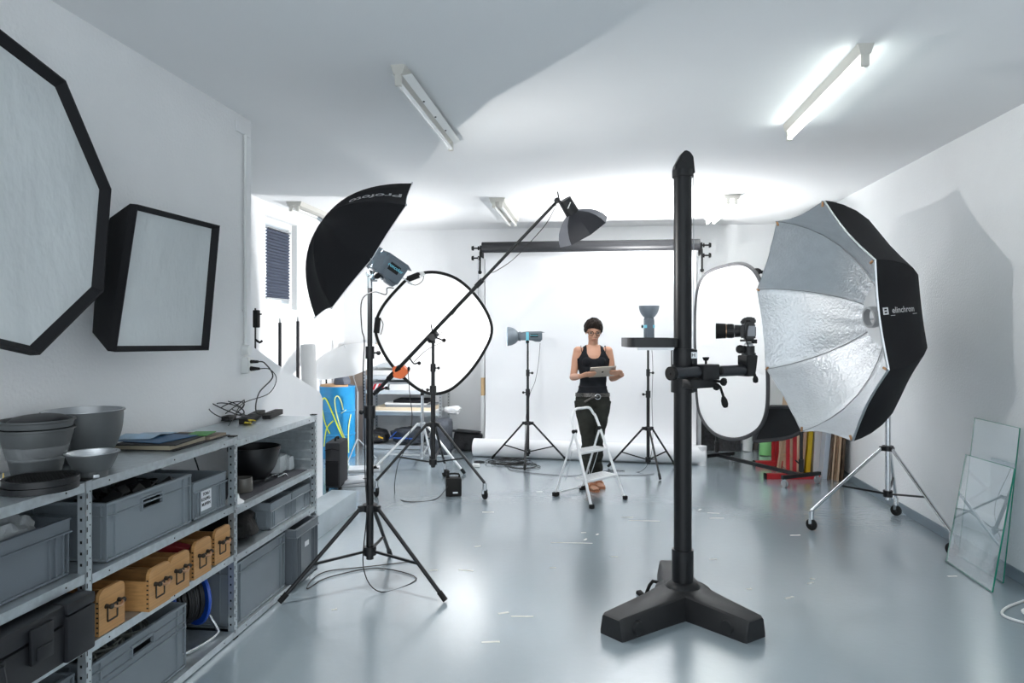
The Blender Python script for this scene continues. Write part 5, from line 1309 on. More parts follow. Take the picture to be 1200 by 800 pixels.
# small device on a stand behind the wall end
p_ = aD(299.2, 375, 5.0); q = V((p_.x, p_.y, 0))
t = thing('slim_light_stand', 'slim dark stand with a small box, just past the wall end above the parapet', 'light stand', q)
b = B(); b.cyl(q, q + UP * (aD(299, 361, 5).z), .006, n=8); obj('pole', b, m_black, t)
b = B(); b.box(V((q.x, q.y, aD(299, 373.5, 5).z)) + CR * .008, (.035, .05, .125), None, .008); b.cyl(V((q.x, q.y, aD(299, 368, 5).z)) + CR * .02, V((q.x, q.y, aD(299, 368, 5).z)) + CR * .045, .005, n=8); obj('control_box', b, m_rubber, t)
b = B(); z_ = aD(300, 401, 5).z; b.tube([V((q.x, q.y, z_ + .02)), V((q.x, q.y, z_)) + CR * .03, V((q.x, q.y, z_ + .012)) + CR * .05], .008, 8, smooth=3); obj('clip_arm', b, m_rubber, t)
# white shoot-through umbrella and a white drape tube behind it
Dm = 8.3; c_ = aD(409, 423, Dm); axw = (UP * .93 - CR * .18 - CF * .34).normalized()
x_, y_, _z = basis(axw); t = thing('white_umbrella', 'white shoot-through umbrella lying open above the blue drum', 'umbrella', V((c_.x, c_.y, c_.z - .1)))
b = B(); rings = []
for i in range(9):
    f = max(.002, i / 8); rings.append([c_ + (x_ * math.cos(2 * PI * k / 48) + y_ * math.sin(2 * PI * k / 48)) * (.50 * f * (1 - .05 * abs(math.sin(4 * 2 * PI * k / 48)))) + axw * (.17 * (1 - f ** 2)) for k in range(48)])
b.loft(rings, cap=False); obj('canopy', b, m_trans, t)
b = B(); b.cyl(c_ + axw * .2, c_ - axw * .42, .004, n=8); obj('shaft', b, m_satin, t)
for k in range(8):
    b = B(); b.tube([c_ + (x_ * math.cos(2 * PI * k / 8) + y_ * math.sin(2 * PI * k / 8)) * (.50 * f) + axw * (.17 * (1 - f ** 2) - .006) for f in (.05, .3, .6, .85, 1.03)], .0025, 6); obj('rib', b, m_satin, t)
ST = V(((c_ - axw * .40).x, (c_ - axw * .40).y, 0)); b = B(); b.cyl(ST, ST + UP * (c_ - axw * .40).z, .011, n=10)
for a in (.3, 2.4, 4.5): b.cyl(ST + UP * .25, ST + V((.22 * math.cos(a), .22 * math.sin(a), .008)), .007, n=8)
solo('umbrella_pole', b, m_satin, 'thin metal stand under the white umbrella, mostly behind the blue drum', 'light stand')
b = B(); g = []
a0_, a1_ = aD(352, 405, 6.9), aD(376, 462, 6.9)
for i in range(14):
    f = i / 13; row = []
    for k in range(7):
        s_ = k / 6; p2 = aD(352 + 20 * f + (20 - 2 * f) * s_, 402 + 62 * f - 3 * s_, 6.9 + .08 * math.sin(3 * s_ + 2 * f)); row.append(p2)
    g.append(row)
b.sheet(g, .01)
for v in b.bm.verts: v.co.z = v.co.z
q0 = aD(362, 403, 6.95); q1 = aD(382, 466, 6.95); dirq = (q1 - q0).normalized(); q2 = q0 + dirq * (q0.z / -dirq.z) * 1.0
b.bm.free(); b = B(); q0 = aD(361, 404, 6.75); q2 = aD(367, 580, 6.6); b.cyl(V((q2.x, q2.y, .03)), q0, .07, n=26); solo('white_tube', b, m_refl, 'thick white cardboard tube leaning behind the parapet by the umbrella', 'tube')
# blue drum
Dd = 8.65; dc_ = aD(395.5, 400, Dd); q = V((dc_.x, dc_.y, 0)); rD = .212; hD = .862
m_drum = mat('cyan_drum_paint', (.02, .24, .50), .35, bump=(10, .1, .004), var=(.12, 9))
t = thing('oil_drum', 'bright blue steel drum with sprayed yellow squiggles, past the parapet end', 'drum', q)
b = B(); b.lathe([(.002, 0), (rD, 0), (rD + .004, .008), (rD, .016), (rD, .27), (rD + .008, .28), (rD, .29), (rD, .55), (rD + .008, .56), (rD, .57), (rD, hD - .016), (rD + .004, hD - .008), (rD, hD), (rD - .01, hD - .012), (.002, hD - .012)], q, UP, 48); obj('drum_body', b, m_drum, t)
def drum_stroke(pts, w_, m_):
    b = B(); P_ = smooth_path([V(p) for p in pts], 6)
    L_, R_ = [], []
    for i, p in enumerate(P_):
        d_ = (P_[min(i + 1, len(P_) - 1)] - P_[max(i - 1, 0)]).normalized(); n_ = V((-d_.y, d_.x, 0)); 
        for side_, lst in ((1, L_), (-1, R_)):
            s_ = p + n_ * (w_ / 2 * side_); a = s_.x / rD; lst.append(q + (CR * math.sin(a) - CF * math.cos(a)) * (rD + .009) + UP * s_.y)
    b.loft([L_, R_], cap=False, closed_ring=False); b.loft([[p + (p - V((q.x, q.y, p.z))).normalized() * .001 for p in L_], [p + (p - V((q.x, q.y, p.z))).normalized() * .001 for p in R_]], cap=False, closed_ring=False)
    return obj('paint_stroke', b, m_, t)
m_yel = mat('spray_yellow', (.72, .82, .03), .5); m_yel2 = mat('spray_pale_yellow', (.75, .82, .30), .5)
def dp(px_, py_): return ((px_ - 395.5) * Dd / F * 1.0, EYE - (py_ - HY) * Dd / F)
def DPs(l):
    out = []
    for a, b_ in l:
        x2, z2 = dp(a, b_); x2 = max(-rD * .98, min(rD * .98, x2)); out.append((rD * math.asin(x2 / rD), z2, 0))
    return out
drum_stroke(DPs([(382.5, 478), (382.5, 468), (386, 464.5), (390, 470), (396, 484), (402, 500), (408, 517), (410, 534)]), .016, m_yel)
drum_stroke(DPs([(383, 478), (386, 492), (392, 505)]), .014, m_yel)
drum_stroke(DPs([(406, 478), (404, 468), (400.5, 462), (397.5, 466), (399, 480), (404, 500), (408, 512)]), .012, m_yel2)
drum_stroke(DPs([(396, 490), (388, 500), (385, 520)]), .014, m_yel)
drum_stroke(DPs([(413, 484), (411, 500), (411, 528)]), .014, m_yel2)
drum_stroke(DPs([(409, 478), (404, 482)]), .006, m_yel2)
b = B(); b.lathe([(.002, 0), (.16, 0), (.17, .01), (.16, .03), (.002, .035)], q + UP * (hD - .012) - CR * .04, UP, 32); solo('straw_hat', b, mat('tan_felt', (.50, .30, .16), .8), 'flat tan lid lying on the blue drum under the bag', 'lid')
bz = hD + .024
b = B(); c2 = q + CR * .06 - CF * .03; rings = []
for i in range(9):
    f = i / 8; a = PI * (f); rings.append([c2 + CR * (.10 * math.cos(PI * k / 14)) * (math.sin(.25 + .8 * a * .9) ** .5 if a < PI * .95 else .6) + UP * (bz + .135 * math.sin(PI * k / 14) ** .8 * (math.sin(.25 + a * .8) ** .5)) + CF * (-.09 + .18 * f) for k in range(15)])
b.loft(rings); solo('rucksack', b, mat('slate_stripe_fabric', (.075, .085, .11), .7, bump=(90, .5, .003, (.1, .1, 1)), var=(.3, 60, (.1, .1, 1))), 'rounded slate grey bag sitting on top of the blue drum', 'bag')
# trolley case handle behind the drum
q2 = aD(389, 440, 9.0); t = thing('trolley_case', 'dark trolley case behind the drum, only its raised handle showing', 'suitcase', V((q2.x, q2.y, 0)))
b = B(); b.box(V((q2.x, q2.y + .0, .30)), (.34, .20, .58), None, .03); obj('case_body', b, m_cloth, t)
b = B(); zt_ = aD(389, 438.5, 9.0).z; b.tube([(q2.x - .07, q2.y, .58), (q2.x - .075, q2.y, zt_ - .03), (q2.x - .06, q2.y, zt_), (q2.x + .06, q2.y, zt_), (q2.x + .075, q2.y, zt_ - .03), (q2.x + .07, q2.y, .58)], .011, 8); obj('pull_handle', b, m_rubber, t)
# brown boards against the rear wall
def lean_board(x0, x1, y, h, m_, name, label, cat, grp=None, th=.02, lean=.1, z0=0.0, parts=None):
    b = B(); b.prism([(x0, y - lean, z0), (x1, y - lean, z0), (x1, y, z0 + h), (x0, y, z0 + h)], (0, 0, 0), (0, th, 0)); return solo(name, b, m_, label, cat, grp)
lean_board(XB + .03, aY(431, 400, 9.5).x, 9.50, aY(400, 405, 9.5).z, m_brown, 'brown_board', 'tall pinkish brown board leaning on the rear wall behind the drum', 'board')
lean_board(aY(407, 400, 9.36).x, aY(428, 400, 9.36).x, 9.34, .78, mat('grey_brown_board', (.30, .25, .23), .7), 'brown_folder', 'grey brown folder leaning beside the drum under a white shelf end', 'folder')
# suitcase on the floor
fc_ = aZ(391.5, 577, 0); q = V((fc_.x - .045, fc_.y + .19, 0)); t = thing('suitcase', 'black soft suitcase standing upright at the parapet end', 'suitcase', q)
hS = .46; b = B(); b.box(q + UP * (hS / 2 + .02), (.15, .34, hS - .02), Euler((0, 0, TH)), .03); obj('case_body', b, mat('suitcase_fabric', (.02, .021, .025), .7, bump=(400, .3, .001)), t)
b = B(); fq = q - CF * .182
for z_ in (hS * .9, hS * .62): b.tube([fq + CR * x2 + UP * (z_ - .012 * abs(x2) * 20) for x2 in (-.07, -.04, 0, .04, .07)], .004, 6, smooth=3)
b.box(fq + UP * .18 + CF * .004, (.12, .012, .24), Euler((0, 0, TH)), .005); obj('front_pocket', b, m_cloth, t)
b = B(); b.tube([q + UP * hS - CF * .06, q + UP * (hS + .035) - CF * .05, q + UP * (hS + .035) + CF * .05, q + UP * hS + CF * .06], .010, 8, smooth=3); obj('carry_handle', b, m_rubber, t)
for s_ in (-1, 1):
    b = B(); o_ = q + CR * (.06 * s_) - CF * .12 + UP * .02; b.cyl(o_ - CR * .012, o_ + CR * .012, .02, n=16); obj('wheel', b, m_rubber, t)
# flat white boxes with cables
for k, (px_, py_, z_, w_, d_, a) in enumerate(((408, 571, 0, .30, .24, .35), (409, 567, .032, .27, .26, .55), (418, 556, .0, .34, .26, .3))):
    p_ = aZ(px_, py_, z_); c__ = V((p_.x, p_.y + (.15 if k < 2 else .25), z_ + .015)); t = thing('flat_white_box', ('flat pale box under another one on the floor beside the suitcase', 'flat pale box lying on its twin beside the suitcase', 'flat pale box further back from the suitcase, towards the drum')[k], 'box', c__ - UP * .015, 'flat pale boxes on the floor')
    b = B(); b.box(c__, (w_, d_, .028), Euler((0, 0, a)), .006); obj('box_body', b, mat('pale_grey_plastic', (.55, .57, .6), .4), t)
    b = B(); b.box(c__ + V((w_ * .45, -.02, .0)), (.05, .07, .03), Euler((0, 0, a)), .008); obj('black_end_plug', b, m_rubber, t)
heap(aZ(411, 563, 0) + V((0, .15, .062)), .10, 3, 'black cables lying over the flat pale boxes', thick=.004)

# ---------------------------------------------------------------- rear shelving
SX0, SX1, SY0, SY1 = aY(427, 400, 8.9).x, aY(516, 400, 8.9).x, 8.90, 9.42
lev = [.055, .49, .765, .955, 1.11]
t = thing('storage_rack', 'open metal storage rack stacked with papers and bags against the rear wall', 'rack', ((SX0 + SX1) / 2, 9.15, 0))
for x_ in (SX0, SX1):
    for y_ in (SY0, SY1):
        b = B(); s_ = 1 if x_ == SX0 else -1
        b.bx(x_ - .004, x_ + .004, y_, y_ + .035, 0, 1.42); b.bx(x_ - .018, x_ + .018, y_ - .003, y_, 0, 1.42); b.mi = 1
        for k in range(34): b.bx(x_ - .005, x_ + .005, y_ - .0042, y_ - .003, .03 + .04 * k, .045 + .04 * k)
        obj('upright', b, [m_satin, m_slot], t)
m_rackshelf = mat('pale_steel_shelf', (.58, .62, .65), .4, .2)
for z_ in lev:
    b = B(); b.bx(SX0 + .02, SX1 - .02, SY0, SY1, z_ - .006, z_); b.bx(SX0 + .02, SX1 - .02, SY0, SY0 + .004, z_ - .05, z_ - .006); obj('shelf', b, m_rackshelf, t)
def rx(px_): return aY(px_, 400, 8.9).x
def stackbox(x0, x1, z0, z1, m_, name, label, cat, y0=8.92, y1=9.36, bev=.003, grp='papers and boards on the rack', ang=0):
    b = B(); b.box(((x0 + x1) / 2, (y0 + y1) / 2, (z0 + z1) / 2), (x1 - x0, y1 - y0, z1 - z0), Euler((0, 0, ang)), bev); return solo(name, b, m_, label, cat, grp)
m_pap = mat('white_card', (.74, .74, .73), .7); m_cream = mat('cream_card', (.72, .60, .44), .7); m_gcard = mat('grey_card', (.22, .24, .26), .7)
stackbox(rx(431), rx(509), .491, .505, m_pap, 'white_sheet_stack', 'broad white sheet hanging over the lowest loaded rack shelf', 'paper', 8.84, 9.40, .002)
stackbox(rx(439), rx(508), .5055, .545, m_cream, 'cream_board_stack', 'cream wooden boards lying on the broad white sheet in the rack', 'boards', 8.88, 9.36, .003, ang=.0)
stackbox(rx(452), rx(505), .546, .575, m_gcard, 'grey_folder', 'grey folders on the cream boards in the rack', 'folder', 8.90, 9.34, ang=-.03)
stackbox(rx(450), rx(498), .576, .60, m_pap, 'white_paper_stack', 'pale papers topping the grey folders in the rack', 'paper', 8.92, 9.30, ang=.05)
stackbox(rx(460), rx(500), .601, .635, m_cloth, 'black_portfolio', 'black portfolio at the top of the lowest rack pile', 'portfolio', 8.92, 9.30, ang=.02)
stackbox(rx(456), rx(486), .766, .84, m_pap, 'white_box_file', 'thick white paper block on the second rack shelf', 'paper', 8.92, 9.30)
stackbox(rx(433), rx(484), .841, .865, m_gcard, 'grey_folder', 'grey folder across the white paper block in the rack', 'folder', 8.94, 9.32, ang=.03)
b = B(); 
for k in range(6): b.mi = k % 2; x_ = rx(436) + .028 * k; b.prism([(x_, 8.90, .767), (x_ + .03, 8.90, .767), (x_ + .065, 8.90, .845), (x_ + .035, 8.90, .845)], V(), (0, .12, 0))
solo('striped_bag', b, [m_red, m_white], 'small red and white striped packet on the second rack shelf', 'packet')
stackbox(rx(434), rx(505), .956, 1.02, m_pap, 'white_paper_stack', 'long white stack filling the third rack shelf', 'paper', 8.92, 9.38)
stackbox(rx(433), rx(503), 1.111, 1.15, m_pap, 'white_paper_stack', 'white sheets on the top rack shelf below the dark bag', 'paper', 8.92, 9.38)
def lumpy(c_, sx, sy, sz, seed, m_, name, label, cat, grp=None, flat=None):
    rnd = random.Random(seed); ph = [rnd.uniform(0, 6) for _ in range(6)]
    b = B(); b.ball((0, 0, 0), 1, n=26, m=16)
    for v in b.bm.verts:
        p_ = v.co; k = 1 + .10 * math.sin(4 * p_.x + ph[0]) + .08 * math.sin(5 * p_.z + ph[1]) + .07 * math.sin(9 * p_.y + 3 * p_.x + ph[2]) + .04 * math.sin(15 * p_.z + 8 * p_.x + ph[3])
        e = .62; p2 = V([math.copysign(abs(c) ** e, c) for c in p_]) * k
        v.co = V(c_) + V((p2.x * sx, p2.y * sy, p2.z * sz))
        if flat is not None: v.co.z = max(v.co.z, flat)
    return solo(name, b, m_, label, cat, grp)
m_dbag = mat('dark_slate_fabric', (.045, .052, .065), .8, bump=(15, .8, .02), var=(.3, 8)); m_kbag = mat('black_bag_fabric', (.012, .013, .016), .65, bump=(14, .9, .02))
lumpy((rx(448), 9.1, 1.235), .17, .16, .085, 3, m_dbag, 'fabric_bundle', 'dark slate bundle on the top rack shelf behind the reflector rim', 'bundle', flat=1.151)
lumpy((rx(444), 9.12, 1.35), .09, .1, .035, 5, m_cream, 'cream_cloth', 'small cream cloth lying over the dark bundle', 'cloth')
lumpy((rx(478), 9.05, .175), .26, .17, .09, 8, m_dbag, 'rolled_duffel', 'long slate duffel with a blue stripe on the bottom rack shelf', 'bag', flat=.058)
b = B(); b.beam((rx(458) , 8.865, .15), (rx(465), 8.865, .23), .012, .05, V((0, 1, 0))); b.beam((rx(462), 8.862, .155), (rx(487), 8.865, .145), .012, .04, V((0, 1, 0))); solo('blue_strap', b, mat('blue_webbing', (.02, .08, .35), .6), 'bright blue strap around the slate duffel', 'strap')
lumpy((rx(440), 9.1, .14), .11, .17, .08, 11, m_kbag, 'black_bag', 'black bag with a yellow tag at the end of the bottom rack shelf', 'bag', flat=.058)
b = B(); b.box((rx(446), 8.905, .15), (.07, .01, .018), Euler((0, .35, 0)), .003); solo('yellow_tag', b, mat('amber_plastic', (.8, .45, .02), .5), 'small amber strap end on the black bag of the rack', 'tag')
# bags outside the rack
q = floor_at(521, 530); lumpy((q.x - .03, q.y - .04, .20), .15, .17, .21, 21, m_dbag, 'soft_bag', 'slumped slate grey bag on the floor before the rack upright', 'bag', 'bags on the floor by the rack', flat=.002)
b = B(); q = floor_at(541, 531); b.box((q.x + .03, q.y + .3, .16), (.36, .32, .22), Euler((.0, .10, .1)), .03); b.box((q.x + .03, q.y + .2, .28), (.34, .30, .03), Euler((-.15, .06, .1)), .01); 
zmin = min(v.co.z for v in b.bm.verts)
for v in b.bm.verts: v.co.z -= zmin
solo('equipment_bag', b, m_kbag, 'boxy black equipment bag with its lid ajar beside the slumped slate bag', 'bag', 'bags on the floor by the rack')
q = aY(526, 479, 9.0); lumpy((q.x, 9.0, q.z - .01), .10, .06, .05, 31, mat('white_poly', (.85, .86, .87), .4, bump=(14, 1, .02)), 'white_plastic_bag', 'crumpled white plastic bag caught on the rack end', 'plastic bag')
bpy.data.objects['white_plastic_bag'].location.x = max(bpy.data.objects['white_plastic_bag'].location.x, SX1 + .14)

# ================================================================ RIGHT REAR: oval panel on rolling stand, leaning stock
T1 = floor_at(840, 543); T2 = floor_at(939, 568.5)
t = thing('rolling_panel_stand', 'long black rolling stand on small wheels under the tall oval panel', 'panel stand', (T1 + T2) / 2)
dT = (T2 - T1).normalized(); pT = V((-dT.y, dT.x, 0))
b = B(); b.beam(T1 + UP * .10, T2 + UP * .10, .035, .035); obj('base_bar', b, m_black, t)
for T in (T1, T2):
    b = B(); b.beam(T - pT * .25 + UP * .10, T + pT * .25 + UP * .10, .035, .035); ft = obj('cross_foot', b, m_black, t)
    b = B(); b.cyl(T + UP * .13, T + UP * (1.9 if T is T2 else 2.2), .016, n=14); obj('pole', b, m_black, t)
    b = B(); b.cyl(T + UP * .14, T + UP * .26, .024, n=14); b.cyl(T + UP * .2, T + UP * .2 - CR * .06 + UP * .05, .007, n=8); obj('pole_clamp', b, m_black, t)
    for s_ in (-1, 1):
        o_ = T + pT * (.22 * s_); b = B(); b.cyl(o_ + UP * .09, o_ + UP * .06, .012, n=10); b.beam(o_ + UP * .08 - dT * .02, o_ + UP * .045, .03, .006); obj('caster_fork', b, m_chrome, ft)
        b = B(); b.cyl(o_ + UP * .036 - pT * .012, o_ + UP * .036 + pT * .012, .036, n=20); obj('caster_wheel', b, mat('grey_wheel', (.3, .31, .32), .5), ft)
def oval_panel(pxs, Dl, Dr, m_face, label, grp, name='oval_reflector'):
    xl, xr = min(p[0] for p in pxs), max(p[0] for p in pxs)
    path = smooth_path([aD(x_, y_, Dl + (Dr - Dl) * (x_ - xl) / (xr - xl)) for x_, y_ in pxs], 6, True)
    c_ = sum(path, V()) / len(path); t = thing(name, label, 'reflector', V((c_.x, c_.y, min(p.z for p in path))), grp)
    nr = (path[len(path) // 4] - c_).cross(path[0] - c_).normalized()
    if nr.dot(CAM - c_) < 0: nr = -nr
    b = B(); b.tube(path, .020, 10, True); obj('rim', b, mat('dark_grey_binding', (.05, .05, .055), .6), t)
    b = B(); n = len(path)
    for off in (.004, -.004):
        rings = [[c_ + (p - c_) * f + nr * off for p in path] for f in (1, .7, .4, .05)]; b.loft(rings, cap=False); b.put([c_ + nr * off] + rings[-1], [(0, 1 + k, 1 + (k + 1) % n) for k in range(n)])
    obj('reflector_cloth', b, m_face, t); return t
oval_panel([(819, 335), (830, 319), (858, 309.5), (876, 311), (889, 325), (896, 350), (898, 400), (900, 455), (897, 487), (885, 506), (862, 514.5), (838, 508), (823, 490), (817, 465), (815, 400), (815.5, 360)], 8.2, 7.05, m_refl, 'tall white oval panel with a dark rim behind the camera arm', 'white reflectors with black rims')
oval_panel([(898, 478), (912, 476.5), (935, 478), (950, 485), (946, 500), (925, 512), (895, 516), (884, 515), (890, 500), (896, 488)], 7.30, 7.16, mat('black_panel_cloth', (.008, .009, .011), .7, bump=(10, .4, .02)), 'low black panel showing between the oval panel and the leaning boards', None, 'black_reflector')
b = B(); o_ = aD(887, 318, 8.2); b.ball(o_, .05, (1.1, .5, .8)); b.cyl(o_, V((T2.x, T2.y, 1.86)) if False else o_ + CR * .2 - UP * .02, .02, n=10); solo('black_panel_cap', b, m_cloth, 'dark cloth hood at the top edge of the tall oval panel', 'hood')
# black board on the rear wall
xa_, xb_ = aY(819, 500, 9.3).x, aY(868, 500, 9.3).x
lean_board(xa_, xb_, 9.40, .95, mat('speckled_black_board', (.02, .02, .024), .6, var=(.6, 30)), 'black_board', 'speckled black board leaning on the rear wall behind the oval panel', 'board', lean=.12)
b = B(); q = floor_at(829, 546); b.cyl(q + V((-.05, .05, .0)) , q + V((-.05, .05, .22)), .05, n=24); solo('short_paper_core', b, m_paper, 'short white tube standing by the end of the paper roll', 'tube')
# rolls standing in the corner
def standing_roll(px0, px1, D, h, m_, label, tilt=.05):
    p_ = aD((px0 + px1) / 2, 500, D); r_ = (px1 - px0) / 2 * D / F; q = V((p_.x, p_.y, 0)); t = thing('upright_roll', label, 'roll', q, 'rolls standing in the corner')
    b = B(); b.cyl(q + UP * .003, q + V((tilt, .05, h)), r_, n=30); obj('roll_body', b, m_, t)
    b = B(); tp = q + V((tilt, .05, h)); b.cyl(tp, tp + UP * .002, r_ * .5, n=20); obj('core_hole', b, m_rubber, t); return t
standing_roll(870, 881, 9.0, .55, m_paper, 'slim white roll standing in the corner beside the black board', .04)
standing_roll(882, 888, 9.1, .5, mat('taupe', (.12, .10, .09), .6), 'thin taupe roll standing between the white and the green one', .05)
standing_roll(889.5, 904, 8.7, .58, mat('mint_green_paper', (.28, .66, .26), .6), 'fat mint green roll standing in the corner behind the trestle', .05)
# red trestles
for k, (pa_, pb_, D, lb) in enumerate(((884, 921, 8.05, 'red metal trestle set deeper, behind its twin by the green roll'), (897, 960, 7.34, 'red metal trestle in front, beside the yellow plank'))):
    a_ = aD(pa_, 500, D); c_ = aD(pb_, 500, D); a_.z = c_.z = 0; dR = (c_ - a_).normalized(); t = thing('red_trestle', lb, 'trestle', (a_ + c_) / 2, 'red trestles')
    b = B(); b.beam(a_ + UP * .028, c_ + UP * .028, .05, .055); obj('foot_bar', b, m_red, t)
    b = B(); b.beam(a_ + UP * .028 - dR * .012, a_ + UP * .028 + dR * .006, .054, .059); obj('end_cap', b, m_rubber, t)
    for px_ in ((906, 910.5) if k == 0 else (923, 931)):
        o_ = aD(px_, 500, D); o_.z = .05; 
        b = B(); b.beam(o_, o_ + V((.01, .02, .57)), .032, .032, CF); obj('post', b, m_red, t)
    b = B(); o_ = a_.lerp(c_, .5); b.beam(V((a_.x, a_.y, 0)).lerp(c_, .25) + UP * .635, a_.lerp(c_, 1.0) + UP * .635, .045, .05); obj('top_bar', b, m_red, t)
# wooden A-frame trestle
m_pine = mat('pine_wood', (.58, .41, .27), .6, var=(.15, 20, (1, 1, .1)))
D = 7.72; t = thing('wooden_trestle', 'pale pine A-frame trestle standing between the red trestles', 'trestle', V((aD(920, 500, D).x, aD(920, 500, D).y, 0)))
w0, w1_, w2_ = aD(912, 500, D), aD(921, 500, D), aD(941, 500, D)
for p_ in (w0, w1_, w2_): p_.z = 0
b = B(); b.beam(w0 + UP * .0, w1_ + UP * .55, .03, .045, CF); obj('leg', b, m_pine, t)
b = B(); b.beam(w2_, w1_ + CR * .03 + UP * .55, .03, .045, CF); obj('leg', b, m_pine, t)
b = B(); b.beam(w0.lerp(w1_ + UP * .55, .33) , w2_.lerp(w1_ + UP * .55, .28), .025, .05, CF); obj('cross_piece', b, m_pine, t)
# sheets leaning on the right wall, edges towards the lens
LEAN = []
def leaning_sheet(pxb, pxt_top, D, th, h, depth, m_, label, name='leaning_board', cat='board', pyt=510):
    LEAN.append((aD(pxb, 500, D), th, depth, m_, label, name, cat))
m_ply = mat('plywood', (.60, .44, .30), .6, var=(.1, 10, (1, 1, .1))); m_ylw = mat('yellow_paint', (.80, .55, .01), .45); m_wb = mat('white_board_face', (.74, .73, .72), .6); m_wb2 = mat('bluish_board', (.62, .68, .76), .5); m_dkw = mat('dark_wood', (.10, .06, .035), .6, var=(.3, 20)); m_mdw = mat('walnut_strip', (.30, .18, .10), .6, var=(.3, 20))
leaning_sheet(932, 938, 7.52, .035, 1.2, .8, m_ply, 'light plywood sheet leaning just behind the red post')
leaning_sheet(937.5, 946, 7.52, .035, 1.2, .8, m_pine, 'second light wooden sheet between plywood and the yellow plank')
leaning_sheet(944, 953, 7.5, .045, 1.2, .8, m_ylw, 'bright yellow plank leaning among the boards', 'yellow_plank', 'plank')
leaning_sheet(952.5, 960, 7.48, .085, 1.2, .8, m_wb, 'wide off-white board leaning next to the yellow plank')
leaning_sheet(963.5, 975, 7.34, .052, 1.2, .7, m_wb2, 'bluish white board leaning beside the off-white one')
leaning_sheet(971, 981, 7.28, .012, 1.1, .7, m_dkw, 'thin dark strip leaning right after the bluish board')
leaning_sheet(974, 984, 7.28, .016, 1.1, .7, m_ply, 'thin pale strip leaning after the dark strip')
leaning_sheet(977.5, 986.5, 7.26, .012, 1.1, .7, m_mdw, 'thin walnut strip leaning after the pale strip')
leaning_sheet(980.5, 989, 7.24, .020, 1.1, .7, m_pine, 'pine strip leaning next to the corner of the side wall')
leaning_sheet(985.5, 992, 7.22, .022, 1.0, .7, m_dkw, 'last dark brown strip tight against the side wall')

topx = XR - .014
for q, th, depth, m_, label, name, cat in reversed(LEAN):
    hh = .95; x0 = min(q.x, XR - .016 - th); tx0 = max(x0 + .002, min(x0 + .19 * hh, topx - th - .003)); topx = tx0
    b = B(); b.prism([(x0, q.y, 0), (x0 + th, q.y, 0), (tx0 + th, q.y, hh), (tx0, q.y, hh)], V(), (0, depth, 0))
    solo(name, b, m_, label, cat, 'boards leaning on the side wall')

# ================================================================ GLASS SHEETS
def glass_mat(name, tint, refl_boost):
    m = bpy.data.materials.new(name); m.use_nodes = True; nt = m.node_tree; nt.nodes.clear()
    out = nt.nodes.new('ShaderNodeOutputMaterial'); mix = nt.nodes.new('ShaderNodeMixShader'); tr = nt.nodes.new('ShaderNodeBsdfTransparent'); gl = nt.nodes.new('ShaderNodeBsdfGlossy'); fz = nt.nodes.new('ShaderNodeFresnel'); ge = nt.nodes.new('ShaderNodeNewGeometry'); iv = nt.nodes.new('ShaderNodeMath'); iv.operation = 'SUBTRACT'; iv.inputs[0].default_value = 1; nt.links.new(ge.outputs['Backfacing'], iv.inputs[1]); mu = nt.nodes.new('ShaderNodeMath'); mu.operation = 'MULTIPLY'; nt.links.new(fz.outputs[0], mu.inputs[0]); nt.links.new(iv.outputs[0], mu.inputs[1])
    tr.inputs[0].default_value = (*tint, 1); gl.inputs['Roughness'].default_value = .01; fz.inputs[0].default_value = refl_boost
    nt.links.new(mu.outputs[0], mix.inputs[0]); df = nt.nodes.new('ShaderNodeBsdfDiffuse'); df.inputs[0].default_value = (.75, .82, .86, 1); m2 = nt.nodes.new('ShaderNodeMixShader'); m2.inputs[0].default_value = .22; nt.links.new(tr.outputs[0], m2.inputs[1]); nt.links.new(df.outputs[0], m2.inputs[2]); nt.links.new(m2.outputs[0], mix.inputs[1]); nt.links.new(gl.outputs[0], mix.inputs[2]); nt.links.new(mix.outputs[0], out.inputs[0]); return m  # milky diffuse share imitates the whitish reflection on the pane
m_glass = glass_mat('float_glass', (.93, .97, .98), 3.0); m_edge = mat('glass_edge_green', (.015, .20, .13), .15, spec=.8)
def glass_sheet(bl, br, tr_, tl, th, label):
    t = thing('glass_sheet', label, 'glass sheet', (bl + br) / 2, 'glass sheets leaning on the side wall')
    n_ = (br - bl).cross(tl - bl).normalized()
    if n_.dot(CAM - bl) < 0: n_ = -n_
    off = tr_ - bl; tr_ = tr_ - n_ * off.dot(n_)
    bl, br, tr_, tl = [q + UP * .004 for q in (bl, br, tr_, tl)]; c_ = (bl + br + tr_ + tl) / 4
    b = B(); b.prism([c_ + (q - c_) * .999 for q in (bl, br, tr_, tl)], V(), n_ * th); obj('pane', b, m_glass, t)
    b = B(); r_ = .0025
    for p0_, p1_ in ((bl, br), (br, tr_), (tr_, tl), (tl, bl)):
        i0, i1 = p0_ + (c_ - p0_).normalized() * r_ * 1.4, p1_ + (c_ - p1_).normalized() * r_ * 1.4
        b.prism([p0_, p1_, i1, i0], n_ * -.0006, n_ * (th + .0006))
    obj('polished_edge', b, m_edge, t); return t
gl0, gl1 = floor_at(1110, 658), floor_at(1164, 695)
glass_sheet(gl0, gl1, aX(1192, 550, 2.46), aX(1133, 533, 2.46), .008, 'front sheet of clear glass with a green edge leaning on the side wall')
tl_, tr_ = aX(1143, 490, 2.565), aX(1196, 502, 2.565)
glass_sheet(V((2.47, tl_.y + .02, 0)), V((2.47, tr_.y - .0, 0)), tr_, tl_, .006, 'taller sheet of clear glass leaning behind the front glass sheet')
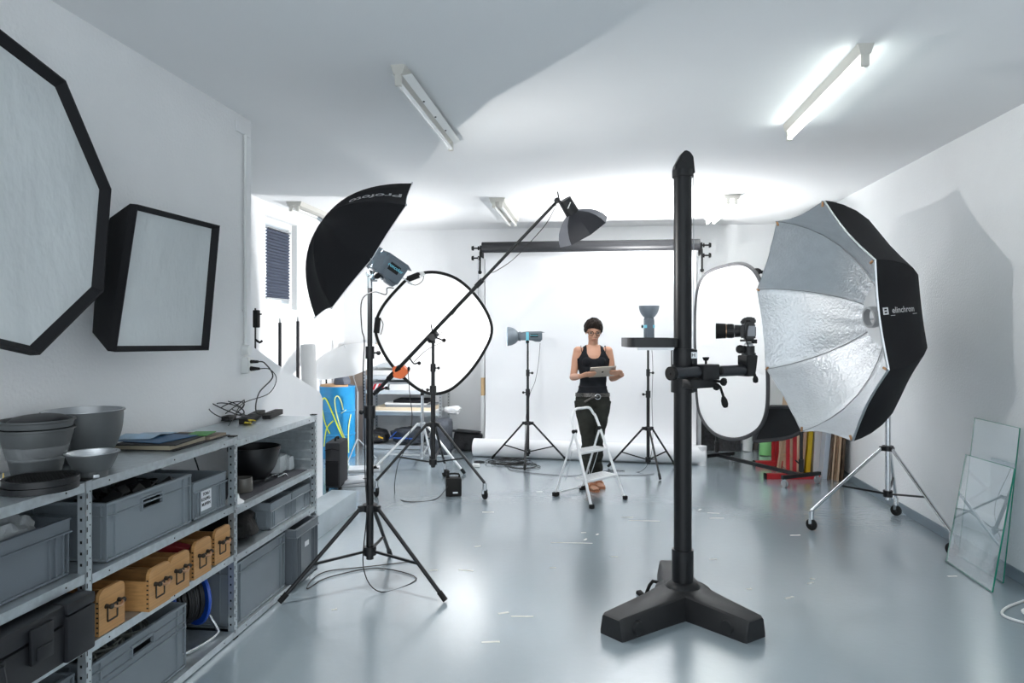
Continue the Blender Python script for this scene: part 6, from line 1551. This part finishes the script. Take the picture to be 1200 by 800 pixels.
# white cable at the frame edge
q = floor_at(1197, 722); b = B()
b.tube([q + V((.18, .25, .008)), q + V((-.02, .10, .008)), q + V((-.10, -.02, .008)), q + V((-.02, -.12, .008)), q + V((.16, -.16, .008)), q + V((.34, -.06, .012)), q + V((.30, .06, .014)), q + V((.06, .06, .018)), q + V((.02, -.02, .016)), q + V((.10, -.10, .012)), q + V((.3, -.16, .008))], .007, 8, smooth=7)
solo('white_cable', b, m_whitepl, 'white cable looped on the floor near the glass sheets', 'cable')
# tape remnants on the floor
random.seed(11); b = B()
def tape(px_, py_, L_, a, w_=.02):
    q = floor_at(px_, py_); d_ = V((math.cos(a), math.sin(a), 0)); s_ = V((-d_.y, d_.x, 0)); pts_ = []
    for f in (0, .3, .6, 1): pts_.append(q + d_ * L_ * (f - .5) + s_ * w_ * random.uniform(.3, .55))
    for f in (1, .7, .35, 0): pts_.append(q + d_ * L_ * (f - .5) - s_ * w_ * random.uniform(.3, .55))
    b.prism(pts_, UP * .0005, UP * .0012)
for px_, py_, L_, a in ((670, 636, .30, .05), (686, 632, .05, 1.3), (684, 624, .04, .2), (612, 722, .12, .1), (590, 718, .06, .5), (575, 752, .09, .2), (546, 668, .10, -.1), (840, 607, .12, .1), (836, 601, .10, -.1), (932, 627, .08, .2), (950, 683, .05, .7), (952, 678, .03, -.5), (925, 700, .07, .6), (720, 652, .05, .2), (735, 606, .10, .05), (700, 626, .04, 1.2), (648, 665, .04, .3), (1116, 675, .06, .2), (836, 655, .05, .3), (755, 610, .25, .02), (572, 600, .1, .1), (560, 640, .05, .6), (508, 668, .05, .3), (632, 576, .06, .2), (878, 690, .035, .4), (392, 714, .03, .5), (820, 597, .05, 1.0)): tape(px_, py_, L_, a)
solo('tape_residue', b, mat('old_tape', (.66, .66, .62), .7), 'scraps of old pale tape stuck to the floor', 'tape residue', kind='stuff')
# ================================================================ THE WOMAN
PO = floor_at(694.5, 572)
MP = Matrix((CR, -CF, UP)).transposed().to_4x4(); MP.translation = PO      # x picture-wise, y towards the lens, z up
def ell(c_, rx_, ry_, n=28, e=1.0, tilt=0.0):
    out = []
    for k in range(n):
        a = 2 * PI * k / n; ca, sa = math.cos(a), math.sin(a)
        x_ = math.copysign(abs(ca) ** e, ca) * rx_; y_ = math.copysign(abs(sa) ** e, sa) * ry_
        out.append((c_[0] + x_, c_[1] + y_, c_[2] + tilt * y_))
    return out
b = B()
tors = [(.0, .0, .80, .10, .075), (.0, -.005, .83, .150, .10), (.0, -.01, .87, .163, .112), (.0, -.005, .92, .150, .104), (.002, .0, .97, .130, .09), (.003, .004, 1.03, .122, .085), (.004, .006, 1.10, .128, .09), (.004, .006, 1.17, .138, .098), (.004, .004, 1.24, .146, .098), (.004, .0, 1.30, .150, .088), (.004, -.006, 1.345, .138, .072), (.004, -.01, 1.375, .10, .06), (.004, -.008, 1.40, .06, .05)]
b.loft([ell((x_, y_, z_), rx_, ry_, 32, .9) for x_, y_, z_, rx_, ry_ in tors])
for s_ in (-1, 1):
    b.ball((.004 + s_ * .062, .072, 1.235), .05, (1.05, .75, 1.0)); b.ball((.004 + s_ * .142, -.005, 1.345), .046, (1.1, 1, .9)); b.ball((s_ * .07, -.06, .86), .085, (1, .9, 1.1))
b.tube([(.004, -.015, 1.34), (.004, -.008, 1.39), (.004, .010, 1.44), (.004, .022, 1.475)], [.062, .050, .046, .050], 20)
# arms
EL, ER = V((-.192, .00, 1.085)), V((.192, -.0, 1.075))
tc_ = V((.060, .285, 1.155)); tt = rad(36); tn = V((0, math.sin(tt), -math.cos(tt))); ty = V((0, math.cos(tt), math.sin(tt))); tx = (V((1, 0, .07))).normalized()
def TP(a, b_, n_=0.0): return tc_ + tx * a + ty * b_ + tn * n_
WL, WR = TP(-.205, -.035, .012), TP(.19, -.055, .014)
for s_, el_, wr_ in ((-1, EL, WL), (1, ER, WR)):
    b.tube(smooth_path([(.004 + s_ * .146, -.005, 1.35), (.004 + s_ * .166, -.008, 1.27), (.004 + s_ * .180, -.006, 1.17), el_], 4), [.044 - .012 * k / 12 for k in range(13)], 18)
    b.ball(el_, .034)
    b.tube([el_, el_.lerp(wr_, .25), el_.lerp(wr_, .6), wr_], [.034, .036, .029, .022], 18)
# hands gripping the tablet edges: fingers below, thumb on top
for s_, wr_ in ((-1, WL), (1, WR)):
    e_ = .120 * s_
    pc = TP(e_ + s_ * .038, -.012, .012)
    b.tube([wr_, wr_.lerp(pc, .6), pc], [.021, .023, .024], 14)
    b.ball(pc, .03, (1.15, 1.15, .62), rot=Euler((tt, 0, 0)))
    for j in range(4):
        bb = .030 - .0195 * j; L_ = (.052, .060, .056, .046)[j]
        b.tube(smooth_path([TP(e_ + s_ * .040, bb * .9 - .004, .012), TP(e_ + s_ * .014, bb, .021), TP(e_ - s_ * L_ * .5, bb, .018), TP(e_ - s_ * L_, bb - .002, .0125)], 3), [.0100, .0098, .0096, .0092, .009, .0088, .0085, .0082, .0080, .0072], 10)
    b.tube(smooth_path([TP(e_ + s_ * .042, -.030, .006), TP(e_ + s_ * .018, -.028, -.012), TP(e_ - s_ * .014, -.010, -.0165)], 3), [.0125, .012, .0115, .011, .0105, .0095, .008], 10)
# legs
HLp, HRp = (-.082, .0, .86), (.082, -.01, .86)
KL, KR = (-.046, .045, .485), (.036, .0, .485); AL, AR = (-.028, -.01, .095), (.052, -.125, .10)
for h_, k_, a_ in ((HLp, KL, AL), (HRp, KR, AR)):
    b.tube(smooth_path([h_, V(h_).lerp(V(k_), .5) + V((0, .008, 0)), k_, V(k_).lerp(V(a_), .35) + V((0, -.018, 0)), a_], 4), [.094, .092, .089, .084, .078, .071, .064, .059, .056, .056, .057, .056, .053, .048, .042, .038, .035], 22)
# feet
for a_, toe in ((AL, (.012, .135, .022)), (AR, (.085, .005, .022))):
    a_ = V(a_); toe = V(toe); hl_ = V((a_.x, a_.y - .045, .028)); b.tube([a_, V((a_.x, a_.y - .012, .055)), hl_], [.036, .036, .028], 14)
    b.loft([ell((q.x, q.y, q.z), w_, h_, 16) for q, w_, h_ in ()]) if False else None
    d_ = (toe - V((a_.x, a_.y, .022))); sd_ = V((d_.y, -d_.x, 0)).normalized()
    for f_, w_, h_ in ((0, .030, .045),):
        pass
    rings = []
    for f_, w_, h_ in ((-.28, .012, .02), (-.2, .026, .035), (.1, .030, .062), (.35, .032, .052), (.6, .038, .036), (.82, .040, .026), (.98, .034, .020)):
        c__ = V((a_.x, a_.y, 0)) + V((d_.x, d_.y, 0)) * f_; rings.append([c__ + sd_ * (w_ * math.cos(2 * PI * k / 14)) + V((0, 0, .012 + h_ * .5 + h_ * .5 * math.sin(2 * PI * k / 14))) for k in range(14)])
    b.loft(rings)
    for j in range(5):
        o_ = V((a_.x, a_.y, .024)) + V((d_.x, d_.y, 0)) * .94 + sd_ * (-.030 + .0148 * j); L_ = (.030, .028, .026, .022, .018)[j if toe.x < .05 else 4 - j]
        b.tube([o_, o_ + d_.normalized() * L_ * .6 + V((0, 0, .0)), o_ + d_.normalized() * L_ + V((0, 0, -.004))], [.0095, .0092, .006], 10)
# head
HM = Matrix.Translation((.006, .030, 1.540)) @ Matrix.Rotation(rad(-20), 4, 'X')
def HP(x_, y_, z_): return HM @ V((x_, y_, z_))
hb = B()
def hball(c_, r_, sc_): 
    bb = B(HM); bb.ball(c_, r_, sc_, 24, 16); return bb
def addhead(c_, r_, sc_, n=22, m=14):
    old = b.xf; b.xf = HM; b.ball(c_, r_, sc_, n, m); b.xf = old
addhead((0, -.008, .022), .1, (.74, .92, .86)); addhead((0, .022, -.045), .06, (.86, .92, 1.05)); addhead((0, .042, -.083), .024, (1.1, .9, .8))
addhead((0, .035, -.012), .06, (.96, .75, 1.0))
for s_ in (-1, 1): addhead((s_ * .036, .056, -.030), .022, (1, .7, .9)); addhead((s_ * .073, -.008, -.015), .022, (.32, .75, 1.25)); addhead((s_ * .030, .077, .021), .020, (1.1, .35, .35))
old = b.xf; b.xf = HM
b.tube([(0, .078, .010), (0, .093, -.012), (0, .101, -.028), (0, .088, -.036)], [.007, .009, .011, .010], 12)
for s_ in (-1, 1): b.ball((s_ * .010, .088, -.032), .007)
b.tube([(-.022, .074, -.058), (-.01, .083, -.055), (0, .084, -.056), (.01, .083, -.055), (.022, .074, -.058)], [.004, .0055, .005, .0055, .004], 8)
b.tube([(-.02, .074, -.063), (0, .082, -.066), (.02, .074, -.063)], [.004, .0065, .004], 8)
b.tube([(0, -.02, -.06), (0, -.03, -.10)], [.05, .045], 16)
b.xf = old
raw = bpy.data.meshes.new('body_raw'); bmesh.ops.recalc_face_normals(b.bm, faces=b.bm.faces[:]); b.bm.to_mesh(raw); b.bm.free()
ro = bpy.data.objects.new('body_raw', raw); C.objects.link(ro)
md = ro.modifiers.new('r', 'REMESH'); md.mode = 'VOXEL'; md.voxel_size = .0042; md.use_smooth_shade = True
sm_ = ro.modifiers.new('s', 'SMOOTH'); sm_.factor = .5; sm_.iterations = 3
dg = bpy.context.evaluated_depsgraph_get(); dg.update(); body_me = bpy.data.meshes.new_from_object(ro.evaluated_get(dg)); bpy.data.objects.remove(ro)
tp = thing('person', 'woman with short dark hair and glasses in a black tank top reading a tablet', 'person', PO)
def garment(name, keep, off, m_, solid=.003, wr=None):
    bm = bmesh.new(); bm.from_mesh(body_me); bm.verts.ensure_lookup_table()
    bm.normal_update()
    kill = [f for f in bm.faces if not keep(f.calc_center_median())]
    bmesh.ops.delete(bm, geom=kill, context='FACES')
    seen, comps = set(), []
    for f0 in bm.faces:
        if f0 in seen: continue
        st, comp = [f0], []; seen.add(f0)
        while st:
            f = st.pop(); comp.append(f)
            for e in f.edges:
                for g in e.link_faces:
                    if g not in seen: seen.add(g); st.append(g)
        comps.append(comp)
    comps.sort(key=len); bmesh.ops.delete(bm, geom=[f for c_ in comps[:-1] for f in c_], context='FACES')
    bm.normal_update()
    for v in bm.verts:
        o_ = off(v.co) if callable(off) else off; v.co += v.normal * (o_ + (wr(v.co) if wr else 0))
    for _ in range(3): bmesh.ops.smooth_vert(bm, verts=bm.verts[:], factor=.5, use_axis_x=True, use_axis_y=True, use_axis_z=True)
    bm.normal_update(); nv = {v: v.normal.copy() for v in bm.verts}; fs = bm.faces[:]; bd = [e for e in bm.edges if len(e.link_faces) == 1]
    dv = {v: bm.verts.new(v.co - nv[v] * solid) for v in list(nv)}
    for f in fs: bm.faces.new([dv[v] for v in reversed(f.verts)])
    for e in bd:
        a_, b_ = e.verts
        try: bm.faces.new([a_, b_, dv[b_], dv[a_]])
        except ValueError: pass
    for f in bm.faces: f.smooth = True
    bm.transform(MP); bm.transform(Matrix.Translation(-PO)); bmesh.ops.recalc_face_normals(bm, faces=bm.faces[:])
    me = bpy.data.meshes.new(name); bm.to_mesh(me); bm.free(); me.materials.append(m_); o = bpy.data.objects.new(name, me); C.objects.link(o); o.parent = tp; return o
def in_arm(p_):
    ax_x = .004 + math.copysign(.5, p_.x)
    # distance of |x| from the torso side at this height
    return False
def torso_half(z):
    for (a, b_) in zip(tors, tors[1:]):
        if a[2] <= z <= b_[2]: t_ = (z - a[2]) / (b_[2] - a[2]); return a[3] + (b_[3] - a[3]) * t_
    return .15
def keep_tank(p_):
    x_ = abs(p_.x - .004); z = p_.z
    if not (.905 < z < 1.405) or p_.y > .15: return False
    if z < 1.27: return x_ < torso_half(z) + .012
    lim = .148 - .050 * min(1, (z - 1.27) / .09) ** .8
    if x_ > lim: return False
    if p_.y > -.005:
        if x_ < .064 and z > 1.272 + .05 * (x_ / .064) ** 4: return False
    elif x_ < .06 and z > 1.345 + .03 * (x_ / .06) ** 2: return False
    return True
garment('tank_top', keep_tank, lambda c: .004 + (.008 if c.z < 1.0 else 0) , m_tank, .0025, lambda c: .0035 * math.sin(38 * c.z + 16 * c.x + 4 * math.sin(9 * c.x)) if c.z < 1.16 else 0)
def keep_pants(p_): return .12 < p_.z < .935 and abs(p_.x) < .19 and p_.y < .16
def pant_off(c):
    if c.z > .85: return .006
    if c.z > .5: return .006 + .005 * (.85 - c.z) / .35
    return .011 + .012 * (.5 - c.z) / .38
def pant_wr(c):
    k = 1.0 if c.z < .82 else .3
    return k * (.004 * math.sin(55 * c.z + 22 * c.x + 5 * math.sin(20 * c.y)) + .004 * math.sin(31 * c.z - 35 * c.x) * (1 if c.z < .55 else .5))
garment('trousers', keep_pants, pant_off, m_pants, .003, pant_wr)
# body mesh itself
bm = bmesh.new(); bm.from_mesh(body_me)
for f in bm.faces: f.smooth = True
bm.transform(MP); bm.transform(Matrix.Translation(-PO)); bmesh.ops.recalc_face_normals(bm, faces=bm.faces[:]); me = bpy.data.meshes.new('body'); bm.to_mesh(me); bm.free(); me.materials.append(m_skin)
bo = bpy.data.objects.new('body', me); C.objects.link(bo); bo.parent = tp
# hair: short crop with a swept fringe
HX = MP @ HM
b = B(HX); outer, inner = [], []
for i in range(15):
    t_ = i / 14; ro_, ri_ = [], []
    for k in range(48):
        ph = 2 * PI * k / 48; fr_ = math.sin(ph)            # +1 = face direction
        side = math.cos(ph)
        th_max = rad(118) - rad(46) * max(0, fr_) ** .9 + rad(14) * max(0, -fr_) + rad(9) * side * max(0, fr_)
        if abs(side) > .8: th_max += rad(8)
        th = t_ * th_max; n_ = .004 * math.sin(11 * ph + 6 * t_) + .003 * math.sin(23 * ph + 14 * t_) + .003 * math.sin(5 * ph - 9 * t_)
        R_ = (.089 + n_ * (.3 + .7 * t_), .103 + n_, .099 + n_); 
        if t_ > .97: R_ = tuple(q - .004 for q in R_)
        ctr = (0, -.010, .022)
        d_ = (math.sin(th) * math.cos(ph), math.sin(th) * math.sin(ph), math.cos(th))
        ro_.append(tuple(ctr[q] + R_[q] * d_[q] for q in range(3))); ri_.append(tuple(ctr[q] + (R_[q] - .022) * d_[q] for q in range(3)))
    outer.append(ro_); inner.append(ri_)
b.loft(outer + inner[::-1], cap=False)
for k in range(26):   # locks on the fringe and the nape
    ph = rad(random.uniform(25, 155)) if k < 14 else rad(random.uniform(190, 350)); th = rad(random.uniform(35, 60)) if k < 14 else rad(random.uniform(80, 115))
    def hp_(th_, ph_, e=0): return (.0845 + e) * math.sin(th_) * math.cos(ph_), -.010 + (.104 + e) * math.sin(th_) * math.sin(ph_), .022 + (.100 + e) * math.cos(th_)
    sw = .35 if k < 14 else .1
    b.tube(smooth_path([hp_(th - .35, ph - sw, .001), hp_(th - .1, ph - sw * .4, .005), hp_(th + .16, ph, .002), hp_(th + .28, ph + sw * .3, -.002)], 3), [.006, .008, .009, .009, .009, .008, .007, .005, .004, .002], 8)
obj('hair', b, m_hair, tp)
# glasses
b = B(HX)
for s_ in (-1, 1):
    c_ = V((s_ * .034, .094, .003)); pts_ = [(c_ + V((q[0] * s_, -.010 * abs(q[0] + .0) / .02, q[1]))) for q in ((-.022, .012), (.0, .0145), (.024, .012), (.026, -.002), (.018, -.015), (0, -.018), (-.018, -.015), (-.023, -.002))]
    b.tube(smooth_path(pts_, 3, True), .0021, 8, True); b.tube([c_ + V((s_ * .026, -.011, .007)), V((s_ * .078, .06, .006)), V((s_ * .082, -.0, .0))], .002, 6, smooth=3)
b.tube([(-.012, .092, .008), (0, .097, .010), (.012, .092, .008)], .002, 6)
obj('glasses', b, mat('dark_frame', (.02, .015, .012), .25), tp)
b = B(HX)
for s_ in (-1, 1): b.ball((s_ * .032, .0745, .001), .0125, (1.2, .6, .5)); 
obj('eyes', b, mat('eye_dark', (.10, .07, .06), .3), tp)
b = B(HX); b.ball((0, .0835, -.0595), .018, (1.1, .26, .34)); obj('lips', b, mat('lip', (.50, .17, .14), .4), tp)
b = B(HX)
for s_ in (-1, 1): b.tube([(s_ * .016, .086, .020), (s_ * .032, .088, .027), (s_ * .05, .076, .022)], [.002, .003, .0015], 6)
obj('eyebrows', b, m_hair, tp)
# belt with round buckle
b = B(MP); rings = []
for dz, g_ in ((-.018, .015), (-.018, .019), (.018, .017), (.018, .013)): rings.append(ell((.0, -.006, .915 + dz), .1515 + g_, .105 + g_, 40, .92, .05))
b.loft(rings, cap=False); b.loft([rings[-1], rings[0]], cap=False); belt = obj('belt', b, mat('studded_belt', (.09, .085, .08), .35, .5, bump=(90, .6, .004), var=(.8, 90)), tp)
b = B(MP); c_ = V((.035, .124, .905))
b.tube([c_ + V((.026 * math.cos(a), .004, .024 * math.sin(a))) for a in [2 * PI * k / 18 for k in range(18)]], .0045, 8, True); b.cyl(c_, c_ + V((-.025, .006, 0)), .003, n=8); obj('buckle', b, m_chrome, tp)
b = B(MP); b.tube([c_ + V((-.02, .004, .0)), c_ + V((-.06, .006, -.012)), c_ + V((-.10, -.004, -.035)), c_ + V((-.125, -.012, -.05))], .010, 8, smooth=3); obj('belt_end', b, MATS['studded_belt'], tp)
# necklace strap marks: thin bra straps
b = B(MP)
for s_ in (-1, 1): b.tube([(.004 + s_ * .108, .066, 1.30), (.004 + s_ * .118, .045, 1.355), (.004 + s_ * .118, .0, 1.392), (.004 + s_ * .112, -.05, 1.36)], .0032, 6, smooth=4)
obj('thin_strap', b, m_tank, tp)
# sandals
m_sand = mat('tan_sandal', (.38, .15, .07), .6)
for a_, toe in ((AL, (.012, .135)), (AR, (.085, .005))):
    b = B(MP); a_ = V((a_[0], a_[1], 0)); d_ = V((toe[0], toe[1], 0)) - a_; dn = d_.normalized(); sd_ = V((dn.y, -dn.x, 0)); pts_ = []
    for f_, w_ in ((-.36, .022), (-.1, .034), (.3, .034), (.7, .043), (1.05, .040), (1.28, .022)): pts_.append(a_ + d_ * f_ + sd_ * w_)
    for f_, w_ in ((1.28, .022), (1.05, .040), (.7, .043), (.3, .034), (-.1, .034), (-.36, .022)): pts_.append(a_ + d_ * f_ - sd_ * w_)
    b.prism(pts_, UP * .0, UP * .012); b.tube([a_ + d_ * .62 + sd_ * .043 + UP * .01, a_ + d_ * .6 + sd_ * .03 + UP * .050, a_ + d_ * .6 + UP * .060, a_ + d_ * .6 - sd_ * .03 + UP * .050, a_ + d_ * .62 - sd_ * .043 + UP * .01], .009, 8, smooth=3)
    obj('sandal', b, m_sand, tp)
# tablet
b = B(MP @ Matrix((tx, ty, tn)).transposed().to_4x4() if False else None)
M3 = Matrix((tx, ty, tn)).transposed().to_4x4(); M3.translation = tc_
b = B(MP @ M3); b.box((0, 0, .0), (.242, .170, .0075), None, .003)
tb_ = thing('tablet', 'pale gold tablet computer held in both hands by the woman', 'tablet', MP @ (tc_ - UP * .04)); obj('tablet_body', b, mat('champagne_metal', (.46, .40, .34), .4, .5), tb_)
b = B(MP @ M3); b.box((0, 0, -.0040), (.226, .154, .0008), None, 0); obj('tablet_screen', b, mat('screen_dark', (.03, .03, .035), .1), tb_)
b = B(MP @ M3); b.ball((.0, .0, .0038), .010, (1, 1.1, .08)); b.ball((.005, .013, .0038), .004, (.6, 1.2, .2)); obj('logo_mark', b, m_rubber, tb_)

# ================================================================ LIGHTS
area('umbrella_flash', UC - ax_u * .055, ax_u, .09, P_UMB, (1, .985, .96))
area("side_strobe_flash", aD(607, 394, 8.22) - CR * .10 - CF * .02, -CR - CF * .18, .16, P_SIDE, (1, 1, 1), 150)
q = aD(760.5, 372, 7.86)
area('top_strobe_flash', q + UP * .080, UP, .14, P_TOP, (1, 1, 1), 170)
